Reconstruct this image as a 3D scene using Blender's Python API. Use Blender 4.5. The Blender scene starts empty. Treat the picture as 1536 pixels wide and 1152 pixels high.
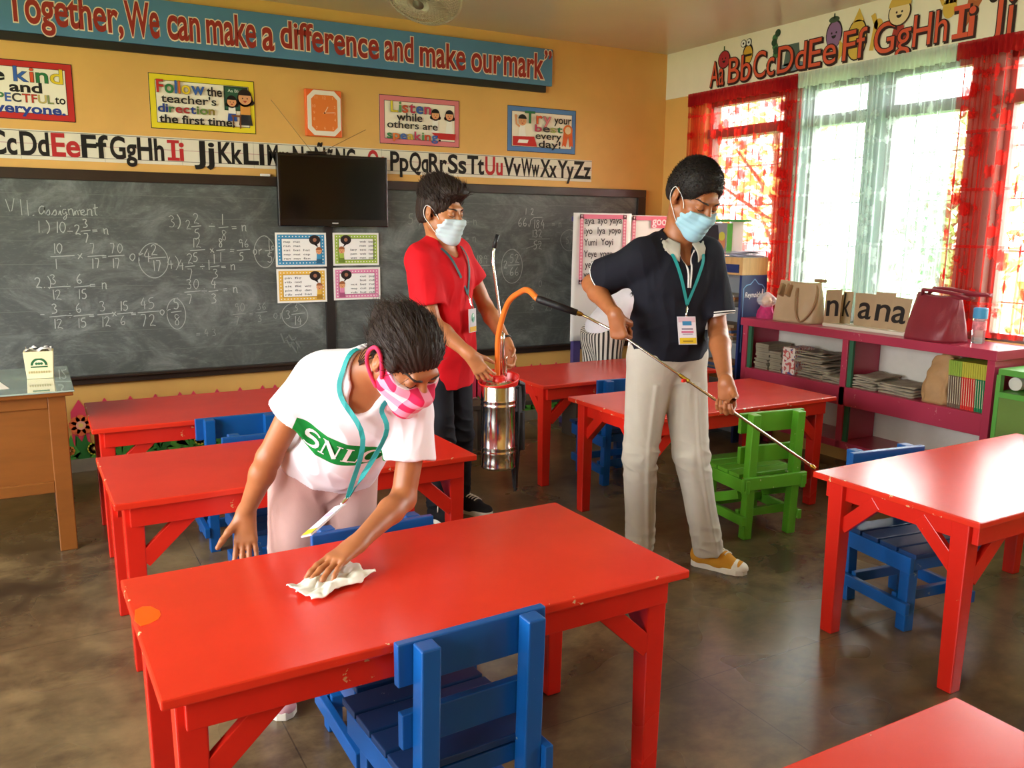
import bpy, bmesh, math, random
import numpy as np
from mathutils import Vector, Matrix, noise
from mathutils.bvhtree import BVHTree

S = bpy.context.scene
C = S.collection
random.seed(7)
PI = math.pi

# ------------------------------------------------------------------ camera
cam_d = bpy.data.cameras.new('camera')
cam = bpy.data.objects.new('camera', cam_d)
C.objects.link(cam)
cam_d.sensor_fit = 'HORIZONTAL'
cam_d.sensor_width = 36.0
cam_d.lens = 36.0 * 1289.8 / 1536.0
cam_d.clip_start = 0.05
_r = Vector((0.8726, -0.4884, 0.0099))
_u = Vector((0.0794, 0.1618, 0.9836))
_f = Vector((0.4820, 0.8575, -0.1800))
_m = Matrix((_r, _u, -_f)).transposed().to_4x4()
_m.translation = Vector((-0.2324, -5.4539, 1.43))
cam.matrix_world = _m
S.camera = cam

# ------------------------------------------------------------------ daylight
world = bpy.data.worlds.new('sky')
S.world = world
world.use_nodes = True
bg = world.node_tree.nodes['Background']
bg.inputs['Color'].default_value = (0.97, 0.985, 1.0, 1)
bg.inputs['Strength'].default_value = 24.0

def portal(name, loc, rot, sx, sy):
    d = bpy.data.lights.new(name, 'AREA')
    d.shape = 'RECTANGLE'
    d.size = sx
    d.size_y = sy
    d.cycles.is_portal = True
    o = bpy.data.objects.new(name, d)
    C.objects.link(o)
    o.location = loc
    o.rotation_euler = rot
    return o
# light portals in the window openings (they only guide the sky light through the openings)
portal('window_daylight_right', (4.27, -3.2, 1.62), (0, PI / 2, 0), 1.5, 5.7)
portal('window_daylight_left', (-2.75, -3.5, 1.65), (0, -PI / 2, 0), 1.6, 4.4)

vs = S.view_settings
S.display_settings.display_device = 'sRGB'
vs.view_transform = 'Standard'
vs.look = 'None'
vs.exposure = -0.10
vs.gamma = 1.0
vs.use_curve_mapping = False

# ------------------------------------------------------------------ helpers
def lin(h):
    if isinstance(h, str):
        h = h.lstrip('#')
        h = [int(h[i:i + 2], 16) for i in (0, 2, 4)]
    return tuple(((c / 255) / 12.92 if c / 255 <= 0.04045 else ((c / 255 + 0.055) / 1.055) ** 2.4) for c in h[:3])

class NT:
    """small node-tree writer"""
    def __init__(self, m):
        self.t = m.node_tree
        self.n = self.t.nodes
    def new(self, kind, **kw):
        x = self.n.new(kind)
        for k, v in kw.items():
            setattr(x, k, v)
        return x
    def link(self, a, b):
        self.t.links.new(a, b)
    def val(self, sock, v):
        if hasattr(v, 'is_linked') or isinstance(v, bpy.types.NodeSocket):
            self.link(v, sock)
        else:
            sock.default_value = v
    def math(self, op, a, b=None, c=None, clamp=False):
        x = self.new('ShaderNodeMath', operation=op, use_clamp=clamp)
        for i, v in enumerate((a, b, c)):
            if v is not None:
                self.val(x.inputs[i], v)
        return x.outputs[0]
    def mix(self, fac, a, b, kind='RGBA'):
        x = self.new('ShaderNodeMix', data_type=kind)
        self.val(x.inputs['Factor'], fac)
        ia, ib, o = (6, 7, 2) if kind == 'RGBA' else (2, 3, 0)
        for i, v in ((ia, a), (ib, b)):
            if isinstance(v, tuple) and len(v) == 3:
                v = (*v, 1)
            self.val(x.inputs[i], v)
        return x.outputs[o]
    def coord(self, kind='Object'):
        return self.new('ShaderNodeTexCoord').outputs[kind]
    def mapping(self, v, scale=(1, 1, 1), rot=(0, 0, 0), loc=(0, 0, 0)):
        x = self.new('ShaderNodeMapping')
        self.link(v, x.inputs['Vector'])
        x.inputs['Scale'].default_value = scale
        x.inputs['Rotation'].default_value = rot
        x.inputs['Location'].default_value = loc
        return x.outputs[0]
    def noise(self, v, scale, detail=3, rough=0.55, dist=0.0):
        x = self.new('ShaderNodeTexNoise')
        if v is not None:
            self.link(v, x.inputs['Vector'])
        x.inputs['Scale'].default_value = scale
        x.inputs['Detail'].default_value = detail
        x.inputs['Roughness'].default_value = rough
        x.inputs['Distortion'].default_value = dist
        return x.outputs['Fac']
    def ramp(self, f, lo, hi):
        x = self.new('ShaderNodeMapRange')
        x.interpolation_type = 'SMOOTHSTEP'
        self.link(f, x.inputs[0])
        x.inputs[1].default_value = lo
        x.inputs[2].default_value = hi
        return x.outputs[0]
    def sep(self, v):
        x = self.new('ShaderNodeSeparateXYZ')
        self.link(v, x.inputs[0])
        return x.outputs
    def bump(self, h, strength, dist=0.01):
        x = self.new('ShaderNodeBump')
        self.link(h, x.inputs['Height'])
        x.inputs['Strength'].default_value = strength
        x.inputs['Distance'].default_value = dist
        return x.outputs[0]

def newmat(name):
    m = bpy.data.materials.new(name)
    m.use_nodes = True
    t = NT(m)
    return m, t, m.node_tree.nodes['Principled BSDF']

def mat(name, col, rough=0.5, metal=0.0, spec=0.5, var=0.0, vscale=6.0, bump=0.0, bscale=60.0, coat=0.0, sub=0.0, stretch=None):
    m, t, p = newmat(name)
    c = lin(col)
    p.inputs['Base Color'].default_value = (*c, 1)
    p.inputs['Roughness'].default_value = rough
    p.inputs['Metallic'].default_value = metal
    p.inputs['Specular IOR Level'].default_value = spec
    p.inputs['Coat Weight'].default_value = coat
    p.inputs['Coat Roughness'].default_value = 0.12
    if sub:
        p.inputs['Subsurface Weight'].default_value = sub
        p.inputs['Subsurface Radius'].default_value = (0.012, 0.005, 0.003)
        p.inputs['Subsurface Scale'].default_value = 1.0
    v = t.coord()
    if stretch:
        v = t.mapping(v, stretch)
    if var:
        f = t.noise(v, vscale, 4, 0.6)
        f = t.ramp(f, 0.3, 0.7)
        a = tuple(max(0, x * (1 - var)) for x in c)
        b = tuple(min(1, x * (1 + var * 0.7)) for x in c)
        t.link(t.mix(f, a, b), p.inputs['Base Color'])
    if bump:
        t.link(t.bump(t.noise(v, bscale, 4), bump, 0.004), p.inputs['Normal'])
    return m

_pal = {}
def pal(h, rough=0.6):
    if h not in _pal:
        _pal[h] = mat('print_' + h.lstrip('#'), h, rough, spec=0.3)
    return _pal[h]

class MB:
    """collects shapes, builds one mesh object"""
    def __init__(self):
        self.v = []
        self.f = []
        self.m = []
    def add(self, vs_, fs_, mi=0):
        o = len(self.v)
        self.v += [tuple(x) for x in vs_]
        self.f += [tuple(i + o for i in f) for f in fs_]
        self.m += [mi] * len(fs_)
        return self
    def box(self, c, s, R=None, mi=0):
        hx, hy, hz = s[0] / 2, s[1] / 2, s[2] / 2
        p = [Vector((x, y, z)) for x in (-hx, hx) for y in (-hy, hy) for z in (-hz, hz)]
        if R is not None:
            p = [R @ q for q in p]
        c = Vector(c)
        p = [q + c for q in p]
        return self.add(p, [(0, 1, 3, 2), (4, 6, 7, 5), (0, 4, 5, 1), (2, 3, 7, 6), (0, 2, 6, 4), (1, 5, 7, 3)], mi)
    def span(self, a, b, mi=0):
        return self.box([(a[i] + b[i]) / 2 for i in range(3)], [abs(b[i] - a[i]) for i in range(3)], None, mi)
    def beam(self, a, b, w, t, up=(0, 0, 1), mi=0):
        a, b = Vector(a), Vector(b)
        d = (b - a)
        L = d.length
        d.normalize()
        s = d.cross(Vector(up))
        if s.length < 1e-6:
            s = d.cross(Vector((0, 1, 0)))
        s.normalize()
        n = s.cross(d)
        R = Matrix((d, s, n)).transposed()
        return self.box((a + b) / 2, (L, w, t), R, mi)
    def tube(self, pts, r, n=10, cap=True, mi=0, closed=False):
        pts = [Vector(p) for p in pts]
        k = len(pts)
        rs = r if isinstance(r, (list, tuple)) else [r] * k
        vs_, prev = [], None
        for i, p in enumerate(pts):
            if closed:
                d = pts[(i + 1) % k] - pts[i - 1]
            else:
                d = pts[min(i + 1, k - 1)] - pts[max(i - 1, 0)]
            d.normalize()
            if prev is None:
                a = d.cross(Vector((0, 0, 1)))
                if a.length < 0.05:
                    a = d.cross(Vector((1, 0, 0)))
                a.normalize()
            else:
                a = prev - d * prev.dot(d)
                if a.length < 1e-6:
                    a = d.orthogonal()
                a.normalize()
            prev = a
            b = d.cross(a)
            for j in range(n):
                an = 2 * PI * j / n
                vs_.append(p + (a * math.cos(an) + b * math.sin(an)) * rs[i])
        fs_ = []
        for i in range(k if closed else k - 1):
            for j in range(n):
                i2 = (i + 1) % k
                fs_.append((i * n + j, i * n + (j + 1) % n, i2 * n + (j + 1) % n, i2 * n + j))
        if cap and not closed:
            fs_.append(tuple(reversed(range(n))))
            fs_.append(tuple((k - 1) * n + j for j in range(n)))
        return self.add(vs_, fs_, mi)
    def lathe(self, prof, c=(0, 0, 0), n=32, R=None, mi=0, sy=1.0):
        c = Vector(c)
        vs_ = []
        for r, z in prof:
            for j in range(n):
                an = 2 * PI * j / n
                q = Vector((r * math.cos(an), r * math.sin(an) * sy, z))
                if R is not None:
                    q = R @ q
                vs_.append(q + c)
        fs_ = []
        for i in range(len(prof) - 1):
            for j in range(n):
                fs_.append((i * n + j, i * n + (j + 1) % n, (i + 1) * n + (j + 1) % n, (i + 1) * n + j))
        fs_.append(tuple(reversed(range(n))))
        fs_.append(tuple((len(prof) - 1) * n + j for j in range(n)))
        return self.add(vs_, fs_, mi)
    def prism(self, poly, a, U, V, N, d, mi=0):
        """polygon in the (U,V) plane at a, thickened along N by d"""
        a, U, V, N = Vector(a), Vector(U), Vector(V), Vector(N)
        k = len(poly)
        vs_ = [a + U * x + V * y for x, y in poly] + [a + U * x + V * y + N * d for x, y in poly]
        fs_ = [tuple(reversed(range(k))), tuple(range(k, 2 * k))]
        for i in range(k):
            j = (i + 1) % k
            fs_.append((i, j, k + j, k + i))
        return self.add(vs_, fs_, mi)
    def grid(self, fn, nu, nv, mi=0, closed_u=False):
        vs_ = [fn(i / (nu if closed_u else nu - 1), j / (nv - 1)) for j in range(nv) for i in range(nu)]
        fs_ = []
        for j in range(nv - 1):
            for i in range(nu if closed_u else nu - 1):
                i2 = (i + 1) % nu
                fs_.append((j * nu + i, j * nu + i2, (j + 1) * nu + i2, (j + 1) * nu + i))
        return self.add(vs_, fs_, mi)
    def mesh(self, name, mats, smooth=False, off=None):
        me = bpy.data.meshes.new(name)
        v = self.v
        if off is not None:
            v = [(a[0] - off[0], a[1] - off[1], a[2] - off[2]) for a in v]
        me.from_pydata(v, [], self.f)
        mats = mats if isinstance(mats, (list, tuple)) else [mats]
        for m in mats:
            me.materials.append(m)
        if len(mats) > 1:
            me.polygons.foreach_set('material_index', self.m)
        bm = bmesh.new()
        bm.from_mesh(me)
        bmesh.ops.recalc_face_normals(bm, faces=bm.faces)
        bm.to_mesh(me)
        bm.free()
        if smooth:
            me.polygons.foreach_set('use_smooth', [True] * len(me.polygons))
        me.update()
        return me
    def build(self, name, mats, parent=None, smooth=False, bevel=0.0, world=False, solid=0.0, seg=2):
        off = None
        if world and parent is not None:
            off = parent.location
        o = bpy.data.objects.new(name, self.mesh(name, mats, smooth, off))
        C.objects.link(o)
        if parent is not None:
            o.parent = parent
        if solid:
            md = o.modifiers.new('thickness', 'SOLIDIFY')
            md.thickness = solid
            md.offset = 0
        if bevel:
            md = o.modifiers.new('bevel', 'BEVEL')
            md.width = bevel
            md.segments = seg
            md.limit_method = 'ANGLE'
            md.angle_limit = math.radians(40)
            md.harden_normals = False
        return o

def tag(o, label=None, cat=None, group=None, kind=None):
    if label:
        o['label'] = label
    if cat:
        o['category'] = cat
    if group:
        o['group'] = group
    if kind:
        o['kind'] = kind
    return o
def empty(name, loc, label, cat, group=None, rz=0.0):
    o = bpy.data.objects.new(name, None)
    C.objects.link(o)
    o.empty_display_size = 0.05
    o.location = loc
    o.rotation_euler = (0, 0, rz)
    return tag(o, label, cat, group)
def struct(o):
    o['kind'] = 'structure'
    return o
def copy_tree(o, parent=None):
    c = o.copy()
    C.objects.link(c)
    if parent is not None:
        c.parent = parent
    for ch in list(o.children):
        copy_tree(ch, c)
    return c

# text as geometry (Blender's built-in font)
_tc = {}
def glyphs(s, bold=0.0, spacing=1.0):
    key = (s, bold, spacing)
    if key in _tc:
        return _tc[key]
    cu = bpy.data.curves.new('t', 'FONT')
    cu.body = s
    cu.size = 1.0
    cu.offset = bold
    cu.space_character = spacing
    cu.resolution_u = 5
    o = bpy.data.objects.new('t', cu)
    C.objects.link(o)
    bpy.context.view_layer.update()
    me = bpy.data.meshes.new_from_object(o.evaluated_get(bpy.context.evaluated_depsgraph_get()))
    v = np.array([tuple(x.co)[:2] for x in me.vertices]) if len(me.vertices) else np.zeros((0, 2))
    f = [tuple(p.vertices) for p in me.polygons]
    bpy.data.objects.remove(o)
    bpy.data.curves.remove(cu)
    bpy.data.meshes.remove(me)
    _tc[key] = (v, f)
    return v, f
CAP = float(glyphs('H')[0][:, 1].max())
XH = float(glyphs('x')[0][:, 1].max())

class Art:
    """flat printed / cut-out shapes on a plane: U right, V up, N towards the viewer"""
    def __init__(self, o=(0, 0, 0), U=(1, 0, 0), V=(0, 0, 1), N=(0, -1, 0), step=0.0008, base=0.0):
        self.o, self.U, self.V, self.N = Vector(o), Vector(U), Vector(V), Vector(N)
        self.step, self.base = step, base
        self.mb = MB()
        self.cols = []
    def mi(self, c):
        if c not in self.cols:
            self.cols.append(c)
        return self.cols.index(c)
    def P(self, x, y, l):
        return self.o + self.U * x + self.V * y + self.N * (self.base + l * self.step)
    def poly(self, pts, c, l=1):
        self.mb.add([self.P(x, y, l) for x, y in pts], [tuple(range(len(pts)))], self.mi(c))
    def rect(self, x0, y0, x1, y1, c, l=1):
        self.poly([(x0, y0), (x1, y0), (x1, y1), (x0, y1)], c, l)
    def disc(self, x, y, rx, c, l=1, ry=None, n=22, a0=0, a1=2 * PI):
        ry = ry or rx
        full = abs(a1 - a0 - 2 * PI) < 1e-6
        k = n if full else n + 1
        self.poly([(x + rx * math.cos(a0 + (a1 - a0) * i / n), y + ry * math.sin(a0 + (a1 - a0) * i / n)) for i in range(k)], c, l)
    def stroke(self, pts, w, c, l=1):
        m = self.mi(c)
        k = len(pts)
        ws = w if isinstance(w, (list, tuple)) else [w] * k
        L, Rr = [], []
        for i in range(k):
            a, b = pts[max(i - 1, 0)], pts[min(i + 1, k - 1)]
            dx, dy = b[0] - a[0], b[1] - a[1]
            q = math.hypot(dx, dy) or 1
            nx, ny = -dy / q * ws[i] / 2, dx / q * ws[i] / 2
            L.append((pts[i][0] + nx, pts[i][1] + ny))
            Rr.append((pts[i][0] - nx, pts[i][1] - ny))
        for i in range(k - 1):
            self.mb.add([self.P(*q, l) for q in (L[i], L[i + 1], Rr[i + 1], Rr[i])], [(0, 1, 2, 3)], m)
    def text(self, s, x0, x1, y, h, c, l=1, bold=0.0, sp=1.0, slope=0.0, outline=None, ow=0.03, shear=0.0, xh=None, maxw=None):
        """fit the string between x0 and x1 on the baseline y with capitals h high"""
        base = glyphs(s, 0.0, sp)[0]
        if not len(base):
            return
        a, b = base[:, 0].min(), base[:, 0].max()
        kx = (x1 - x0) / max(b - a, 1e-6)
        ky = h / CAP
        if maxw and kx > maxw * ky:
            x0, x1 = (x0 + x1) / 2 - maxw * ky * (b - a) / 2, (x0 + x1) / 2 + maxw * ky * (b - a) / 2
            kx = maxw * ky
        def Y_(t):
            if xh is None or t <= 0:
                return t
            e_ = XH
            return t * (xh * CAP / e_) if t < e_ else xh * CAP + (t - e_) * (1 - xh) * CAP / (CAP - e_)
        for col, of, ly in ([(outline, bold + ow, l)] if outline else []) + [(c, bold, l + (1 if outline else 0))]:
            v, f = glyphs(s, of, sp)
            vs_ = [self.P(x0 + (q[0] - a) * kx + shear * q[1] * ky, y + Y_(q[1]) * ky + slope * (q[0] - a) * kx, ly) for q in v]
            self.mb.add(vs_, f, self.mi(col))
    def textc(self, s, x, y, h, c, l=1, bold=0.0, wid=1.0, **k):
        v = glyphs(s, 0.0, k.get('sp', 1.0))[0]
        w = (v[:, 0].max() - v[:, 0].min()) * h / CAP * wid
        self.text(s, x - w / 2, x + w / 2, y, h, c, l, bold, **k)
    def build(self, name, parent=None, world=True):
        return self.mb.build(name, [pal(c) if isinstance(c, str) else c for c in self.cols], parent, world=world)

def bez(pts, n=8):
    """Catmull-Rom through points"""
    P_ = [Vector(q) for q in pts]
    P_ = [P_[0] * 2 - P_[1]] + P_ + [P_[-1] * 2 - P_[-2]]
    out = []
    for i in range(1, len(P_) - 2):
        a_, b_, c_, d_ = P_[i - 1:i + 3]
        for k in range(n):
            t_ = k / n
            out.append(0.5 * ((2 * b_) + (c_ - a_) * t_ + (2 * a_ - 5 * b_ + 4 * c_ - d_) * t_ ** 2 + (3 * b_ - a_ - 3 * c_ + d_) * t_ ** 3))
    out.append(P_[-2])
    return out

# ------------------------------------------------------------------ room materials
def m_floor():
    m, t, p = newmat('stained_concrete')
    v = t.coord()
    a = t.noise(v, 1.1, 6, 0.62, 0.6)
    b = t.noise(v, 4.5, 6, 0.65, 0.3)
    c = t.noise(t.mapping(v, (1, 2.2, 1), (0, 0, 0.5)), 16, 5, 0.7)
    f = t.math('ADD', t.math('MULTIPLY', a, 0.55), t.math('ADD', t.math('MULTIPLY', b, 0.33), t.math('MULTIPLY', c, 0.10)))
    f = t.ramp(f, 0.36, 0.64)
    col = t.mix(f, lin('#3b2e23'), lin('#84704f'))
    spots = t.ramp(t.noise(v, 1.6, 3, 0.5, 0.4), 0.5, 0.75)
    col = t.mix(t.math('MULTIPLY', spots, 0.22), col, lin('#2b211a'))
    # saw-cut joints
    x, y, z = t.sep(v)
    def joint(s, per, off):
        q = t.math('ABSOLUTE', t.math('SUBTRACT', t.math('FRACT', t.math('DIVIDE', t.math('ADD', s, off), per)), 0.5))
        return t.math('LESS_THAN', q, 0.0016)
    j = t.math('MAXIMUM', joint(x, 1.25, 0.31), joint(y, 1.25, 0.4))
    col = t.mix(t.math('MULTIPLY', j, 0.6), col, lin('#231b15'))
    t.link(col, p.inputs['Base Color'])
    t.link(t.math('ADD', 0.22, t.math('MULTIPLY', t.noise(v, 1.5, 2), 0.12)), p.inputs['Roughness'])
    p.inputs['Specular IOR Level'].default_value = 0.55
    t.link(t.bump(c, 0.015, 0.003), p.inputs['Normal'])
    return m
M = {}
M['floor'] = m_floor()
M['ochre'] = mat('ochre_wall_paint', '#dcaa5c', 0.55, var=0.07, vscale=2.0, bump=0.05, bscale=120)
M['ceiling'] = mat('ceiling_paint', '#d0c4ae', 0.28, var=0.05, vscale=1.3)
M['cream'] = mat('cream_paint', '#efe6cf', 0.6, var=0.04, vscale=3)
M['grey_cement'] = mat('grey_cement', '#8d8578', 0.6, var=0.15, vscale=8)
M['concrete'] = mat('painted_concrete', '#cfcabd', 0.6, var=0.06)
M['grass_out'] = mat('lawn', '#7a9a55', 0.9, var=0.3, vscale=2)

M['pier_grey'] = mat('grey_green_pier_paint', '#93a7a2', 0.6, var=0.05)

WX = 4.17      # inner face of the window wall
LX = -2.6      # inner face of the left wall
FY = -7.7      # inner face of the rear wall
H = 2.733
T = 0.16
struct(MB().span((LX - T, FY - T, -0.12), (WX + T, T, 0.0)).build('floor', M['floor']))
struct(MB().span((LX - T, FY - T, H), (WX + T, T, H + 0.12)).build('ceiling', M['ceiling']))
struct(MB().span((LX - T, 0.0, 0.0), (WX + T, T, H)).build('wall_back', M['ochre']))
struct(MB().span((LX, -0.018, 0.0), (WX, 0.0, 0.075)).build('baseboard_back', M['grey_cement']))

# window wall: openings between painted pillars
bays = [(-0.45, -1.22), (-1.38, -1.86), (-1.97, -2.51), (-2.68, -3.30), (-3.46, -4.02), (-4.18, -4.80), (-4.96, -5.98)]
SILL, HEAD = 0.86, 2.34
w = MB()
w.span((WX, 0, 0), (WX + T, bays[0][0], 2.40))
w.span((WX, bays[0][0], 0), (WX + T, FY, SILL))
w.span((WX, bays[0][0], HEAD), (WX + T, FY, 2.40))
for i, (a, b) in enumerate(bays):
    n = bays[i + 1][0] if i + 1 < len(bays) else FY
    w.span((WX, b, SILL), (WX + T, n, HEAD), 1)
struct(w.build('wall_right', [M['ochre'], M['pier_grey']]))
struct(MB().span((WX - 0.004, -0.0, 2.40), (WX + T, FY, H)).build('trim_1', M['cream']))

M['steel_grey'] = mat('grey_window_steel', '#6b6a66', 0.45, metal=0.3)
def m_glass():
    m, t, p = newmat('window_glass')
    t.n.remove(p)
    out = t.n['Material Output']
    a = t.new('ShaderNodeBsdfTransparent')
    a.inputs[0].default_value = (0.97, 0.985, 0.98, 1)
    b = t.new('ShaderNodeBsdfGlossy')
    b.inputs['Roughness'].default_value = 0.02
    fr = t.new('ShaderNodeFresnel')
    fr.inputs['IOR'].default_value = 1.45
    mx = t.new('ShaderNodeMixShader')
    t.link(t.math('MULTIPLY', fr.outputs[0], 0.8), mx.inputs[0])
    t.link(a.outputs[0], mx.inputs[1])
    t.link(b.outputs[0], mx.inputs[2])
    t.link(mx.outputs[0], out.inputs['Surface'])
    return m
M['glass'] = m_glass()
for i, (a, b) in enumerate(bays):
    x = WX + 0.085
    fr = MB()
    fr.span((x - 0.03, a, SILL), (x + 0.03, a - 0.035, HEAD))
    fr.span((x - 0.03, b, SILL), (x + 0.03, b + 0.035, HEAD))
    fr.span((x - 0.03, a, SILL), (x + 0.03, b, SILL + 0.04))
    fr.span((x - 0.03, a, HEAD - 0.04), (x + 0.03, b, HEAD))
    fr.span((x - 0.05, a, 2.075), (x + 0.05, b, 2.14))
    f = struct(fr.build('window_%d' % (i + 1), M['steel_grey']))
    g = MB()
    n = max(3, int((a - b) / 0.13))
    for k in range(1, n):
        y = a + (b - a) * k / n
        g.tube([(x + 0.045, y, SILL + 0.02), (x + 0.045, y, HEAD - 0.02)], 0.004, 6)
    for z in (1.06, 1.33, 1.60, 1.87):
        g.tube([(x + 0.045, a, z), (x + 0.045, b, z)], 0.004, 6)
    g.build('grille', M['steel_grey'], f)
    MB().span((x - 0.003, a - 0.03, SILL + 0.03), (x + 0.003, b + 0.03, HEAD - 0.03)).build('pane', M['glass'], f)

# the other two walls with their openings (behind and beside the camera)
w = MB()
lb = [(-1.3, -2.5), (-2.9, -4.1), (-4.5, -5.7)]
w.span((LX - T, 0, 0), (LX, lb[0][0], H))
w.span((LX - T, lb[0][0], 0), (LX, FY, 0.85))
w.span((LX - T, lb[0][0], 2.45), (LX, FY, H))
for i, (a, b) in enumerate(lb):
    n = lb[i + 1][0] if i + 1 < len(lb) else FY
    w.span((LX - T, b, 0.85), (LX, n, 2.45))
struct(w.build('wall_left', M['ochre']))
w = MB()
w.span((LX - T, FY - T, 0), (WX + T, FY, H))
struct(w.build('wall_front', M['ochre']))
struct(MB().span((-30, -40, -0.32), (60, 30, -0.25)).build('ground', M['grass_out']))

# ------------------------------------------------------------------ curtains
def m_sheer(name, dense, pattern, open_=0.55, tint=(1, 1, 1)):
    m, t, p = newmat(name)
    t.n.remove(p)
    out = t.n['Material Output']
    v = t.coord()
    tr = t.new('ShaderNodeBsdfTransparent')
    tr.inputs[0].default_value = (*tint, 1)
    tl = t.new('ShaderNodeBsdfTranslucent')
    tl.inputs[0].default_value = (*lin(dense), 1)
    df = t.new('ShaderNodeBsdfDiffuse')
    df.inputs[0].default_value = (*lin(dense), 1)
    cl = t.new('ShaderNodeMixShader')
    cl.inputs[0].default_value = 0.45
    t.link(tl.outputs[0], cl.inputs[1])
    t.link(df.outputs[0], cl.inputs[2])
    x, y, z = t.sep(v)
    # gathered threads run down the cloth, the woven motif comes in rows of blossoms
    thread = t.noise(t.mapping(v, (1, 26, 0.6)), 1.0, 3, 0.7)
    vor = t.new('ShaderNodeTexVoronoi')
    t.link(t.mapping(v, (0.001, 15, 10)), vor.inputs['Vector'])
    vor.inputs['Scale'].default_value = 1.0
    vor.inputs['Randomness'].default_value = 0.75
    fine = t.noise(v, 46, 3, 0.7)
    fl = t.ramp(t.math('ADD', vor.outputs['Distance'], t.math('MULTIPLY', t.math('SUBTRACT', fine, 0.5), 0.55)), 0.44, 0.26)
    band = t.math('LESS_THAN', t.math('ABSOLUTE', t.math('SUBTRACT', t.math('FRACT', t.math('MULTIPLY', z, 3.4)), 0.5)), 0.025)
    th = t.ramp(thread, 0.50, 0.72)
    cover = t.math('MAXIMUM', t.math('MULTIPLY', fl, pattern), t.math('MULTIPLY', th, 0.8))
    cover = t.math('MAXIMUM', cover, t.math('MULTIPLY', band, 0.45 * pattern))
    fac = t.math('ADD', 1 - open_, t.math('MULTIPLY', cover, open_ * 0.9), clamp=True)
    mx = t.new('ShaderNodeMixShader')
    t.link(fac, mx.inputs[0])
    t.link(tr.outputs[0], mx.inputs[1])
    t.link(cl.outputs[0], mx.inputs[2])
    t.link(mx.outputs[0], out.inputs['Surface'])
    return m
M['red_sheer'] = m_sheer('red_lace_sheer', '#e2302a', 1.0, 0.80, (1.0, 0.84, 0.80))
M['white_sheer'] = m_sheer('white_lace_sheer', '#e4efe9', 0.45, 0.80, (0.97, 1.0, 0.99))
M['red_val'] = m_sheer('red_valance_cloth', '#b8262c', 0.3, 0.14, (1.0, 0.5, 0.45))
M['white_val'] = m_sheer('white_valance_cloth', '#d9e2d9', 0.3, 0.25, (0.97, 1.0, 0.99))
M['wood_rod'] = mat('curtain_rod', '#8f8a80', 0.4, metal=0.6)

ccols = [(-0.36, -1.40, 'red', 'red lace curtain nearest the corner of the room'),
         (-1.40, -2.47, 'white', 'white lace curtain between the two red ones over the middle windows'),
         (-2.47, -2.96, 'red', 'red lace curtain hanging behind the maroon handbag'),
         (-2.96, -4.45, 'white', 'second white lace curtain further along the window wall'),
         (-4.45, -5.45, 'red', 'last red lace curtain by the rear windows')]
for k, (a, b, colr, lab) in enumerate(ccols):
    e = empty('curtain', (WX - 0.05, (a + b) / 2, 2.38), lab, 'curtain', 'lace curtains along the window wall')
    gather = [c for c in (-1.30, -1.915, -2.595, -3.38, -4.10, -4.88) if b - 0.1 < c < a + 0.1]
    if k == 0:
        gather.append(-0.40)
    def dens(y):
        return sum(math.exp(-((y - g) / 0.07) ** 2) for g in gather)
    ys = [a + (b - a) * i / 260 for i in range(261)]
    ph, acc = [], 0
    for y in ys:
        acc += (abs(b - a) / 260) / 0.062 * 2 * PI * (1 + 1.3 * min(1, dens(y)))
        ph.append(acc)
    mb = MB()
    def fn(u, v, a=a, b=b, ph=ph):
        i = min(260, int(round(u * 260)))
        y = a + (b - a) * u
        z = 2.375 + (0.885 - 2.375) * v
        amp = 0.008 + 0.010 * v
        return (WX - 0.05 + amp * math.sin(ph[i] + 0.4 * math.sin(5 * v + y)), y + 0.006 * math.sin(2.1 * ph[i] + v), z)
    mb.grid(fn, 261, 26)
    mb.build('drape', M[colr + '_sheer'], e, smooth=True, world=True)
    # doubled cloth where it is gathered at the pillars
    for g in gather:
        mb = MB()
        def fn2(u, v, g=g):
            y = g + (u - 0.5) * 0.15 * (0.8 + 0.2 * v)
            return (WX - 0.072 + 0.011 * math.sin(u * 30 + 2 * v), max(b, min(a, y)), 2.372 + (0.89 - 2.372) * v)
        mb.grid(fn2, 40, 14)
        mb.build('gathered_fold', M[colr + '_sheer'], e, smooth=True, world=True)
    mb = MB()
    def fn3(u, v, a=a, b=b):
        y = a + (b - a) * u
        return (WX - 0.088 + 0.008 * math.sin(u * abs(b - a) / 0.03 * 2 * PI) * (0.3 + v), y, 2.392 - 0.088 * v - 0.004 * v * math.sin(u * 60))
    mb.grid(fn3, 400, 6)
    mb.build('valance', M[colr + '_val'], e, smooth=True, world=True)
tag(MB().tube([(WX - 0.06, -0.33, 2.378), (WX - 0.06, -5.6, 2.378)], 0.008, 8).build('curtain_rod', M['wood_rod']),
    'thin curtain rod running above the windows along the wall', 'curtain rod')

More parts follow.
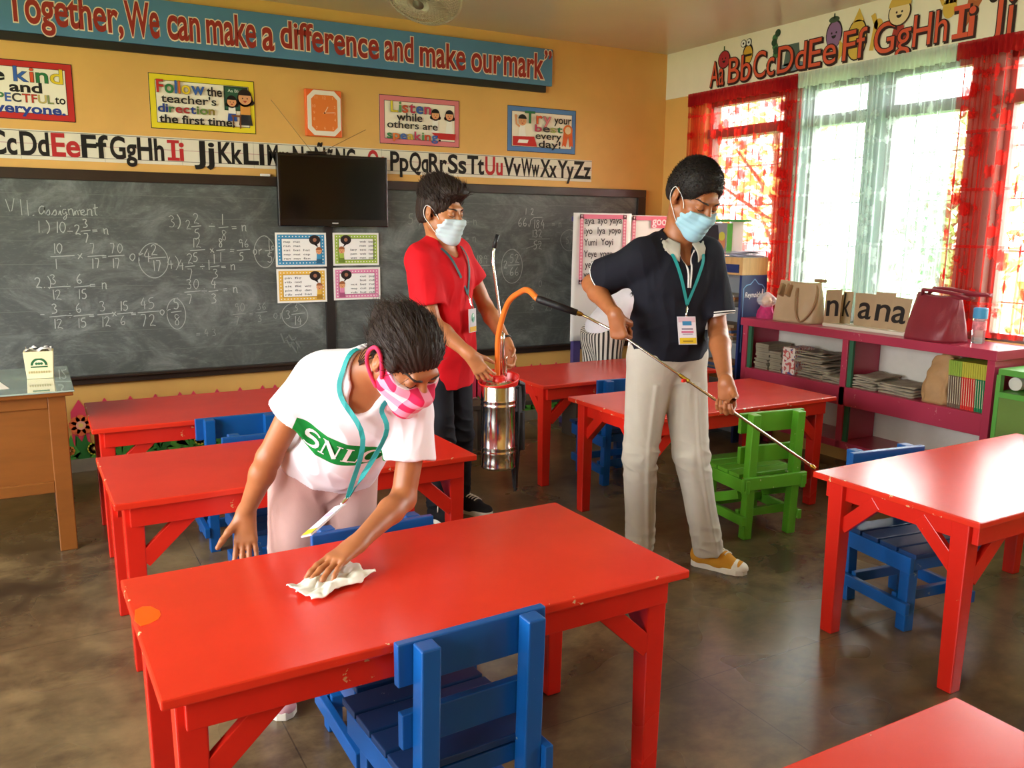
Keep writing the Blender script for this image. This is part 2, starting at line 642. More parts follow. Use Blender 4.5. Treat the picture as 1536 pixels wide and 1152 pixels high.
# ------------------------------------------------------------------ trees outside
def m_leaf(name, col):
    m, t, p = newmat(name)
    p.inputs['Base Color'].default_value = (*lin(col), 1)
    p.inputs['Roughness'].default_value = 0.6
    f = t.noise(t.coord(), 3.0, 3)
    c = lin(col)
    t.link(t.mix(f, tuple(x * 0.5 for x in c), tuple(min(1, x * 1.5) for x in c)), p.inputs['Base Color'])
    return m
M['leaf_yellow'] = m_leaf('yellow_green_leaves', '#c3c56a')
M['leaf_green'] = m_leaf('green_leaves', '#5f9a58')
M['bark'] = mat('bark', '#6b5846', 0.9, var=0.3, vscale=20)
def tree(x, y, h, r, leafmat, label, n):
    e = empty('garden_tree', (x, y, -0.25), label, 'tree', 'trees outside the windows')
    tr = MB()
    tr.tube([(0, 0, 0), (0.05, 0.03, h * 0.4), (0.0, 0.1, h * 0.8)], [0.08, 0.06, 0.03], 8)
    for k in range(6):
        an = k * 1.1
        tr.tube([(0, 0.05, h * (0.35 + 0.07 * k)), (math.cos(an) * r * 0.7, math.sin(an) * r * 0.7, h * (0.5 + 0.07 * k))], [0.03, 0.012], 6)
    tr.build('trunk', M['bark'], e)
    rn = random.Random(int(x * 100 + y * 10))
    lf = MB()
    for k in range(n):
        d = Vector((rn.gauss(0, 1), rn.gauss(0, 1), rn.gauss(0, 1))).normalized() * r * rn.uniform(0.35, 1.0)
        c = Vector((0, 0.05, h * 0.68)) + Vector((d.x, d.y, d.z * h * 0.36 / r))
        a = Vector((rn.gauss(0, 1), rn.gauss(0, 1), rn.gauss(0, 1))).normalized()
        b = a.orthogonal().normalized()
        q = rn.uniform(0.05, 0.1)
        lf.add([c - a * q, c + b * q * 0.45, c + a * q, c - b * q * 0.45], [(0, 1, 2, 3)])
    lf.build('crown', leafmat, e)
tree(7.6, 2.1, 3.6, 1.2, M['leaf_yellow'], 'yellow green tree seen through the red curtain by the corner', 900)
tree(7.4, -0.3, 2.7, 0.75, M['leaf_green'], 'slim green tree seen through the white curtain above the beige bag', 1100)
tree(7.2, -1.75, 1.5, 0.6, M['leaf_green'], 'low green bush outside seen between the letter cards and the maroon bag', 700)

# ------------------------------------------------------------------ painted wood
def m_paint(name, col, chip, rough=0.24, wear=None, amount=0.5, spec=0.4, coat=0.12):
    """gloss paint with brush variation and chips along given edges"""
    m, t, p = newmat(name)
    c = lin(col)
    v = t.coord()
    f = t.noise(v, 5.0, 4, 0.6)
    base = t.mix(t.ramp(f, 0.3, 0.7), tuple(x * 0.95 for x in c), tuple(min(1, x * 1.03) for x in c))
    n = t.noise(v, 38, 4, 0.65)
    big = t.noise(v, 7, 2, 0.5)
    chips = t.math('MULTIPLY', t.math('GREATER_THAN', n, 0.64), t.math('GREATER_THAN', big, amount))
    if wear == 'top':      # rim of a 1.247 x 0.618 top
        x, y, z = t.sep(v)
        ex = t.math('GREATER_THAN', t.math('ABSOLUTE', x), 1.247 / 2 - 0.007)
        ey = t.math('GREATER_THAN', t.math('ABSOLUTE', y), 0.618 / 2 - 0.010)
        edge = t.math('MAXIMUM', ex, ey)
        chips = t.math('MULTIPLY', chips, edge)
    else:
        pt = t.new('ShaderNodeNewGeometry').outputs['Pointiness']
        chips = t.math('MULTIPLY', chips, t.math('GREATER_THAN', pt, 0.56))
    col2 = t.mix(chips, base, lin(chip))
    t.link(col2, p.inputs['Base Color'])
    t.link(t.math('ADD', rough - 0.02, t.math('MULTIPLY', t.noise(v, 2.5, 2), 0.05)), p.inputs['Roughness'])
    p.inputs['Specular IOR Level'].default_value = spec
    p.inputs['Coat Weight'].default_value = coat
    p.inputs['Coat Roughness'].default_value = 0.16
    t.link(t.bump(t.noise(t.mapping(v, (4, 30, 30)), 2.0, 2), 0.008, 0.003), p.inputs['Normal'])
    return m
M['red_top'] = m_paint('red_gloss_tabletop', '#d8301c', '#d8b98a', 0.26, 'top', 0.50)
M['red'] = m_paint('red_gloss_paint', '#cf2417', '#c98a5a', 0.26, amount=0.66)
M['blue'] = m_paint('blue_gloss_paint', '#0f5196', '#7d8b93', 0.30, amount=0.62)
M['green'] = m_paint('green_gloss_paint', '#5da62a', '#c9d8a0', 0.34, amount=0.6)
M['darkblue'] = m_paint('dark_blue_seat_paint', '#0e3564', '#7d8b93', 0.42, amount=0.62)
M['orange_paint'] = mat('orange_touch_up_paint', '#ff5a08', 0.3)

# ------------------------------------------------------------------ tables
TL, TW, TH = 1.247, 0.618, 0.5863
def make_table(loc, rz, label):
    e = empty('classroom_table', loc, label, 'table', 'red classroom tables', rz)
    MB().box((0, 0, TH - 0.011), (TL, TW, 0.022)).build('tabletop', M['red_top'], e, bevel=0.004)
    lx, ly = TL / 2 - 0.0587, TW / 2 - 0.078
    for s in (-1, 1):
        MB().box((0, s * (ly + 0.041), TH - 0.022 - 0.034), (TL - 0.09, 0.022, 0.068)).build('apron', M['red'], e, bevel=0.003)
        MB().box((s * (lx - 0.002), 0, TH - 0.022 - 0.034), (0.022, 2 * ly - 0.0, 0.066)).build('end_apron', M['red'], e, bevel=0.003)
    for sx in (-1, 1):
        for sy in (-1, 1):
            b = MB()
            x, y = sx * lx, sy * ly
            q = [(x - 0.03, y - 0.03), (x + 0.03, y - 0.03), (x + 0.03, y + 0.03), (x - 0.03, y + 0.03)]
            lo = [(x + (a - x) * 0.82 , y + (c - y) * 0.82) for a, c in q]
            b.add([(a, c, 0) for a, c in lo] + [(a, c, TH - 0.022) for a, c in q],
                  [(3, 2, 1, 0), (4, 5, 6, 7), (0, 1, 5, 4), (1, 2, 6, 5), (2, 3, 7, 6), (3, 0, 4, 7)])
            b.build('leg', M['red'], e, bevel=0.004)
            k = MB()
            k.beam((x - sx * 0.02, y + sy * 0.016, TH - 0.215), (x - sx * 0.185, y + sy * 0.016, TH - 0.062), 0.022, 0.052)
            k.build('brace', M['red'], e, bevel=0.002)
            k = MB()
            k.beam((x - sx * 0.0, y - sy * 0.02, TH - 0.185), (x - sx * 0.0, y - sy * 0.15, TH - 0.062), 0.022, 0.048)
            k.build('brace', M['red'], e, bevel=0.002)
    return e
tabs = [((0.5333, -3.5968), 0.0167, 'red table in front that the woman in the white shirt is wiping'),
        ((0.5604, -2.3649), 0.0153, 'red table directly behind the woman in the white shirt'),
        ((0.5752, -1.2819), -0.0082, 'red table against the picket fence below the blackboard'),
        ((2.7753, -1.2472), 0.0, 'red table behind the steel sprayer, next to the chart stand'),
        ((2.7301, -2.1784), 0.0, 'red table behind the man in the polo, with the green chair'),
        ((2.7752, -3.7086), 0.0116, 'shiny red table on the right reflecting the bright windows'),
        ((0.577, -4.895), 0.0, 'red table cut off by the bottom right corner')]
t0 = make_table((0, 0, 0), 0, '')
tables = []
for i, (xy, a, lab) in enumerate(tabs):
    o = t0 if i == 0 else copy_tree(t0)
    o.location = (xy[0], xy[1], 0)
    o.rotation_euler = (0, 0, a)
    o['label'] = lab
    tables.append(o)
# fresh paint patch on the front table
pm = MB()
pp = [(-0.083, -3.494), (-0.066, -3.482), (-0.050, -3.490), (-0.036, -3.522), (-0.036, -3.545), (-0.044, -3.566), (-0.062, -3.580), (-0.081, -3.584), (-0.090, -3.55)]
ca, sa = math.cos(-0.0167), math.sin(-0.0167)
loc = []
for x, y in pp:
    dx, dy = x - 0.5333, y + 3.5968
    loc.append((dx * ca - dy * sa, dx * sa + dy * ca))
pm.prism(loc, (0, 0, TH), (1, 0, 0), (0, 1, 0), (0, 0, 1), 0.0006)
o = pm.build('paint_patch', M['orange_paint'], tables[0])
o['label'] = 'orange touch-up paint spot'

# ------------------------------------------------------------------ chairs
def make_chair(mt, seatm):
    e = empty('school_chair', (0, 0, 0), '', 'chair', 'small wooden school chairs')
    px = 0.127
    for s in (-1, 1):
        b = MB()
        b.beam((s * px, -0.145, 0), (s * px, -0.165, 0.60), 0.044, 0.044, (0, 1, 0))
        b.build('back_post', mt, e, bevel=0.004)
        b = MB()
        b.box((s * px, 0.14, 0.137), (0.044, 0.044, 0.274))
        b.build('leg', mt, e, bevel=0.004)
        b = MB()
        b.box((s * (px + 0.033), -0.005, 0.262), (0.022, 0.375, 0.062))
        b.build('side_rail', mt, e, bevel=0.003)
        b = MB()
        b.box((s * (px + 0.033), 0.0, 0.095), (0.022, 0.36, 0.045))
        b.build('stretcher', mt, e, bevel=0.003)
    for y in (-0.10, 0.10):
        MB().box((0, y, 0.11), (2 * px + 0.04, 0.022, 0.04)).build('stretcher', mt, e, bevel=0.003)
    for y, h in ((-0.118, 0.045), (0.168, 0.045)):
        MB().box((0, y, 0.262), (2 * px + 0.044, 0.02, h)).build('seat_rail', mt, e, bevel=0.003)
    for k in range(4):
        y = -0.098 + k * 0.088
        MB().box((0, y, 0.304), (2 * px + 0.092, 0.078, 0.018)).build('seat_slat', seatm, e, bevel=0.003)
    MB().box((0, -0.128, 0.553), (0.36, 0.022, 0.094)).build('backrest_slat', mt, e, bevel=0.003)
    MB().box((0, -0.122, 0.40), (0.34, 0.022, 0.08)).build('backrest_slat', mt, e, bevel=0.003)
    return e
chairs = [((0.530, -3.800), 0.05, 'blue', 'blue chair in front pushed under the front table, seen from behind'),
          ((0.565, -3.375), PI, 'blue', 'blue chair across the front table with only its top slat showing'),
          ((0.530, -1.505), -0.01, 'blue', 'blue chair facing the blackboard, pushed under the table along the picket fence'),
          ((0.565, -2.15), PI, 'blue', 'blue chair behind the hand of the woman, tucked under the second table'),
          ((2.66, -1.50), -0.10, 'blue', 'blue chair behind the legs of the man in the polo'),
          ((2.60, -3.482), PI - 0.13, 'blue', 'blue chair tucked under the shiny table by the windows'),
          ((2.755, -2.51), -0.12, 'green', 'bright green chair beside the man in the polo')]
c0 = make_chair(M['blue'], M['darkblue'])
g0 = None
for i, (xy, a, colr, lab) in enumerate(chairs):
    if colr == 'blue':
        o = c0 if i == 0 else copy_tree(c0)
    else:
        o = make_chair(M['green'], M['green'])
        MB().box((0, -0.178, 0.275), (0.36, 0.02, 0.062)).build('seat_rail', M['green'], o, bevel=0.003)
        for s in (-1, 1):
            b = MB()
            b.beam((s * 0.16, -0.13, 0.215), (s * 0.16, 0.10, 0.13), 0.02, 0.045)
            b.build('brace', M['green'], o, bevel=0.002)
    o.location = (xy[0], xy[1], 0)
    o.rotation_euler = (0, 0, a)
    o['label'] = lab

# low bench plank glimpsed behind the table leg
e = empty('low_bench', (2.62, -0.55, 0), 'low dark bench standing behind the table beside the chart stand', 'bench')
M['bench'] = mat('dark_bench_paint', '#4a4038', 0.4)
MB().box((0, 0, 0.285), (0.9, 0.2, 0.03)).build('seat', M['bench'], e, bevel=0.003)
for s in (-1, 1):
    MB().box((s * 0.38, 0, 0.135), (0.04, 0.18, 0.27)).build('leg', M['bench'], e, bevel=0.003)

# ------------------------------------------------------------------ teacher's desk
M['desk'] = mat('varnished_desk_wood', '#86501f', 0.36, var=0.10, vscale=3, stretch=(1, 1, 5), bump=0.04, coat=0.2)
M['desk_edge'] = mat('desk_edge_wood', '#7d4519', 0.3, var=0.2, vscale=5, coat=0.2)
def m_topglass():
    m, t, p = newmat('green_desk_glass')
    p.inputs['Base Color'].default_value = (*lin('#9fb3a8'), 1)
    p.inputs['Roughness'].default_value = 0.04
    p.inputs['Specular IOR Level'].default_value = 0.9
    p.inputs['Coat Weight'].default_value = 0.8
    p.inputs['Coat Roughness'].default_value = 0.02
    return m
M['desk_glass'] = m_topglass()
e = empty('teacher_desk', (-0.72, -1.03, 0), "brown wooden teacher's desk with a glass top at the left edge", 'desk')
W_, D_ = 1.2, 0.66
MB().span((-W_ / 2, -D_ / 2 - 0.03, 0.700), (W_ / 2 + 0.02, D_ / 2 + 0.03, 0.718)).build('tabletop', M['desk_edge'], e, bevel=0.004)
MB().span((-W_ / 2, -D_ / 2 - 0.035, 0.718), (W_ / 2 + 0.025, D_ / 2 + 0.03, 0.725)).build('glass_top', M['desk_glass'], e, bevel=0.002)
for sx in (-1, 1):
    for sy in (-1, 1):
        MB().box((sx * (W_ / 2 - 0.045), sy * (D_ / 2 - 0.04), 0.35), (0.07, 0.055, 0.70)).build('leg', M['desk'], e, bevel=0.004)
for sy in (-1, 1):
    MB().span((-W_ / 2 + 0.08, sy * (D_ / 2 - 0.034) - 0.006, 0.30), (W_ / 2 - 0.08, sy * (D_ / 2 - 0.034) + 0.006, 0.70)).build('panel', M['desk'], e)
    MB().span((-W_ / 2 + 0.08, sy * (D_ / 2 - 0.026) - 0.012, 0.27), (W_ / 2 - 0.08, sy * (D_ / 2 - 0.026) + 0.012, 0.32)).build('rail', M['desk'], e, bevel=0.003)
    MB().span((-W_ / 2 + 0.08, sy * (D_ / 2 - 0.026) - 0.012, 0.645), (W_ / 2 - 0.08, sy * (D_ / 2 - 0.026) + 0.012, 0.70)).build('rail', M['desk'], e, bevel=0.003)
for sx in (-1, 1):
    MB().span((sx * (W_ / 2 - 0.04) - 0.006, -D_ / 2 + 0.06, 0.30), (sx * (W_ / 2 - 0.04) + 0.006, D_ / 2 - 0.06, 0.70)).build('panel', M['desk'], e)

# paper on the desk and the small paper caddy with a green emblem
M['paper'] = mat('paper', '#e9e5da', 0.7, var=0.04)
M['card'] = mat('cream_cardboard', '#e6d9ae', 0.6, var=0.06)
M['plasticwhite'] = mat('crumpled_white_plastic', '#eceae6', 0.35, bump=0.5, bscale=30)
tag(MB().box((-0.47, -1.12, 0.7262), (0.21, 0.297, 0.0012), Matrix.Rotation(0.2, 3, 'Z')).build('paper_sheet', M['paper']),
    "white paper sheet lying on the glass of the teacher's desk", 'paper')
e = empty('desk_caddy', (-0.215, -0.985, 0.7255), "cream paper caddy with a green emblem standing on the teacher's desk", 'box', rz=-0.05)
bm_ = MB()
bw, bd, bh = 0.118, 0.09, 0.125
outer = [(-bw / 2 * 0.9, -bd / 2 * 0.9), (bw / 2 * 0.9, -bd / 2 * 0.9), (bw / 2 * 0.9, bd / 2 * 0.9), (-bw / 2 * 0.9, bd / 2 * 0.9)]
top = [(x * 1.14, y * 1.14) for x, y in outer]
th_ = 0.86
vs_ = [(x, y, 0) for x, y in outer] + [(x, y, bh) for x, y in top] + [(x * th_, y * th_, bh) for x, y in top] + [(x * th_, y * th_, 0.006) for x, y in outer]
fs_ = [(3, 2, 1, 0), (12, 13, 14, 15)]
for i in range(4):
    j = (i + 1) % 4
    fs_ += [(i, j, 4 + j, 4 + i), (4 + i, 4 + j, 8 + j, 8 + i), (8 + i, 8 + j, 12 + j, 12 + i)]
bm_.add(vs_, fs_)
bm_.build('container', M['card'], e, bevel=0.002)
a = Art((0, -bd / 2 * 0.97 - 0.0005, 0), step=0.0006)
a.disc(0, 0.062, 0.034, '#1e5b34', 1, a0=0, a1=PI)
a.disc(0, 0.062, 0.024, '#e9e0bb', 2, a0=0, a1=PI)
for dx in (-0.01, 0.0, 0.01):
    a.disc(dx, 0.07, 0.006, '#2f6a42', 3)
a.rect(-0.034, 0.052, 0.034, 0.058, '#1e5b34', 1)
for i in range(9):
    a.rect(-0.045 + i * 0.01, 0.026, -0.039 + i * 0.01, 0.036, '#b8aa78', 1)
a.build('emblem', e, world=False)
pl = MB()
rn = random.Random(3)
pl.grid(lambda u, v: (bw * 0.9 * (u - 0.5), bd * 0.85 * (v - 0.5), bh - 0.006 + 0.022 * noise.noise(Vector((u * 5, v * 4, 1.3))) + 0.012), 16, 12)
pl.build('plastic_wrap', M['plasticwhite'], e, smooth=True)
MB().tube([(-0.02, -0.01, bh + 0.008), (0.045, 0.008, bh + 0.012)], 0.004, 8).build('pen', pal('#23252b'), e)

# ------------------------------------------------------------------ banner over the blackboard
M['banner_blue'] = mat('banner_blue_paint', '#4f7fa6', 0.55, var=0.05, vscale=3)
M['black_paint'] = mat('black_wood_paint', '#1d1815', 0.5, var=0.2)
e = empty('banner', (1.4, -0.02, 2.52), 'long blue banner with red words about making a difference', 'banner')
MB().span((-1.6, -0.035, 2.409), (3.115, -0.012, 2.656)).build('banner_board', M['banner_blue'], e, world=True, bevel=0.002)
MB().span((-1.6, -0.028, 2.3645), (3.07, -0.002, 2.4085)).build('backing_board', M['black_paint'], e, world=True, bevel=0.002)
a = Art((0, -0.0352, 0), step=0.0009)
RED, OUT = '#9c2f26', '#f0dcc6'
for s, x0, x1, zb, h, sl in (('“Together,', -0.275, 0.335, 2.463, 0.155, -0.012), ('We', 0.351, 0.522, 2.450, 0.175, 0.02), ('can', 0.569, 0.738, 2.456, 0.165, 0.0),
                         ('make', 0.779, 1.054, 2.457, 0.165, 0.0), ('a', 1.096, 1.16, 2.452, 0.165, 0), ('difference', 1.204, 1.819, 2.476, 0.148, -0.015),
                         ('and', 1.863, 2.055, 2.470, 0.150, 0), ('make', 2.106, 2.429, 2.457, 0.150, 0), ('our', 2.478, 2.698, 2.457, 0.152, 0),
                         ('mark', 2.727, 3.036, 2.455, 0.160, 0), ('”', 3.050, 3.103, 2.475, 0.165, 0)):
    a.text(s, x0, x1, zb, h, RED, 1, bold=0.022, slope=sl, outline=OUT, ow=0.030, xh=0.72)
a.build('lettering', e)

# ------------------------------------------------------------------ manuscript alphabet strip
e = empty('alphabet_strip', (1.5, -0.004, 1.84), 'long white alphabet strip with black and red letters above the blackboard', 'alphabet strip')
MB().span((-0.62, -0.006, 1.763), (3.49, -0.001, 1.918)).build('paper_strip', mat('strip_card', '#ded7c4', 0.6, var=0.03), e, world=True)
a = Art((0, -0.0062, 0), step=0.0005)
for z, c in ((1.911, '#5a5550'), (1.846, '#b98a88'), (1.783, '#6d6862')):
    a.rect(-0.62, z - 0.0016, 3.49, z + 0.0016, c, 1)
x = -0.52
alx = [('Aa', -0.60, -0.50), ('Bb', -0.48, -0.36)] + [('Cc', -0.348, -0.228), ('Dd', -0.207, -0.076), ('Ee', -0.057, 0.074), ('Ff', 0.09, 0.216), ('Gg', 0.232, 0.364), ('Hh', 0.374, 0.51), ('Ii', 0.523, 0.632), ('Jj', 0.674, 0.796), ('Kk', 0.817, 0.947), ('Ll', 0.965, 1.078), ('Mm', 1.105, 1.24), ('Nn', 1.27, 1.385), ('Oo', 1.43, 1.58), ('Ññ', 1.60, 1.71), ('Oo', 1.755, 1.88), ('Pp', 1.902, 2.023), ('Qq', 2.037, 2.166), ('Rr', 2.176, 2.303), ('Ss', 2.318, 2.449), ('Tt', 2.464, 2.587), ('Uu', 2.602, 2.734), ('Vv', 2.749, 2.879), ('Ww', 2.889, 3.033), ('Xx', 3.048, 3.179), ('Yy', 3.195, 3.328), ('Zz', 3.333, 3.478)]
# the run behind the television reads M N N(ng) O
alx = [q for q in alx if q[1] < 1.2] + [('Nn', 1.262, 1.375), ('Ññ', 1.40, 1.515), ('NG', 1.535, 1.66)] + [('Oo', 1.745, 1.872)] + [q for q in alx if q[1] > 1.9]
def serif_i(a, x0, x1, z, h, c, l, w, g=0.0):
    m_ = x0 + (x1 - x0) * 0.36
    a.rect(m_ - w / 2 - g, z - g, m_ + w / 2 + g, z + h + g, c, l)
    for zz in (z, z + h - w * .8):
        a.rect(x0 - g, zz - g, m_ + (m_ - x0) + g, zz + w * .8 + g, c, l + 0.3)
    n_ = x1 - w * .6
    a.rect(n_ - w / 2 - g, z - g, n_ + w / 2 + g, z + h * .6 + g, c, l)
    a.disc(n_, z + h * .78, w * .62 + g, c, l)
for s, x0, x1 in alx:
    if s == 'Ii':
        serif_i(a, x0 + .008, x1 - .01, 1.787, 0.116, '#b3282a', 2, .022)
        continue
    a.text(s, x0, x1, 1.787, 0.116, '#b3282a' if s[0] in 'AEIOU' else '#1b1714', 2, bold=0.026, maxw=1.3)
for k in range(1, 14):
    xx = -0.62 + k * 0.41
    if xx < 3.4:
        a.rect(xx, 1.764, xx + 0.0015, 1.917, '#8a857b', 1)
a.build('lettering', e)

# ------------------------------------------------------------------ wall posters
def poster(name, x0, z0, x1, z1, border, label):
    e = empty(name, ((x0 + x1) / 2, -0.002, (z0 + z1) / 2), label, 'poster', 'classroom rule posters')
    MB().span((x0, -0.004, z0), (x1, -0.0005, z1)).build('sheet', pal('#efe6d2'), e, world=True)
    b = Art((0, -0.004, 0), step=0.0006)
    for q, c, ly in ((0.0, '#2a211c', 1), (0.004, border, 2), (0.034, '#2a211c', 3), (0.037, '#f1e8d6', 4)):
        b.rect(x0 + q, z0 + q, x1 - q, z1 - q, c, ly)
    b.build('border', e)
    return e
def letters(a, s, x0, x1, y, h, cols, l=6, bold=0.012):
    ws = [float(np.ptp(glyphs(ch)[0][:, 0])) for ch in s]
    gap = 0.10
    k = (x1 - x0) / (sum(ws) + gap * (len(s) - 1))
    x = x0
    for i, ch in enumerate(s):
        a.text(ch, x, x + ws[i] * k, y, h, cols[i % len(cols)], l + (i % 2) * 2, bold=bold, outline='#3a2c22', ow=0.014)
        x += (ws[i] + gap) * k
def kid(a, x, y, s, l, hair, shirt, skirt, long_hair=False, wave=False):
    a.poly([(x - 0.3 * s, y), (x + 0.3 * s, y), (x + 0.22 * s, y + 0.55 * s), (x - 0.22 * s, y + 0.55 * s)], skirt, l)
    a.poly([(x - 0.22 * s, y + 0.45 * s), (x + 0.22 * s, y + 0.45 * s), (x + 0.2 * s, y + 0.95 * s), (x - 0.2 * s, y + 0.95 * s)], shirt, l + 1)
    if long_hair:
        a.disc(x, y + 1.12 * s, 0.34 * s, hair, l + 1)
        a.disc(x - 0.28 * s, y + 0.98 * s, 0.12 * s, hair, l + 1)
        a.disc(x + 0.28 * s, y + 0.98 * s, 0.12 * s, hair, l + 1)
    a.disc(x, y + 1.15 * s, 0.28 * s, '#e0a070', l + 2)
    a.disc(x, y + 1.24 * s, 0.30 * s, hair, l + 3, a0=0.1, a1=PI - 0.1)
    for q in (-0.1, 0.1):
        a.disc(x + q * s, y + 1.14 * s, 0.03 * s, '#221a16', l + 4, n=8)
    a.disc(x, y + 1.04 * s, 0.07 * s, '#b03a30', l + 4, a0=PI, a1=2 * PI, n=8)
    if wave:
        a.stroke([(x - 0.18 * s, y + 0.8 * s), (x - 0.42 * s, y + 0.95 * s), (x - 0.46 * s, y + 1.35 * s)], 0.12 * s, '#e0a070', l + 2)
        a.disc(x - 0.46 * s, y + 1.42 * s, 0.09 * s, '#e0a070', l + 2)

e = poster('wall_poster', -0.55, 1.968, 0.068, 2.272, '#c02a26', 'red bordered poster about being kind, cut by the left edge')
a = Art((0, -0.007, 0), step=0.0006)
a.text('Be', -0.40, -0.256, 2.163, 0.062, '#1d1a18', 1, 0.02)
letters(a, 'kind', -0.21, 0.018, 2.164, 0.074, ['#3a62b0', '#d8502c', '#2e7a44', '#e4c52c'], 1)
a.text('and', -0.233, -0.086, 2.110, 0.050, '#1d1a18', 1, 0.03)
letters(a, 'RESPECTFUL', -0.40, -0.033, 2.058, 0.042, ['#b03030', '#3a62b0', '#c9b56a', '#4a8a56', '#3a62b0', '#3a3a3a', '#c04030', '#c04030', '#c9b56a', '#8a9a60'], 1)
a.text('to', -0.025, 0.024, 2.060, 0.042, '#1d1a18', 1, 0.02)
a.text('everyone.', -0.35, 0.018, 2.002, 0.048, '#28408f', 1, 0.03)
a.build('lettering', e)

e = poster('wall_poster', 0.452, 1.963, 1.041, 2.267, '#e8d22a', 'yellow bordered poster about following directions')
a = Art((0, -0.0165, 0), step=0.0006)
letters(a, 'Follow', 0.493, 0.750, 2.164, 0.068, ['#c83028', '#2e7a44', '#3a62b0', '#d8702c', '#e4c52c', '#3a62b0'], 1)
a.text('the', 0.766, 0.849, 2.163, 0.050, '#1d1a18', 1, 0.02)
a.text("teacher's", 0.513, 0.815, 2.110, 0.044, '#1d1a18', 1, 0.012)
letters(a, 'direction', 0.494, 0.803, 2.057, 0.044, ['#28408f', '#28408f', '#3a7a4a', '#b03030', '#b03030', '#28408f', '#6a8a40', '#6a8a40', '#8a7a30'], 1, 0.015)
a.text('the first time.', 0.498, 0.915, 1.998, 0.044, '#1d1a18', 1, 0.022)
a.build('lettering', e)
a = Art((0, -0.009, 0), step=0.0006)
a.rect(0.862, 2.09, 1.0, 2.228, '#20382c', 1)
a.rect(0.87, 2.098, 0.992, 2.22, '#2f5a44', 2)
a.text('Aa Bb', 0.885, 0.95, 2.195, 0.016, '#dfe6da', 3)
kid(a, 0.982, 2.01, 0.135, 4, '#2a1c16', '#e09a4a', '#2c2c30', True)
kid(a, 0.905, 2.03, 0.095, 4, '#1a1412', '#f0ece4', '#2f50a0', True)
a.rect(0.90, 2.055, 0.955, 2.066, '#7a4a2a', 10)
for q in (0.905, 0.945):
    a.rect(q, 1.99, q + 0.008, 2.056, '#7a4a2a', 10)
a.build('picture', e)

e = poster('wall_poster', 1.829, 1.953, 2.401, 2.260, '#d87a80', 'pink bordered poster about listening')
a = Art((0, -0.0165, 0), step=0.0006)
letters(a, 'Listen', 1.905, 2.185, 2.156, 0.066, ['#d8c83c', '#5a9a50', '#c8502c', '#c03050', '#3a62b0', '#c04060'], 1)
a.text('while', 1.945, 2.124, 2.104, 0.048, '#1d1a18', 1, 0.016)
a.text('others are', 1.879, 2.234, 2.056, 0.044, '#1d1a18', 1, 0.012)
letters(a, 'speaking.', 1.878, 2.256, 1.988, 0.050, ['#2e7a44', '#d8702c', '#3a62b0', '#d8b83c', '#c04060', '#5a9a50', '#c8502c', '#3a62b0', '#1d1a18'], 1)
a.build('lettering', e)
a = Art((0, -0.009, 0), step=0.0006)
kid(a, 2.222, 2.04, 0.10, 1, '#1a1412', '#f2efe6', '#f2efe6', True)
a.build('picture', e)
a = Art((0, -0.009, 0), step=0.0006)
kid(a, 2.325, 2.04, 0.10, 1, '#1a1412', '#f2efe6', '#f2efe6', True)
a.poly([(2.19, 2.04), (2.37, 2.04), (2.365, 2.0), (2.25, 2.0)], '#c02a26', 9)
a.build('picture', e)

e = poster('wall_poster', 2.772, 1.953, 3.342, 2.262, '#5680b8', 'blue bordered poster about trying your best')
a = Art((0, -0.0165, 0), step=0.0006)
letters(a, 'Try', 2.908, 3.121, 2.150, 0.078, ['#2e7a44', '#d85a2c', '#d87a80'], 1)
a.text('your', 3.150, 3.294, 2.160, 0.052, '#1d1a18', 1, 0.014)
letters(a, 'best', 2.991, 3.217, 2.097, 0.046, ['#c04060', '#3a3a3a', '#a8b060', '#2e7a44'], 1)
a.text('every', 2.996, 3.211, 2.046, 0.046, '#1d1a18', 1, 0.014)
a.text('day!', 3.022, 3.205, 1.990, 0.046, '#1d1a18', 1, 0.014)
a.build('lettering', e)
a = Art((0, -0.009, 0), step=0.0006)
kid(a, 2.89, 2.03, 0.115, 1, '#1a1412', '#f4f2ea', '#f4f2ea', wave=True)
a.poly([(2.812, 2.055), (2.985, 2.06), (3.01, 1.992), (2.812, 1.992)], '#c02a26', 9)
a.poly([(2.86, 2.035), (2.94, 2.035), (2.93, 2.012), (2.85, 2.012)], '#f4f2ea', 10)
a.build('picture', e)
a = Art((0, -0.009, 0), step=0.0006)
a.poly([(3.235, 2.10), (3.275, 2.08), (3.255, 2.0), (3.235, 2.015), (3.222, 2.0)], '#d8602c', 1)
a.poly([(3.275, 2.08), (3.310, 2.10), (3.318, 2.0), (3.303, 2.015), (3.288, 2.0)], '#d8602c', 1)
a.disc(3.272, 2.118, 0.040, '#d8702c', 2)
a.disc(3.272, 2.118, 0.026, '#e8c9a0', 3)
a.build('ribbon_picture', e)

# ------------------------------------------------------------------ clock
e = empty('wall_clock', (1.457, -0.01, 2.11), 'orange and white octagon wall clock', 'clock')
MB().span((1.340, -0.03, 1.970), (1.572, -0.002, 2.252)).build('case', mat('orange_plastic', '#ee6a2a', 0.4), e, world=True, bevel=0.006)
def octa(x0, z0, x1, z1, c):
    return [(x0 + c, z0), (x1 - c, z0), (x1, z0 + c), (x1, z1 - c), (x1 - c, z1), (x0 + c, z1), (x0, z1 - c), (x0, z0 + c)]
mb = MB()
mb.prism(octa(1.352, 1.976, 1.562, 2.246, 0.04), (0, -0.030, 0), (1, 0, 0), (0, 0, 1), (0, -1, 0), 0.010)
mb.build('bezel', mat('white_plastic', '#e8dfd2', 0.4), e, world=True, bevel=0.002)
mb = MB()
mb.prism(octa(1.375, 2.004, 1.539, 2.218, 0.026), (0, -0.040, 0), (1, 0, 0), (0, 0, 1), (0, -1, 0), 0.0015)
mb.build('dial', mat('orange_dial', '#e2772c', 0.45), e, world=True)
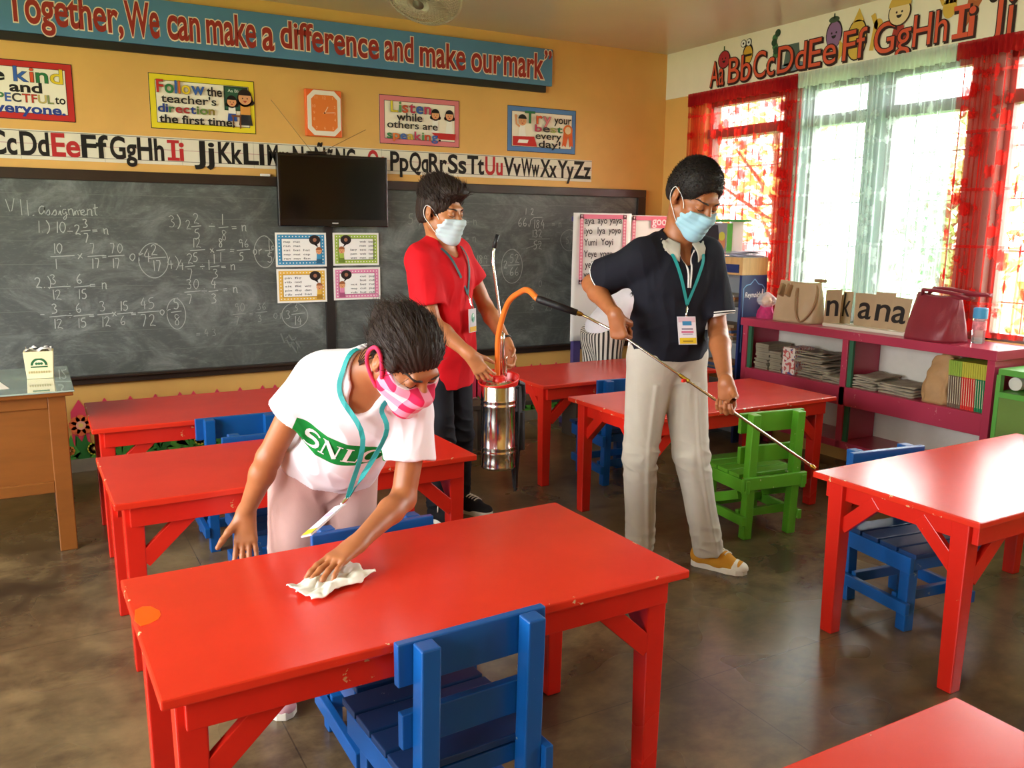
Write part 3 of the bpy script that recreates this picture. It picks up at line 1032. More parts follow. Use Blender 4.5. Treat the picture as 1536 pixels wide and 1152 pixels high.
a = Art((1.457, -0.0418, 2.111), step=0.0008)
for k in range(1, 13):
    an = PI / 2 - k * PI / 6
    kk = 1 / max(abs(math.cos(an)) / 0.066, abs(math.sin(an)) / 0.09)
    a.textc(str(k), kk * math.cos(an), kk * math.sin(an) - 0.008, 0.017, '#f3b285', 1)
a.build('numerals', e)
a = Art((1.457, -0.0430, 2.111), step=0.0008)
a.stroke([(0, 0), (0.022, 0.038)], 0.005, '#f6d3b4', 1)
a.stroke([(-0.01, -0.001), (0.062, 0.006)], 0.004, '#f6d3b4', 2)
a.disc(0, 0, 0.005, '#5a3018', 3)
a.build('clock_hands', e)

# ------------------------------------------------------------------ blackboard
def m_board():
    m, t, p = newmat('blackboard_slate')
    v = t.coord()
    sm = t.noise(t.mapping(v, (1, 1, 1.6), (0, 0.5, 0)), 2.2, 6, 0.7, 1.5)
    fine = t.noise(t.mapping(v, (2, 1, 7), (0, 0.7, 0)), 9, 5, 0.75)
    f = t.math('ADD', t.math('MULTIPLY', t.ramp(sm, 0.42, 0.75), 0.6), t.math('MULTIPLY', t.ramp(fine, 0.5, 0.85), 0.5))
    col = t.mix(f, lin('#4b504d'), lin('#8e948f'))
    t.link(col, p.inputs['Base Color'])
    p.inputs['Roughness'].default_value = 0.55
    return m
M['slate'] = m_board()
M['dark_frame'] = mat('dark_frame_wood', '#2b1f18', 0.4, var=0.2, coat=0.2)
e = empty('blackboard', (1.2, -0.02, 1.1), 'long dark blackboard covered in chalk fractions', 'blackboard')
BX0, BX1, BZ0, BZ1 = -1.1, 3.985, 0.515, 1.7167
MB().span((BX0, -0.014, BZ0 + 0.03), (1.44, -0.002, BZ1 - 0.03)).build('slate_panel', M['slate'], e, world=True)
MB().span((1.49, -0.014, BZ0 + 0.03), (BX1 - 0.03, -0.002, BZ1 - 0.03)).build('slate_panel', M['slate'], e, world=True)
fr = MB()
fr.span((BX0, -0.036, BZ1 - 0.058), (BX1, -0.001, BZ1))
fr.span((BX0, -0.036, BZ0), (BX1, -0.001, BZ0 + 0.05))
fr.span((BX1 - 0.075, -0.0355, BZ0 + 0.05), (BX1, -0.001, BZ1 - 0.058))
fr.build('frame', M['dark_frame'], e, world=True, bevel=0.003)
MB().span((1.435, -0.03, BZ0 + 0.05), (1.495, -0.001, BZ1 - 0.058)).build('divider', M['black_paint'], e, world=True, bevel=0.002)
MB().span((BX0, -0.062, BZ0 + 0.036), (BX1, -0.0362, BZ0 + 0.05)).build('chalk_ledge', M['dark_frame'], e, world=True, bevel=0.002)
a = Art((0, -0.0143, 0), step=0.0003)
for z in (1.584, 1.4556, 1.328, 1.2007, 1.072, 0.942, 0.813, 0.69):
    for x0, x1 in ((BX0, 1.435), (1.495, BX1 - 0.08)):
        a.rect(x0, z - 0.0012, x1, z + 0.0012, '#6b706b', 1)
a.build('ruled_lines', e)

# handwriting: single strokes in a 1-high box
ST = {
 '0': [[(.3, 0), (.08, .2), (.05, .6), (.25, 1), (.5, .85), (.52, .35), (.3, 0)]],
 '1': [[(.25, 1), (.22, 0)]],
 '2': [[(.05, .8), (.2, 1), (.45, .9), (.42, .6), (.05, .02), (.3, .1), (.55, .02)]],
 '3': [[(.08, .9), (.3, 1), (.48, .8), (.22, .55), (.5, .35), (.4, .05), (.05, .05)]],
 '4': [[(.35, 1), (.05, .4), (.55, .42)], [(.42, .7), (.4, 0)]],
 '5': [[(.5, 1), (.15, .97), (.1, .6), (.42, .6), (.5, .25), (.3, 0), (.05, .08)]],
 '6': [[(.42, 1), (.12, .6), (.08, .2), (.3, 0), (.5, .2), (.4, .45), (.1, .3)]],
 '7': [[(.05, 1), (.5, 1), (.22, 0)]],
 '8': [[(.45, .85), (.2, 1), (.1, .75), (.45, .35), (.35, 0), (.1, .1), (.15, .4), (.5, .8)]],
 '9': [[(.48, .8), (.25, 1), (.08, .75), (.25, .52), (.48, .75), (.42, 0)]],
 'n': [[(.08, .6), (.1, 0)], [(.1, .4), (.28, .6), (.42, .5), (.42, 0), (.5, .02)]],
 'o': [[(.3, 0), (.08, .2), (.15, .55), (.4, .6), (.5, .3), (.3, 0)]],
 'r': [[(.1, .6), (.12, 0)], [(.12, .4), (.28, .58), (.42, .55)]],
 'x': [[(.05, .55), (.5, .1)], [(.45, .6), (.08, .05)]],
 '=': [[(.05, .42), (.5, .44)], [(.05, .24), (.5, .26)]],
 '-': [[(.05, .35), (.5, .37)]],
 '/': [[(.03, .36), (.5, .36)], [(.27, .56), (.29, .58)], [(.27, .14), (.29, .16)]],
 ')': [[(.1, 1.1), (.32, .7), (.3, .2), (.1, -.1)]],
 '.': [[(.1, .02), (.15, .05)]],
 'V': [[(.03, 1), (.25, 0), (.5, 1.05)]],
 'I': [[(.2, 1), (.2, 0)]],
 'A': [[(.45, .75), (.2, .8), (.02, .4), (.15, 0), (.42, .3), (.5, .78), (.45, .2), (.6, .02)]],
 's': [[(.0, .02), (.3, .55), (.4, .2), (.3, 0), (.12, .05)], ],
 'i': [[(.02, .05), (.2, .5), (.2, .08), (.35, .02)], [(.24, .75), (.26, .78)]],
 'g': [[(.4, .5), (.15, .55), (.05, .25), (.2, .05), (.4, .45), (.38, -.3), (.15, -.4), (.1, -.2), (.5, .1)]],
 'm': [[(.02, .05), (.1, .5), (.12, .02)], [(.12, .35), (.28, .52), (.33, .02)], [(.33, .35), (.5, .52), (.55, .05), (.62, .05)]],
 'e': [[(.03, .2), (.35, .3), (.3, .52), (.1, .45), (.06, .15), (.25, 0), (.5, .1)]],
 't': [[(.25, 1), (.2, .1), (.4, .02)], [(.05, .65), (.45, .7)]],
 'q': [[(.0, .4), (.12, .0), (.3, 1.0), (1.6, 1.04)]],
}
rnc = random.Random(5)
def chalk(a, s, x, z, h, c='#a3a9a3', w=0.0048, adv=0.66, jit=0.03):
    for ch in s:
        if ch == ' ':
            x += h * adv * 0.55
            continue
        for st in ST.get(ch, []):
            pts = [(x + (px + rnc.uniform(-jit, jit)) * h, z + (pz + rnc.uniform(-jit, jit)) * h) for px, pz in st]
            # round the corners
            if len(pts) > 2:
                q = [pts[0]]
                for i in range(len(pts) - 1):
                    p0, p1 = pts[i], pts[i + 1]
                    q += [(p0[0] * .75 + p1[0] * .25, p0[1] * .75 + p1[1] * .25), (p0[0] * .25 + p1[0] * .75, p0[1] * .25 + p1[1] * .75)]
                pts = q + [pts[-1]]
            a.stroke(pts, w * rnc.uniform(0.7, 1.15), c, 2)
        x += h * (adv * (0.55 if ch in '.1I)i' else 1.0))
    return x
def frac(a, n, d, x, z, h=0.05, c='#a3a9a3', bar=None):
    wn = max(len(n), len(d)) * h * 0.6
    chalk(a, n, x, z + 0.014, h, c)
    chalk(a, d, x, z - h - 0.016, h, c)
    a.stroke([(x - 0.012, z - 0.004), (x + (bar or wn) + 0.008, z + 0.002)], 0.0045, c, 2)
def ring(a, x, z, rx, rz, c='#9aa09a'):
    a.stroke([(x + rx * (1 + .03 * math.sin(2.1 * t_ + x * 9)) * math.cos(t_ + 1.2), z + rz * (1 + .03 * math.cos(1.7 * t_)) * math.sin(t_ + 1.2)) for t_ in [k * 6.5 / 44 for k in range(45)]], 0.0045, c, 2)
a = Art((0, -0.0146, 0), step=0.0003)
chalk(a, 'VII.', -0.305, 1.462, 0.085)
chalk(a, 'Assignment', -0.150, 1.468, 0.062, adv=0.5)
chalk(a, '1.) 10', -0.170, 1.372, 0.062)
chalk(a, '/2', -0.02, 1.362, 0.055)
frac(a, '3', '7', 0.06, 1.385, 0.05)
chalk(a, '= n', 0.105, 1.365, 0.055)
frac(a, '10', '1', -0.10, 1.245, 0.055, bar=0.10)
chalk(a, 'x', 0.02, 1.225, 0.055)
frac(a, '7', '17', 0.085, 1.245, 0.055)
chalk(a, '=', 0.145, 1.222, 0.05)
frac(a, '70', '17', 0.19, 1.245, 0.055)
chalk(a, 'or', 0.285, 1.212, 0.075)
chalk(a, '4', 0.36, 1.205, 0.08)
frac(a, '2', '17', 0.405, 1.232, 0.062)
ring(a, 0.418, 1.215, 0.078, 0.098)
chalk(a, '2.)', -0.20, 1.07, 0.06)
frac(a, '3', '12', -0.125, 1.075, 0.055)
chalk(a, '/', -0.055, 1.055, 0.06)
frac(a, '6', '15', 0.005, 1.075, 0.055)
chalk(a, '= n', 0.07, 1.058, 0.06)
chalk(a, '-', -0.19, 0.905, 0.05)
frac(a, '3', '12', -0.13, 0.912, 0.055)
chalk(a, '/', -0.055, 0.892, 0.055)
frac(a, '6', '15', -0.01, 0.912, 0.055)
chalk(a, '=', 0.055, 0.89, 0.055)
frac(a, '3', '12', 0.112, 0.915, 0.058)
chalk(a, 'x', 0.175, 0.895, 0.05)
frac(a, '15', '6', 0.215, 0.915, 0.055)
chalk(a, '=', 0.275, 0.89, 0.055)
frac(a, '45', '72', 0.325, 0.918, 0.068, bar=0.10)
chalk(a, 'or', 0.43, 0.893, 0.058)
frac(a, '5', '8', 0.508, 0.913, 0.066)
ring(a, 0.525, 0.90, 0.052, 0.09)
chalk(a, '3)', 0.51, 1.405, 0.07)
chalk(a, '2', 0.605, 1.395, 0.055)
frac(a, '2', '5', 0.65, 1.415, 0.06)
chalk(a, '/', 0.735, 1.39, 0.07)
frac(a, '1', '8', 0.805, 1.41, 0.062)
chalk(a, '= n', 0.868, 1.388, 0.058)
frac(a, '12', '5', 0.635, 1.275, 0.055)
chalk(a, 'x', 0.735, 1.255, 0.05)
frac(a, '8', '1', 0.785, 1.275, 0.055)
chalk(a, '=', 0.85, 1.252, 0.055)
frac(a, '96', '5', 0.905, 1.275, 0.05)
chalk(a, 'or 19', 0.985, 1.245, 0.055)
frac(a, '1', '5', 1.075, 1.272, 0.06)
ring(a, 1.06, 1.262, 0.062, 0.095)
chalk(a, '4)', 0.485, 1.165, 0.07)
chalk(a, '4', 0.55, 1.158, 0.06)
frac(a, '2', '7', 0.602, 1.18, 0.06)
chalk(a, '/1', 0.672, 1.155, 0.06)
frac(a, '1', '3', 0.745, 1.178, 0.058)
chalk(a, '= n', 0.795, 1.155, 0.055)
frac(a, '30', '7', 0.59, 1.03, 0.06)
chalk(a, '/', 0.675, 1.01, 0.06)
frac(a, '4', '3', 0.728, 1.03, 0.06)
chalk(a, '= n', 0.795, 1.015, 0.06)
GY = '#868c86'
frac(a, '90', '7', 0.862, 0.885, 0.052, GY)
chalk(a, '=', 0.95, 0.865, 0.045, GY)
frac(a, '36', '3', 1.0, 0.89, 0.045, GY)
chalk(a, 'or', 1.095, 0.845, 0.06, GY)
chalk(a, '3', 1.175, 0.84, 0.055)
frac(a, '3', '14', 1.225, 0.872, 0.056)
ring(a, 1.235, 0.862, 0.082, 0.078)
for dx, dz in ((0.0, 0.0), (0.02, 0.02), (-0.03, 0.03), (0.05, -0.01), (0.03, -0.04)):
    a.stroke([(1.17 + dx, 0.72 + dz), (1.2 + dx * 1.3, 0.66 + dz), (1.215 + dx, 0.70 + dz)], 0.01, '#6f746f', 1)
chalk(a, '= 4 3', 0.63, 0.755, 0.045, GY)
# right hand panel
chalk(a, '5.)', 2.015, 1.438, 0.07, GY)
chalk(a, '= n', 2.44, 1.44, 0.06, GY)
chalk(a, '22', 2.36, 1.35, 0.05, GY)
chalk(a, '= n', 2.44, 1.325, 0.055, GY)
frac(a, '189', '66', 2.525, 1.158, 0.058, '#9aa09a')
chalk(a, '2', 2.745, 1.135, 0.055)
frac(a, '52', '66', 2.795, 1.16, 0.062)
ring(a, 2.815, 1.15, 0.088, 0.118)
chalk(a, '66', 2.86, 1.432, 0.06)
chalk(a, 'q', 2.945, 1.42, 0.075)
chalk(a, '184', 2.985, 1.42, 0.062)
chalk(a, '1  2', 2.915, 1.515, 0.045)
chalk(a, '= n', 3.145, 1.43, 0.055, GY)
chalk(a, '132', 2.975, 1.355, 0.055)
a.stroke([(2.955, 1.342), (3.13, 1.345)], 0.005, GY, 2)
chalk(a, '52', 2.99, 1.27, 0.06)
a.stroke([(2.93, 1.275), (3.06, 1.315)], 0.005, GY, 2)
ring(a, 3.30, 1.335, 0.075, 0.075, GY)
chalk(a, '5)', 3.27, 1.31, 0.05, GY)
chalk(a, '0', 3.04, 0.995, 0.05, GY)
frac(a, '2', '5', 2.98, 0.89, 0.045, GY)
frac(a, '16', '25', 3.10, 0.885, 0.05, GY)
chalk(a, '4', 2.73, 0.87, 0.05, GY)
a.build('chalk_writing', e)
tag(MB().span((1.055, -0.030, 1.7172), (1.11, -0.004, 1.731)).build('chalk_stick_box', pal('#e6e2da')),
    'small white chalk box lying on the top edge of the blackboard frame', 'chalk box')

# ------------------------------------------------------------------ television
e = empty('television', (1.47, -0.09, 1.625), 'black flat television hanging over the middle of the blackboard', 'television')
M['tv_body'] = mat('tv_gloss_black', '#0e0d0d', 0.25, coat=0.3)
m, t, p = newmat('tv_screen')
p.inputs['Base Color'].default_value = (*lin('#0c0a09'), 1)
p.inputs['Roughness'].default_value = 0.12
M['tv_screen'] = m
tx0, tx1, tz0, tz1 = 1.135, 1.843, 1.418, 1.858
MB().span((tx0, -0.10, tz0), (tx1, -0.06, tz1)).build('casing', M['tv_body'], e, world=True, bevel=0.006)
MB().span((tx0 + 0.018, -0.1025, tz0 + 0.045), (tx1 - 0.018, -0.0995, tz1 - 0.018)).build('screen', M['tv_screen'], e, world=True)
MB().span((1.38, -0.06, 1.52), (1.60, -0.0005, 1.75)).build('wall_bracket', M['black_paint'], e, world=True)
a = Art((0, -0.1004, 0), step=0.0006)
a.rect(1.468, tz0 + 0.018, 1.508, tz0 + 0.026, '#a9a49c', 1)
a.build('badge', e)
e = empty('television_antenna', (1.40, -0.06, 1.865), 'thin two-rod antenna standing behind the television', 'antenna')
MB().span((1.33, -0.085, 1.859), (1.45, -0.055, 1.875)).build('base', M['tv_body'], e, world=True)
M['rod'] = mat('brass_rod', '#9a7a4a', 0.35, metal=0.7)
MB().tube([(1.36, -0.07, 1.872), (1.134, -0.02, 2.169)], 0.0022, 6).build('rod', M['rod'], e, world=True)
MB().tube([(1.42, -0.07, 1.872), (1.73, -0.02, 2.03)], 0.0022, 6).build('rod', M['rod'], e, world=True)

# ------------------------------------------------------------------ four word charts on the blackboard
def wordchart(x0, z0, x1, z1, col, dark, label, letter, side):
    e = empty('word_chart', ((x0 + x1) / 2, -0.032, (z0 + z1) / 2), label, 'word chart', 'small word family charts under the television')
    MB().span((x0, -0.0335, z0), (x1, -0.031, z1)).build('sheet', pal('#e9e6dd'), e, world=True)
    a = Art((0, -0.0337, 0), step=0.0005)
    w, h = x1 - x0, z1 - z0
    a.rect(x0 + .012, z0 + .012, x1 - .012, z1 - .012, col, 1)
    for i in range(14):
        for zz in (z0 + .024, z1 - .024):
            a.disc(x0 + .025 + i * (w - .05) / 13, zz, 0.004, '#f2efe6', 2, n=10)
    for i in range(1, 8):
        for xx in (x0 + .024, x1 - .024):
            a.disc(xx, z0 + .024 + i * (h - .048) / 8, 0.004, '#f2efe6', 2, n=10)
    a.rect(x0 + .036, z0 + .034, x1 - .036, z1 - .034, dark, 3)
    a.rect(x0 + .040, z0 + .038, x1 - .040, z1 - .038, '#f0eee8', 4)
    a.build('border', e)
    a = Art((0, -0.0362, 0), step=0.0004)
    fam = dict(a=('map mat cap', 'ran man fan', 'sat bat hat'), e=('pen web bed', 'wet men pet', 'leg ten net'), i=('pin fig dim', 'rib mid hid', 'sit fit wig'), o=('mop cut pup', 'rub hut cub', 'nut bug run'))[letter]
    sx = x0 + 0.05 if side == 'r' else x0 + 0.115
    for r in range(5):
        for cidx, wd in enumerate(fam[r % 3].split()):
            if r < 2 and side == 'r' and cidx == 2:
                continue
            if r < 2 and side == 'l' and cidx == 0:
                continue
            a.text(wd, sx + cidx * 0.062, sx + cidx * 0.062 + 0.042, z1 - 0.062 - r * 0.026, 0.012, '#5b5b60', 1, 0.01)
    a.build('lettering', e)
    a = Art((0, -0.0362, 0), step=0.0004)
    bx = x1 - 0.075 if side == 'r' else x0 + 0.085
    a.disc(bx, z1 - 0.045, 0.036, '#2b211e', 1, ry=0.03)
    a.poly([(bx - .01, z1 - .07), (bx + .014, z1 - .066), (bx + (.02 if side == 'r' else -.02), z1 - .092)], '#2b211e', 1)
    a.disc(bx, z1 - 0.045, 0.012, '#a06a50', 2)
    cx = x1 - 0.05 if side == 'r' else x0 + 0.055
    kid(a, cx, z0 + 0.018, 0.068, 3, '#9a5a34', col, dark)
    a.build('picture', e)
wordchart(1.123, 1.168, 1.446, 1.380, '#3f8fb8', '#2b5f80', 'blue bordered word chart, upper left of the four under the television', 'a', 'r')
wordchart(1.490, 1.172, 1.799, 1.381, '#9fb84a', '#6d8430', 'green bordered word chart, upper right of the four under the television', 'e', 'l')
wordchart(1.124, 0.943, 1.442, 1.155, '#e0b24a', '#a87e26', 'yellow bordered word chart, lower left of the four under the television', 'i', 'r')
wordchart(1.488, 0.950, 1.805, 1.158, '#dc86a8', '#a85578', 'pink bordered word chart, lower right of the four under the television', 'o', 'l')

# ------------------------------------------------------------------ picket fence cut-outs along the wall
e = empty('picket_fence_decoration', (1.6, -0.005, 0.1), 'pink paper picket fence with green grass and flowers along the wall', 'wall decoration')
M['pink_card'] = mat('pink_card', '#d83a58', 0.55, var=0.05)
M['rail_card'] = mat('red_card_rail', '#c8343c', 0.55)
pxs = [-0.033]
for b in range(8):
    pxs += [0.103 + b * 0.495 + k * 0.1387 for k in range(4)][: (4 if b else 4)]
pxs = [x for x in pxs if x < 3.75]
for x in pxs:
    if -0.1 < x < 3.75:
        mb = MB()
        mb.prism([(x - 0.045, 0.13), (x + 0.045, 0.13), (x + 0.045, 0.355), (x, 0.425), (x - 0.045, 0.355)], (0, -0.003, 0), (1, 0, 0), (0, 0, 1), (0, -1, 0), 0.003)
        mb.build('picket', M['pink_card'], e, world=True)
MB().span((-0.09, -0.003, 0.26), (3.76, -0.0005, 0.295)).build('rail', M['rail_card'], e, world=True)
rn = random.Random(11)
a = Art((0, -0.007, 0), step=0.0006)
x = -0.1
while x < 3.72:
    g = rn.choice(['#3f8a34', '#2f7434', '#5ba23c', '#4a9440'])
    for k in range(6):
        an = rn.uniform(0.5, 2.64)
        L = rn.uniform(0.09, 0.15)
        ex, ez = x + L * math.cos(an), 0.085 + L * math.sin(an)
        dx, dz = -math.sin(an) * 0.022, math.cos(an) * 0.022
        a.poly([(x, 0.085), (x + (ex - x) * .5 + dx, 0.085 + (ez - .085) * .5 + dz), (ex, ez), (x + (ex - x) * .5 - dx, 0.085 + (ez - .085) * .5 - dz)], g, rn.randint(1, 4))
    a.disc(x, 0.105, 0.05, g, 1, ry=0.035)
    x += rn.uniform(0.05, 0.085)
a.build('grass', e)
def flower(x, z, r, pet, ctr, n=8):
    a = Art((0, -0.0115, 0), step=0.0006)
    for k in range(n):
        an = 2 * PI * k / n
        a.disc(x + r * 0.62 * math.cos(an), z + r * 0.62 * math.sin(an), r * 0.4, pet, 1, n=12)
    a.disc(x, z, r * 0.42, ctr, 2)
    a.disc(x, z, r * 0.2, '#e9c46a', 3)
    a.build('flower', e)
flower(-0.03, 0.275, 0.062, '#e06a3c', '#f0a68c')
flower(0.03, 0.13, 0.036, '#d8d24a', '#5a3a1e', 12)
flower(-0.1, 0.13, 0.03, '#e08a3c', '#8a4a2a')
for i, xx in enumerate((0.62, 0.95, 1.3, 1.95, 2.38, 2.52, 2.9, 3.15)):
    flower(xx, 0.12 + 0.03 * (i % 3), 0.036, ['#d8d24a', '#e06a3c', '#e0a0a8'][i % 3], '#5a3a1e', 10)

# ------------------------------------------------------------------ picture alphabet along the top of the window wall
e = empty('picture_alphabet', (WX - 0.006, -1.6, 2.55), 'picture alphabet in orange letters along the white band above the windows', 'alphabet strip')
a = Art((WX - 0.006, 0, 0), U=(0, -1, 0), V=(0, 0, 1), N=(-1, 0, 0), step=0.0009)
pr = [('Aa', .50, .64), ('Bb', .685, .90), ('Cc', .925, 1.113), ('Dd', 1.142, 1.38), ('Ee', 1.40, 1.615), ('Ff', 1.635, 1.86), ('Gg', 1.885, 2.125), ('Hh', 2.14, 2.345), ('Ii', 2.375, 2.508), ('Jj', 2.53, 2.76), ('Kk', 2.80, 3.02), ('Ll', 3.05, 3.22), ('Mm', 3.26, 3.5), ('Nn', 3.54, 3.74), ('Oo', 3.78, 4.0)]
for s, x0, x1 in pr:
    hz = 0.165
    a = Art((WX - 0.006, 0, 0), U=(0, -1, 0), V=(0, 0, 1), N=(-1, 0, 0), step=0.0009)
    if s == 'Ii':
        serif_i(a, x0 + .008, x1 + .0, 2.424, hz, '#3a2420', 4, .034, .006)
        serif_i(a, x0, x1 - .008, 2.432, hz, '#d9583a', 6, .030, .0)
    else:
        a.text(s, x0 + 0.008, x1 + 0.008, 2.432 - 0.008, hz, '#3a2420', 4, bold=0.03, maxw=1.0)
        a.text(s, x0, x1, 2.432, hz, '#d9583a', 6, bold=0.0, outline='#3a2420', ow=0.026, maxw=1.0)
    a.build('letter_pair', e)
a = None
def pic(name):
    global a
    if a is not None:
        a.build(pic.name, e)
    pic.name = name
    a = Art((WX - 0.006, 0, 0), U=(0, -1, 0), V=(0, 0, 1), N=(-1, 0, 0), step=0.0009)
DK = '#2c2422'
def face(x, z, s, l):
    for q in (-.35, .35):
        a.disc(x + q * s, z + .15 * s, .13 * s, DK, l, n=10)
    a.disc(x, z - .15 * s, .35 * s, DK, l, a0=PI, a1=2 * PI, n=10)
pic('apple_picture')
a.disc(.63, 2.60, .062, DK, 1); a.disc(.63, 2.60, .055, '#b03038', 2); a.rect(.622, 2.655, .634, 2.69, '#4a6a34', 2); face(.63, 2.60, .045, 3)
pic('bee_picture')
a.disc(.86, 2.60, .05, DK, 1, ry=.07); a.disc(.86, 2.595, .043, '#d8a93c', 2, ry=.06); a.rect(.82, 2.585, .90, 2.60, DK, 3)
for q in (.815, .865):
    a.disc(q, 2.675, .026, DK, 2); a.disc(q, 2.675, .021, '#f4f2ea', 3); a.disc(q, 2.675, .008, DK, 4)
pic('caterpillar_picture')
for k in range(8):
    a.disc(1.06 + .012 * k + .03 * math.sin(k * .8), 2.50 + .027 * k, .024, '#2f4a34' if k % 2 else '#4a7a4a', 1 + k % 2)
pic('drum_picture')
a.disc(1.26, 2.455, .12, DK, 1, ry=.035); a.disc(1.26, 2.46, .112, '#7a8a94', 2, ry=.028)
a.poly([(1.19, 2.47), (1.33, 2.47), (1.31, 2.60), (1.21, 2.60)], '#5a6a60', 2)
pic('eggplant_picture')
a.disc(1.585, 2.60, .062, DK, 1, ry=.085); a.disc(1.585, 2.595, .055, '#8d6a94', 2, ry=.078); a.disc(1.58, 2.685, .04, '#4a5a44', 3, ry=.018); a.rect(1.576, 2.69, 1.586, 2.72, '#4a5a44', 3); face(1.585, 2.60, .05, 3)
pic('fish_picture')
a.disc(1.755, 2.54, .075, DK, 1, ry=.12); a.disc(1.755, 2.54, .068, '#d8b04a', 2, ry=.112); a.poly([(1.72, 2.64), (1.76, 2.715), (1.80, 2.64)], '#d8b04a', 2); a.poly([(1.69, 2.50), (1.63, 2.56), (1.63, 2.44)], '#d8b04a', 2)
pic('banana_picture')
a.disc(1.90, 2.60, .03, '#d8b04a', 2); a.stroke([(1.86, 2.66), (1.885, 2.6), (1.865, 2.46)], .03, '#d8b04a', 2)
pic('girl_picture')
a.disc(2.04, 2.635, .074, DK, 7); a.disc(2.04, 2.635, .067, '#e6cfa0', 8); a.disc(2.04, 2.665, .072, '#d8b050', 9, a0=.05, a1=PI - .05); face(2.04, 2.63, .05, 9); a.poly([(1.98, 2.45), (2.10, 2.45), (2.07, 2.565), (2.01, 2.565)], '#a83a30', 3)
pic('hand_picture')
hx = 2.345
a.disc(hx, 2.60, .04, '#d8b04a', 2, ry=.055)
for q, L in ((-.045, .06), (-.02, .1), (.008, .1), (.034, .085)):
    a.stroke([(hx + q * .8, 2.62), (hx + q * 1.5, 2.62 + L)], .02, '#d8b04a', 2)
pic('ice_cream_picture')
a.disc(2.50, 2.66, .055, '#d8b04a', 2); a.poly([(2.45, 2.635), (2.55, 2.635), (2.42, 2.44)], '#b8683a', 1)
pic('jeep_picture')
a.poly([(2.55, 2.60), (2.75, 2.60), (2.73, 2.665), (2.68, 2.668), (2.665, 2.71), (2.60, 2.71), (2.59, 2.665), (2.555, 2.655)], '#3f6a94', 1)
for q in (2.59, 2.70):
    a.disc(q, 2.60, .026, DK, 2)
pic('kite_picture')
a.poly([(2.95, 2.70), (3.0, 2.6), (2.95, 2.5), (2.90, 2.6)], '#7a8a50', 1)
a.build('kite_picture', e)

# ------------------------------------------------------------------ ceiling fan
e = empty('orbit_fan', (1.66, -1.12, H - 0.02), 'grey wire-guarded orbit fan hanging from the ceiling', 'fan')
M['fan_grey'] = mat('fan_grey_metal', '#b9ae98', 0.4, metal=0.1)
M['fan_dark'] = mat('fan_dark_motor', '#5f5646', 0.5)
Rf = Matrix.Rotation(math.radians(28), 3, 'Y') @ Matrix.Rotation(math.radians(-20), 3, 'X')
ctr = Vector((0, 0.02, -0.105))
MB().lathe([(0.06, -0.02), (0.06, 0.018)], (0, 0, 0), 24).build('ceiling_plate', M['fan_grey'], e, smooth=False, bevel=0.004)
MB().tube([(0, 0, -0.01), (0, 0.01, -0.09), ctr + Rf @ Vector((0, 0, 0.06))], 0.014, 10).build('stem', M['fan_grey'], e, smooth=True)
def ringpts(r, z, n=48):
    return [ctr + Rf @ Vector((r * math.cos(2 * PI * k / n), r * math.sin(2 * PI * k / n), z)) for k in range(n)]
g = MB()
g.tube(ringpts(0.205, 0.0), 0.008, 8, closed=True)
for r, z in ((0.06, -0.075), (0.10, -0.068), (0.14, -0.055), (0.175, -0.034)):
    g.tube(ringpts(r, z, 40), 0.0016, 5, closed=True)
for k in range(64):
    an = 2 * PI * k / 64
    d = lambda r, z: ctr + Rf @ Vector((r * math.cos(an), r * math.sin(an), z))
    g.tube([d(0.03, -0.078), d(0.10, -0.068), d(0.17, -0.038), d(0.205, 0.0), d(0.17, 0.05), d(0.08, 0.07)], 0.0015, 4)
g.build('guard', M['fan_grey'], e, smooth=True)
for k in range(3):
    an = 2 * PI * k / 3
    def blade(u, v, an=an):
        r = 0.04 + 0.14 * u
        w_ = (v - 0.5) * (0.05 + 0.09 * math.sin(PI * min(1, u * 1.05)))
        a2 = an + w_ / r * 0.8
        return ctr + Rf @ Vector((r * math.cos(a2), r * math.sin(a2), (v - 0.5) * 0.045))
    MB().grid(blade, 10, 8).build('blade', M['fan_grey'], e, smooth=True, solid=0.003)
MB().lathe([(0.0, -0.082), (0.03, -0.08), (0.034, -0.07), (0.034, -0.03), (0.055, 0.0), (0.06, 0.06), (0.03, 0.085)], ctr, 24, Rf).build('motor', M['fan_dark'], e, smooth=True)

# ------------------------------------------------------------------ pink display shelf under the windows
M['rose'] = m_paint('rose_pink_paint', '#b23a55', '#c98a8a', 0.28, amount=0.62)
M['shelf_white'] = mat('shelf_white_back', '#d9d6ca', 0.6, var=0.08, vscale=4)
M['shelf_green'] = mat('dark_green_trim', '#2f6a4c', 0.5)
e = empty('display_shelf', (3.99, -2.14, 0), 'long rose pink low shelf standing under the windows', 'shelf')
XF, XB, Y0, Y1 = 3.85, 4.155, -1.285, -2.995
ZT = 0.86
MB().span((XF - 0.012, Y0 + 0.012, ZT - 0.05), (XB, Y1 - 0.012, ZT)).build('top', M['rose'], e, world=True, bevel=0.003)
for y, s in ((Y0, -1), (Y1, 1)):
    MB().span((XF, y, 0.17), (XB, y + s * 0.04, ZT - 0.05)).build('side_panel', M['rose'], e, world=True, bevel=0.002)
    MB().span((XF + 0.02, y + s * 0.02 - 0.02, 0.0), (XF + 0.06, y + s * 0.02 + 0.02, 0.17)).build('leg', M['rose'], e, world=True)
    MB().span((XB - 0.06, y + s * 0.02 - 0.02, 0.0), (XB - 0.02, y + s * 0.02 + 0.02, 0.17)).build('leg', M['rose'], e, world=True)
MB().span((XF, -2.085, 0.17), (XB - 0.02, -2.125, ZT - 0.05)).build('divider', M['rose'], e, world=True, bevel=0.002)
MB().span((XF + 0.025, Y0 - 0.04, 0.515), (XB - 0.015, Y1 + 0.04, 0.535)).build('shelf_board', M['rose'], e, world=True)
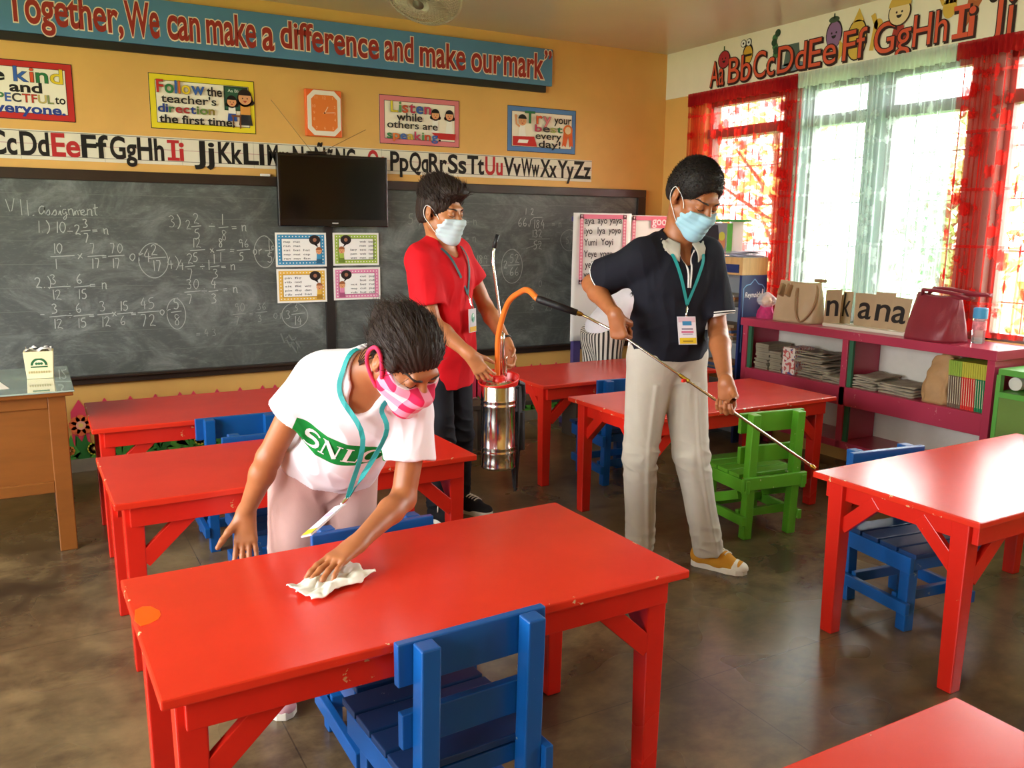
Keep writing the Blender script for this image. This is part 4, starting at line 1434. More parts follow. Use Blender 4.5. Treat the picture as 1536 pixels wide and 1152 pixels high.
MB().span((XF, Y0 - 0.04, 0.425), (XF + 0.022, Y1 + 0.04, 0.535)).build('front_rail', M['rose'], e, world=True, bevel=0.002)
MB().span((XF, Y0 - 0.04, 0.17), (XB - 0.015, Y1 + 0.04, 0.212)).build('bottom_board', M['rose'], e, world=True, bevel=0.002)
MB().span((XB - 0.014, Y0 - 0.03, 0.18), (XB - 0.002, Y1 + 0.03, ZT - 0.05)).build('back_panel', M['shelf_white'], e, world=True)
for y in (Y0 - 0.04, -2.125):
    for z0, z1 in ((0.535, ZT - 0.05), (0.212, 0.425)):
        MB().span((XF + 0.012, y, z0), (XF + 0.03, y - 0.028, z1)).build('green_stop', M['shelf_green'], e, world=True)

# stack of exercise books, patterned box, newspapers
M['newsprint'] = mat('old_newsprint', '#a49a86', 0.8, var=0.25, vscale=14, bump=0.2, bscale=80)
M['greybook'] = mat('worn_notebook_cover', '#8f8672', 0.7, var=0.2, vscale=10)
def bookstack(x, y, z, n, w, d, label, gname):
    rn = random.Random(int(abs(y) * 1000))
    for k in range(n):
        h = rn.uniform(0.010, 0.016)
        b = MB()
        b.box((0, 0, h / 2), (d, w, h))
        o = b.build('exercise_book', M['greybook'], None, bevel=0.002)
        o.location = (x + rn.uniform(-.008, .008), y + rn.uniform(-.006, .006), z)
        o.rotation_euler = (0, 0, rn.uniform(-.04, .04))
        tag(o, label, 'book', gname)
        z += h + 0.0003
    return z
bookstack(3.99, -1.425, 0.5355, 12, 0.115, 0.20, 'worn grey exercise book in the stack at the left end of the pink shelf', 'exercise books stacked at the shelf end')
bookstack(3.99, -1.545, 0.5355, 10, 0.10, 0.20, 'worn grey exercise book in the stack touching the patterned box', 'exercise books stacked by the patterned box')
def m_pattern():
    m, t, p = newmat('patterned_paper')
    v = t.coord()
    w_ = t.new('ShaderNodeTexWave')
    w_.inputs['Scale'].default_value = 18
    w_.inputs['Distortion'].default_value = 14
    w_.inputs['Detail'].default_value = 2
    t.link(v, w_.inputs['Vector'])
    f = t.math('GREATER_THAN', w_.outputs['Fac'], 0.62)
    g = t.math('GREATER_THAN', t.noise(v, 25, 2), 0.56)
    c = t.mix(f, lin('#e6d8cf'), t.mix(g, lin('#c8605c'), lin('#5a5a9a')))
    t.link(c, p.inputs['Base Color'])
    return m
tag(MB().span((XF + 0.03, -1.612, 0.5355), (XF + 0.20, -1.712, 0.705)).build('patterned_box', m_pattern(), None, bevel=0.003),
    'small box in red and blue patterned paper on the pink shelf', 'box')
rn = random.Random(21)
def papers(x, y, z, n, dx, dy, label, gname, tilt=0.0, spread=0.03):
    for k in range(n):
        h = rn.uniform(0.006, 0.013)
        b = MB()
        b.grid(lambda u, v, k=k: (dx * (u - .5), dy * (v - .5), 0.010 * noise.noise(Vector((u * 2 + k, v * 2, k * .7))) * (1 if k else 0.2)), 8, 10)
        o = b.build('newspaper', M['newsprint'], None, smooth=True, solid=h * 0.8)
        o.location = (x + rn.uniform(-spread, spread) * 0.5, y + rn.uniform(-spread, spread), z + h * 0.5 + (0.004 if k else 0.0))
        o.rotation_euler = (0, rn.uniform(-.02, .02), rn.uniform(-.12, .12))
        tag(o, label, 'newspaper', gname)
        z += h + 0.003
papers(4.0, -1.83, 0.5355, 13, 0.22, 0.20, 'folded newspaper in the rumpled pile to the right of the patterned box', 'newspapers in the rumpled pile', spread=0.035)
papers(3.985, -2.00, 0.5355, 3, 0.20, 0.13, 'folded newspaper in the low pile beside the shelf divider, left side', 'newspapers left of the divider', spread=0.01)
papers(3.99, -2.225, 0.5355, 6, 0.22, 0.15, 'folded newspaper in the low pile just right of the shelf divider', 'newspapers right of the divider', spread=0.016)
papers(3.99, -2.44, 0.5355, 4, 0.22, 0.22, 'grey newspaper lying flat beside the brown paper bag', 'newspapers beside the paper bag', spread=0.012)

# brown paper bag
M['kraft'] = mat('kraft_paper', '#b58d5e', 0.65, var=0.12, vscale=12, bump=0.5, bscale=14)
e = empty('paper_bag', (3.965, -2.655, 0.5355), 'crumpled brown paper bag on the pink shelf', 'paper bag')
b = MB()
def bagfn(u, v):
    an = u * 2 * PI
    n4 = lambda q: math.copysign(abs(q) ** 0.45, q)
    x, y = n4(math.cos(an)), n4(math.sin(an))
    taper = 1 - 0.45 * v ** 2
    w_ = noise.noise(Vector((math.cos(an) * 2, math.sin(an) * 2, v * 4))) * 0.014
    return ((0.085 * taper + w_) * x - 0.01 * v, (0.078 * (1 - 0.1 * v) + w_) * y - 0.02 * v, v * (0.232 + 0.03 * math.sin(an * 2 + 1)))
b.grid(bagfn, 48, 20, closed_u=True)
b.build('bag_body', M['kraft'], e, smooth=True, solid=0.002)

# row of slim workbooks
cols = ['#6d5a4a'] * 6 + ['#d2302a'] * 6 + ['#1e7a4c'] * 5
y = -2.752
bt = {}
for i, c in enumerate(cols):
    th_ = 0.0118
    e = empty('workbook', (3.965, y, 0.5355), 'slim %s workbook in the row beside the brown paper bag' % {'#6d5a4a': 'brown', '#d2302a': 'red', '#1e7a4c': 'green'}[c], 'book', '%s workbooks standing on the pink shelf' % {'#6d5a4a': 'brown', '#d2302a': 'red', '#1e7a4c': 'green'}[c])
    key = c
    if key not in bt:
        b = MB(); b.span((-0.085, -th_ / 2 + .0006, 0), (0.085, th_ / 2 - .0006, 0.165))
        b2 = MB(); b2.span((-0.0855, -th_ / 2 + .0004, 0.165), (0.085, th_ / 2 - .0004, 0.243))
        b3 = MB(); b3.span((-0.086, -0.0012, 0.02), (-0.0852, 0.0012, 0.16))
        bt[key] = (b.mesh('cover', pal(c)), b2.mesh('cover_top', pal('#b8b43c' if c != '#6d5a4a' else '#8fae3e')), b3.mesh('title', pal('#e3d9b8')))
    for nm, me in zip(('cover', 'cover_top', 'spine_title'), bt[key]):
        o = bpy.data.objects.new(nm, me)
        C.objects.link(o)
        o.parent = e
    e.rotation_euler = (-0.05, 0, 0)
    y -= th_ + 0.0004

# ------------------------------------------------------------------ things on top of the pink shelf
def skin_bag(name, loc, rz, label, L, D, Hh, matl, handle_mat, slump=0.0):
    e = empty(name, loc, label, 'handbag', None, rz)
    b = MB()
    def fn(u, v):
        an = u * 2 * PI
        n4 = lambda q, k: math.copysign(abs(q) ** k, q)
        x, y = n4(math.cos(an), 0.5), n4(math.sin(an), 0.6)
        d = D / 2 * (1 - 0.86 * max(0, v) ** 1.3) + 0.006
        l = L / 2 * (1 - 0.10 * v) * (1 + slump * 0.06 * math.sin(3 * v))
        w_ = 0.008 * noise.noise(Vector((x * 2.2, y * 2.2, v * 3 + L * 9)))
        zz = Hh * v + (Hh * slump * 0.12 * (x * x - 0.3) * v)
        return (d * y + w_, l * x + w_, zz + 0.002)
    b.grid(fn, 64, 22, closed_u=True)
    n = len(b.f)
    b.add([fn(i / 64, 0) for i in range(64)], [tuple(reversed(range(64)))])
    b.build('bag_body', matl, e, smooth=True, solid=0.003)
    return e
M['beige_leather'] = mat('beige_leather', '#c4ab88', 0.45, var=0.08, bump=0.15, bscale=90)
M['tan_leather'] = mat('tan_leather', '#9c7a54', 0.45)
M['maroon_leather'] = mat('maroon_leather', '#8c2a38', 0.42, var=0.1, bump=0.2, bscale=120)
e = skin_bag('handbag', (3.985, -1.625, ZT), 0.05, 'beige leather shoulder bag on the left end of the pink shelf', 0.34, 0.15, 0.245, M['beige_leather'], None, 0.3)
b = MB()
for s in (-1,):
    b.tube(bez([(-0.045, -0.01, 0.21), (-0.078, -0.03, 0.15), (-0.092, -0.05, 0.06), (-0.092, -0.08, 0.014), (-0.086, -0.115, 0.03), (-0.066, -0.155, 0.10), (-0.03, -0.15, 0.19), (-0.01, -0.13, 0.238)], 4), 0.006, 8)
b.build('strap', M['tan_leather'], e, smooth=True)
MB().box((0.02, -0.13, 0.262), (0.03, 0.075, 0.02)).build('strap_loop', M['tan_leather'], e, bevel=0.004)
for yy in (0.10, 0.045):
    MB().box((-0.052, yy, 0.195), (0.05, 0.02, 0.075), Matrix.Rotation(0.42, 3, 'Y')).build('strap_tab', M['tan_leather'], e, bevel=0.003)
e = skin_bag('handbag', (3.965, -2.585, ZT), -0.12, 'maroon leather handbag beside the letter cards', 0.29, 0.21, 0.235, M['maroon_leather'], None, 0.5)
b = MB()
b.tube([(-0.02, 0.09, 0.232), (-0.04, 0.07, 0.262), (-0.045, -0.02, 0.262), (-0.05, -0.14, 0.255), (-0.055, -0.215, 0.238), (-0.02, -0.225, 0.238), (-0.012, -0.12, 0.232), (-0.012, -0.04, 0.228)], 0.010, 10)
b.tube([(0.03, 0.10, 0.232), (0.03, 0.06, 0.27), (0.02, -0.04, 0.272), (0.0, -0.19, 0.262), (0.0, -0.28, 0.258), (0.03, -0.285, 0.256), (0.03, -0.16, 0.252), (0.03, -0.05, 0.236)], 0.010, 10)
b.build('handles', M['maroon_leather'], e, smooth=True)

# brown cards with hand-cut letters on a white rail
M['cardboard'] = mat('letter_cardboard', '#b39b78', 0.7, var=0.08, vscale=8)
tag(MB().span((3.93, -1.86, ZT), (4.06, -2.42, ZT + 0.02)).build('card_rail', mat('white_wood', '#e4dccb', 0.5), None, bevel=0.003),
    'pale wooden rail under the letter cards on the pink shelf', 'rail')
cards = [(-1.915, 0.115, 0.20, 0.25, 'n', -0.04), (-1.965, 0.07, 0.19, 0.10, 'k', 0.016), (-2.105, 0.118, 0.19, -0.03, 'a', 0.0), (-2.235, 0.128, 0.205, 0.0, 'n', -0.01), (-2.345, 0.12, 0.185, -0.12, 'a', -0.02)]
for i, (y, w_, h, rx, ch, dx) in enumerate(cards):
    lab = ['brown card with a black letter n, leftmost on the rail', 'narrow brown card half hidden behind the leftmost letter n', 'brown card with a black letter a between the two letters n', 'brown card with a black letter n next to the last letter a', 'brown card with a black letter a touching the maroon handbag'][i]
    e = empty('letter_card', (3.985 + dx, y, ZT + 0.0205), lab, 'letter card', 'letter cards on the pink shelf')
    e.rotation_euler = (-rx * 0.35, 0.13, 0)
    MB().span((-0.002, -w_ / 2, 0), (0.002, w_ / 2, h)).build('card', M['cardboard'], e)
    a = Art((-0.0022, 0, 0), U=(0, -1, 0), V=(0, 0, 1), N=(-1, 0, 0), step=0.0008)
    a.text(ch, -w_ * 0.36, w_ * 0.36, 0.045, 0.135, '#241f1c', 1, bold=0.012)
    a.build('letter', e, world=False)
e = empty('folder', (4.03, -1.865, ZT), 'purple bottomed cardboard folder behind the leftmost letter card', 'folder')
e.rotation_euler = (0.15, 0.10, 0)
MB().span((-0.002, -0.06, 0), (0.002, 0.06, 0.19)).build('card', M['cardboard'], e)
MB().span((-0.004, -0.062, 0), (0.004, 0.062, 0.085)).build('purple_pocket', mat('purple_card', '#5a2a50', 0.5), e)
for k in range(4):
    o = MB().span((4.035 + k * 0.007, -2.0 - 0.0, ZT + 0.0205), (4.038 + k * 0.007, -2.09, ZT + 0.205)).build('spare_card', M['cardboard'])
    tag(o, 'plain brown card in the bundle behind the letter cards', 'card', 'plain cards bundled behind the letters')

# water bottle
m, t, p = newmat('bottle_plastic')
p.inputs['Base Color'].default_value = (0.95, 0.97, 0.98, 1)
p.inputs['Roughness'].default_value = 0.05
p.inputs['Transmission Weight'].default_value = 0.85
p.inputs['IOR'].default_value = 1.15
M['bottle'] = m
e = empty('water_bottle', (4.04, -2.775, ZT), 'clear plastic water bottle with a blue cap behind the maroon handbag', 'bottle')
MB().lathe([(0.03, 0.0), (0.033, 0.01), (0.031, 0.05), (0.033, 0.055), (0.031, 0.10), (0.033, 0.105), (0.032, 0.14), (0.018, 0.165), (0.015, 0.175)], n=28).build('bottle_body', M['bottle'], e, smooth=True)
MB().lathe([(0.035, 0.128), (0.035, 0.178), (0.031, 0.184)], n=28).build('cap', pal('#4aa0d0', 0.4), e, smooth=False, bevel=0.002)
MB().lathe([(0.0335, 0.07), (0.0335, 0.115)], n=28).build('wrapper', mat('bottle_label', '#d98a90', 0.5, var=0.3, vscale=60), e)

# plastic-wrapped doll and pink cloth at the shelf end
e = empty('wrapped_doll', (3.955, -1.375, ZT), 'small doll in clear plastic on a pink cloth at the shelf end', 'doll')
b = MB()
b.grid(lambda u, v: ((0.05 * (1 - v * .5) + 0.012 * noise.noise(Vector((math.cos(u * 6.28) * 2, math.sin(u * 6.28) * 2, v * 3)))) * math.cos(u * 2 * PI),
                     (0.075 * (1 - v * .45) + 0.014 * noise.noise(Vector((math.cos(u * 6.28) * 3, math.sin(u * 6.28) * 3, 5 + v * 3)))) * math.sin(u * 2 * PI), 0.085 * v), 40, 12, closed_u=True)
b.add([(0.026 * math.cos(2 * PI * k / 20), 0.04 * math.sin(2 * PI * k / 20), 0.084) for k in range(20)], [tuple(range(20))])
b.build('pink_cloth', mat('magenta_cloth', '#c02a6a', 0.7, var=0.2, vscale=30), e, smooth=True)
MB().lathe([(0.001, -0.034), (0.02, -0.03), (0.032, -0.012), (0.034, 0.004), (0.026, 0.022), (0.012, 0.033), (0.001, 0.036)], (-0.01, -0.01, 0.112), 24).build('doll_head', mat('doll_vinyl', '#e0a878', 0.4), e, smooth=True)
m, t, p = newmat('clear_wrap')
p.inputs['Base Color'].default_value = (0.9, 0.93, 0.95, 1)
p.inputs['Roughness'].default_value = 0.12
p.inputs['Alpha'].default_value = 0.35
b = MB()
b.grid(lambda u, v: ((0.055 + 0.016 * noise.noise(Vector((math.cos(u * 6.28) * 3, math.sin(u * 6.28) * 3, v * 6)))) * math.sin(PI * (0.12 + 0.84 * v)) * math.cos(u * 2 * PI) - 0.008,
                     (0.068 + 0.02 * noise.noise(Vector((math.cos(u * 6.28) * 4, math.sin(u * 6.28) * 4, 9 + v * 6)))) * math.sin(PI * (0.12 + 0.84 * v)) * math.sin(u * 2 * PI) - 0.01, 0.07 + 0.10 * v), 44, 18, closed_u=True)
b.build('plastic_wrap', m, e, smooth=True)

# ------------------------------------------------------------------ blue cardboard shelf unit in the corner
M['grey_steel'] = mat('grey_shelf_steel', '#8d9294', 0.45, var=0.06)
M['navy'] = mat('navy_print', '#1c2f66', 0.45, var=0.05)
M['plywood'] = mat('pale_plywood', '#cfa468', 0.5, var=0.12, vscale=6, stretch=(8, 8, 1))
e = empty('corner_shelf', (4.02, -0.98, 0), 'tall shelf unit in the corner with a navy blue printed end panel', 'shelf')
cx0, cx1, cy0, cy1, ct = 3.855, 4.082, -0.66, -1.245, 1.245
MB().span((cx0, cy1, ct - 0.115), (cx1, cy0, ct)).build('plywood_top', M['plywood'], e, world=True, bevel=0.003)
MB().span((cx0 - 0.006, cy1 + 0.03, ct - 0.10), (cx0 - 0.0005, cy0 - 0.03, ct - 0.045)).build('navy_strip', M['navy'], e, world=True)
MB().span((cx0, cy1, 0.0), (cx1, cy1 + 0.02, ct - 0.115)).build('end_panel', M['navy'], e, world=True)
MB().span((cx0, cy0 - 0.02, 0.0), (cx1, cy0, ct - 0.115)).build('end_panel', M['grey_steel'], e, world=True)
MB().span((cx1 - 0.015, cy1 + 0.02, 0.0), (cx1, cy0 - 0.02, ct - 0.115)).build('back_panel', M['grey_steel'], e, world=True)
for z in (0.10, 0.40, 0.66, 0.90):
    MB().span((cx0, cy1 + 0.02, z), (cx1 - 0.016, cy0 - 0.02, z + 0.018)).build('shelf_board', M['grey_steel'], e, world=True)
a = Art((0, cy1 - 0.0006, 0), step=0.0008)
fp = [(3.875, 0.62), (3.875, 1.045), (3.90, 1.065), (3.935, 1.072), (3.97, 1.105), (4.005, 1.072), (4.04, 1.065), (4.062, 1.045), (4.062, 0.62)]
a.stroke(fp, 0.007, '#7fb0dd', 1)
a.text('Reynolds', 3.888, 4.03, 0.985, 0.034, '#e9edf2', 2, bold=0.02, shear=0.18)
a.poly([(4.035, 0.99), (4.048, 0.99), (4.052, 1.035), (4.04, 1.04)], '#e9edf2', 2)
a.build('print', e)
rn = random.Random(2)
for z, n in ((0.918, 5), (0.678, 7), (0.418, 7)):
    zz = z + 0.0005
    for k in range(n):
        h = rn.uniform(0.010, 0.02)
        o = MB().box((0, 0, h / 2), (0.17, 0.27, h)).build('stacked_book', pal(rn.choice(['#9a948a', '#8a7358', '#b5aea0', '#4a5f80', '#a0704a'])), None, bevel=0.002)
        o.location = (3.955 + rn.uniform(-.01, .01), -1.03 + rn.uniform(-.015, .015), zz)
        zz += h + 0.0003
        tag(o, 'book or folder stacked on the %s board of the corner shelf' % {0.918: 'upper', 0.678: 'middle', 0.418: 'lower'}[z], 'book', 'books on the %s board of the corner shelf' % {0.918: 'upper', 0.678: 'middle', 0.418: 'lower'}[z])
z = ct + 0.0008
for k in range(7):
    b = MB()
    b.grid(lambda u, v, k=k: (0.19 * (u - .5), 0.19 * (v - .5), 0.006 * noise.noise(Vector((u * 2 + k, v * 2, k))) + 0.012 * (k > 3) * max(0, u - .5)), 8, 10)
    o = b.build('paper_sheet', mat('loose_paper_%d' % k, '#dcd8e0' if k % 3 else '#c9c6d6', 0.6), None, smooth=True, solid=0.001)
    o.location = (3.965 + rn.uniform(-.012, .012), -1.145 + rn.uniform(-.015, .015), z + 0.008 + k * 0.0045)
    o.rotation_euler = (0, 0, rn.uniform(-.12, .12))
    tag(o, 'loose white paper in the untidy pile on the corner shelf', 'paper', 'loose papers on the corner shelf')
MB_ = MB().box((3.965, -1.145, ct + 0.003), (0.21, 0.20, 0.005))
tag(MB_.build('clear_folder', mat('smoky_folder', '#8d939c', 0.2), None), 'smoky plastic folder beneath the papers on the corner shelf', 'folder')
# green framed rack standing on the corner shelf
M['bright_green'] = mat('bright_green_paint', '#5fae46', 0.45)
e = empty('green_rack', (3.98, -0.80, ct), 'green topped white display rack with a dark picture on the corner shelf', 'rack')
MB().span((3.90, -0.70, ct + 0.232), (4.08, -1.075, ct + 0.247)).build('top_board', mat('deep_green_paint', '#3f9a44', 0.45), e, world=True, bevel=0.002)
for y in (-0.70, -1.02):
    MB().span((3.945, y, ct + 0.0), (4.05, y - 0.012, ct + 0.232)).build('side_board', mat('rack_white', '#dfe6e0', 0.5), e, world=True)
MB().span((3.937, -0.995, ct + 0.01), (3.9448, -1.04, ct + 0.222)).build('green_post', M['bright_green'], e, world=True)
a = Art((3.942, 0, 0), U=(0, -1, 0), V=(0, 0, 1), N=(-1, 0, 0), step=0.001)
a.rect(0.715, ct + 0.01, 0.99, ct + 0.225, '#8f8c94', 1)
a.poly([(0.76, ct + .05), (0.90, ct + .05), (0.915, ct + .13), (0.90, ct + .21), (0.80, ct + .215)], '#2c2830', 2)
a.disc(0.945, ct + .09, 0.035, '#c9825a', 3, ry=0.06)
a.disc(0.945, ct + .135, 0.03, '#c9bf4a', 4, ry=0.03)
a.rect(0.86, ct + .01, 0.99, ct + .03, '#d0404a', 3)
a.build('picture', e)

# ------------------------------------------------------------------ green cabinet at the right edge
e = empty('green_cabinet', (4.0, -3.12, 0), 'green painted cabinet at the right edge beside the pink shelf', 'cabinet')
gx0, gx1, gy1, gy0, gt = 3.855, 4.155, -3.012, -3.75, 0.775
M['olive'] = mat('olive_green_panel', '#6f8f42', 0.45, var=0.06)
g = MB()
MB().span((gx0, gy1, gt - 0.03), (gx1, gy0, gt)).build('top', M['bright_green'], e, world=True, bevel=0.002)
MB().span((gx0, gy1, 0), (gx0 + 0.035, gy0, 0.64)).build('side_panel', M['olive'], e, world=True)
MB().span((gx0, gy0, 0), (gx1, gy0 + 0.02, gt - 0.03)).build('end_panel', M['olive'], e, world=True)
MB().span((gx1 - 0.012, gy0 + 0.02, 0), (gx1, gy1, gt - 0.03)).build('back_panel', M['olive'], e, world=True)
MB().span((gx0 + 0.03, gy1 - 0.004, 0.0), (gx1 - 0.02, gy1 - 0.016, 0.64)).build('front_panel', M['olive'], e, world=True)
MB().span((gx0 - 0.004, gy1 + 0.004, 0.0), (gx0 + 0.028, gy1 - 0.018, gt - 0.03)).build('corner_post', M['bright_green'], e, world=True, bevel=0.002)
MB().span((gx0 - 0.003, gy1 + 0.003, 0.635), (gx1, gy0 + 0.02, 0.662)).build('shelf_board', M['bright_green'], e, world=True, bevel=0.002)
tag(MB().tube([(3.925, -3.06, 0.7), (4.10, -3.055, 0.7)], 0.033, 16).build('paper_roll', M['paper'], None, smooth=False), 'roll of white paper lying in the top slot of the green cabinet', 'paper roll')

# ------------------------------------------------------------------ chart stand with syllable chart
M['purple'] = mat('purple_paint', '#4a4076', 0.45, var=0.06)
e = empty('chart_stand', (3.35, -0.36, 0), 'purple wooden chart stand behind the table, holding the syllable charts', 'chart stand')
for x in (3.17, 3.90):
    MB().span((x - 0.03, -0.345, 0), (x + 0.03, -0.305, 1.50)).build('leg', M['purple'], e, world=True, bevel=0.003)
MB().span((3.13, -0.33, 1.47), (3.98, -0.30, 1.505)).build('crossbar', M['purple'], e, world=True, bevel=0.003)
for x in (3.17, 3.90):
    MB().span((x - 0.03, -0.48, 0), (x + 0.03, -0.17, 0.045)).build('foot', M['purple'], e, world=True, bevel=0.003)
def chart(x0, x1, z0, z1, y, label, lines, border, extra=None):
    e = empty('syllable_chart', ((x0 + x1) / 2, y, z1), label, 'chart', None)
    b = MB()
    b.grid(lambda u, v: (x0 + (x1 - x0) * u, y + 0.004 * math.sin(u * 5 + v * 3) - 0.012 * (1 - v), z1 + (z0 - z1) * v), 14, 18)
    b.build('sheet', mat('chart_paper', '#ecebe6', 0.6), e, smooth=True, world=True, solid=0.001)
    a = Art((0, y - 0.018, 0), step=0.0006)
    bx0, bx1, bz0, bz1 = border
    for q in ((bx0, bz0, bx0 + .03, bz1), (bx1 - .03, bz0, bx1, bz1), (bx0, bz1 - .03, bx1, bz1), (bx0, bz0, bx1, bz0 + .03)):
        a.rect(*q, '#e0768f', 1)
    n = 22
    for i in range(n):
        zz = bz0 + (bz1 - bz0) * (i + .5) / n
        for xx in (bx0 + .015, bx1 - .015):
            a.poly([(xx - .009, zz), (xx, zz - .01), (xx + .009, zz), (xx, zz + .01)], '#f4c3cc', 2)
    a.build('border', e)
    a = Art((0, y - 0.0186, 0), step=0.0006)
    for s, xa, xb, zz, h in lines:
        a.text(s, xa, xb, zz, h, '#2a2426', 2, bold=0.012)
    if extra:
        extra(a)
    a.build('lettering', e)
    return e
bx = (3.155, 3.555, 1.035, 1.52)
chart(3.105, 3.60, 0.63, 1.53, -0.352, 'white syllable chart with a pink zigzag border beginning aya ayo yaya',
      [('aya', 3.195, 3.275, 1.455, .045), ('ayo', 3.305, 3.385, 1.458, .045), ('yaya', 3.405, 3.515, 1.46, .045),
       ('iyo', 3.195, 3.26, 1.385, .045), ('Iya', 3.305, 3.37, 1.387, .045), ('yoyo', 3.40, 3.505, 1.39, .045),
       ('Yumi', 3.193, 3.30, 1.305, .045), ('Yoyi', 3.335, 3.44, 1.308, .045),
       ('Yeye', 3.193, 3.30, 1.225, .045), ('yogo', 3.33, 3.44, 1.225, .045),
       ('yelo', 3.205, 3.30, 1.150, .045), ('yoyo', 3.33, 3.44, 1.150, .045),
       ('yeso', 3.195, 3.30, 1.08, .045), ('yaya', 3.33, 3.44, 1.08, .045)], bx)
def goo(a):
    a.text('goo', 3.80, 3.93, 1.452, 0.058, '#f6dfe2', 3, bold=0.02)
chart(3.585, 4.06, 0.72, 1.52, -0.338, 'white chart with a pink heading block behind the shoulder of the man in navy', [], (3.62, 4.04, 1.0, 1.515), goo)
hb = Art((0, -0.3566, 0), step=0.0006)
hb.rect(3.79, 1.43, 4.04, 1.515, '#dd6f86', 1)
hb.build('heading_block', bpy.data.objects['syllable_chart.001'])

# ------------------------------------------------------------------ wiping cloth on the front table
M['rag'] = mat('white_rag', '#eeeadf', 0.8, var=0.05, bump=0.3, bscale=60)
b = MB()
rn = random.Random(8)
def rag(u, v):
    x = (u - .5) * 0.185
    y = (v - .5) * 0.115 * (1 - 0.35 * abs(u - .45))
    n1 = noise.noise(Vector((u * 3.2, v * 3.5, 2.0)))
    n2 = noise.noise(Vector((u * 7, v * 8, 7.0)))
    z = TH + 0.006 + 0.018 * max(0, n1 + 0.15) + 0.008 * abs(n2)
    an = 0.32
    x += 0.018 * noise.noise(Vector((v * 3, 0.5, 3 * (u > .5))))
    y += 0.022 * noise.noise(Vector((u * 3.5, 4.5, 1.0)))
    return (0.345 + x * math.cos(an) - y * math.sin(an), -3.560 + x * math.sin(an) + y * math.cos(an), z)
b.grid(rag, 40, 28)
tag(b.build('wiping_cloth', M['rag'], None, smooth=True, solid=0.003), 'crumpled white cloth under the hand of the woman on the front table', 'cloth')

# ------------------------------------------------------------------ steel knapsack sprayer
m, t, p = newmat('polished_steel')
p.inputs['Base Color'].default_value = (0.78, 0.76, 0.72, 1)
p.inputs['Metallic'].default_value = 1.0
p.inputs['Roughness'].default_value = 0.13
M['steel'] = m
M['red_plastic'] = mat('red_plastic', '#e0281e', 0.35, coat=0.2)
M['strap'] = mat('black_strap', '#141316', 0.6)
M['hose'] = mat('orange_hose', '#f07a2c', 0.4)
M['rubber'] = mat('black_rubber_grip', '#17171a', 0.5, bump=0.4, bscale=150)
M['brass'] = mat('brass', '#c9a24a', 0.25, metal=1.0)
SP = Vector((1.622, -2.03, 0.322))
e = empty('sprayer', SP, 'polished steel knapsack sprayer with red rim held by the man in the red shirt', 'sprayer')
R_ = 0.0815
prof = [(R_ - .006, 0.0), (R_, 0.004), (R_ + .002, 0.012), (R_, 0.02), (R_, 0.075), (R_ + .003, 0.080), (R_, 0.085), (R_, 0.098), (R_ + .003, 0.103), (R_, 0.108), (R_, 0.295), (R_ + .003, 0.300), (R_, 0.305), (R_, 0.318), (R_ + .003, 0.323), (R_, 0.328), (R_, 0.395), (R_ - .006, 0.405), (R_ - .03, 0.412)]
MB().lathe(prof, n=56).build('tank', M['steel'], e, smooth=True)
b = MB()
def rimfn(u, v):
    an = u * 2 * PI
    r = R_ + 0.004 + 0.008 * v
    lift = 0.028 * v + 0.022 * v * math.cos(an - 0.5)
    return (r * math.cos(an), r * math.sin(an), 0.392 + lift)
b.grid(rimfn, 56, 6, closed_u=True)
b.build('rim_funnel', M['red_plastic'], e, smooth=True, solid=0.004)
MB().lathe([(0.03, 0.405), (0.03, 0.43), (0.022, 0.436)], n=24).build('lid', M['red_plastic'], e, bevel=0.002)
b = MB()
b.tube([(0.028, 0.018, 0.41), (0.030, 0.022, 0.60), (0.028, 0.024, 0.63)], 0.0115, 14)
b.build('pump_tube', M['steel'], e, smooth=True)
b = MB()
b.tube([(0.045 + .0 * k, 0.012, 0.425 + k * 0.0085) for k in range(12)], [0.006 if k % 2 else 0.003 for k in range(12)], 8)
b.build('valve_spring', M['steel'], e, smooth=True)
b = MB()
b.tube([(0.026, 0.02, 0.60), (0.018, 0.022, 0.70), (-0.004, 0.03, 0.86), (-0.016, 0.034, 0.95), (-0.012, 0.036, 1.0), (0.004, 0.036, 1.055)], 0.006, 10)
b.build('pump_handle', M['steel'], e, smooth=True)
b = MB()
b.tube([(-0.010, 0.036, 1.012), (0.008, 0.036, 1.072)], 0.0095, 12)
b.build('handle_grip', M['rubber'], e, smooth=True)
b = MB()
for k, (xa, ya) in enumerate(((0.078, -0.036), (0.088, 0.012))):
    pts = [(xa - .01, ya, 0.40), (xa + .012, ya - .004, 0.385), (xa + .012, ya - .006, 0.25), (xa + .008, ya - .004, 0.08), (xa, ya, -0.03), (xa - .006 + .012 * k, ya - .006, -0.11)]
    for i in range(len(pts) - 1):
        b.beam(pts[i], (pts[i + 1][0], pts[i + 1][1], pts[i + 1][2] - 0.004), 0.036 if i < 3 else 0.024, 0.008, (0.6, -0.8, 0))
b.tube([(0.082, -0.034, 0.40), (0.108, -0.03, 0.39), (0.118, -0.02, 0.33), (0.112, -0.02, 0.27)], 0.015, 10)
b.tube([(0.100, -0.03, 0.26), (0.104, -0.03, 0.08)], 0.020, 10)
b.build('shoulder_straps', M['strap'], e, smooth=False)
b = MB()
for z in (-0.115, -0.10):
    b.tube([(0.07, -0.045, z), (0.085, -0.04, z), (0.085, -0.02, z - .006), (0.07, -0.03, z - .006)], 0.003, 6, closed=True)
b.build('strap_buckle', M['steel'], e, smooth=True)

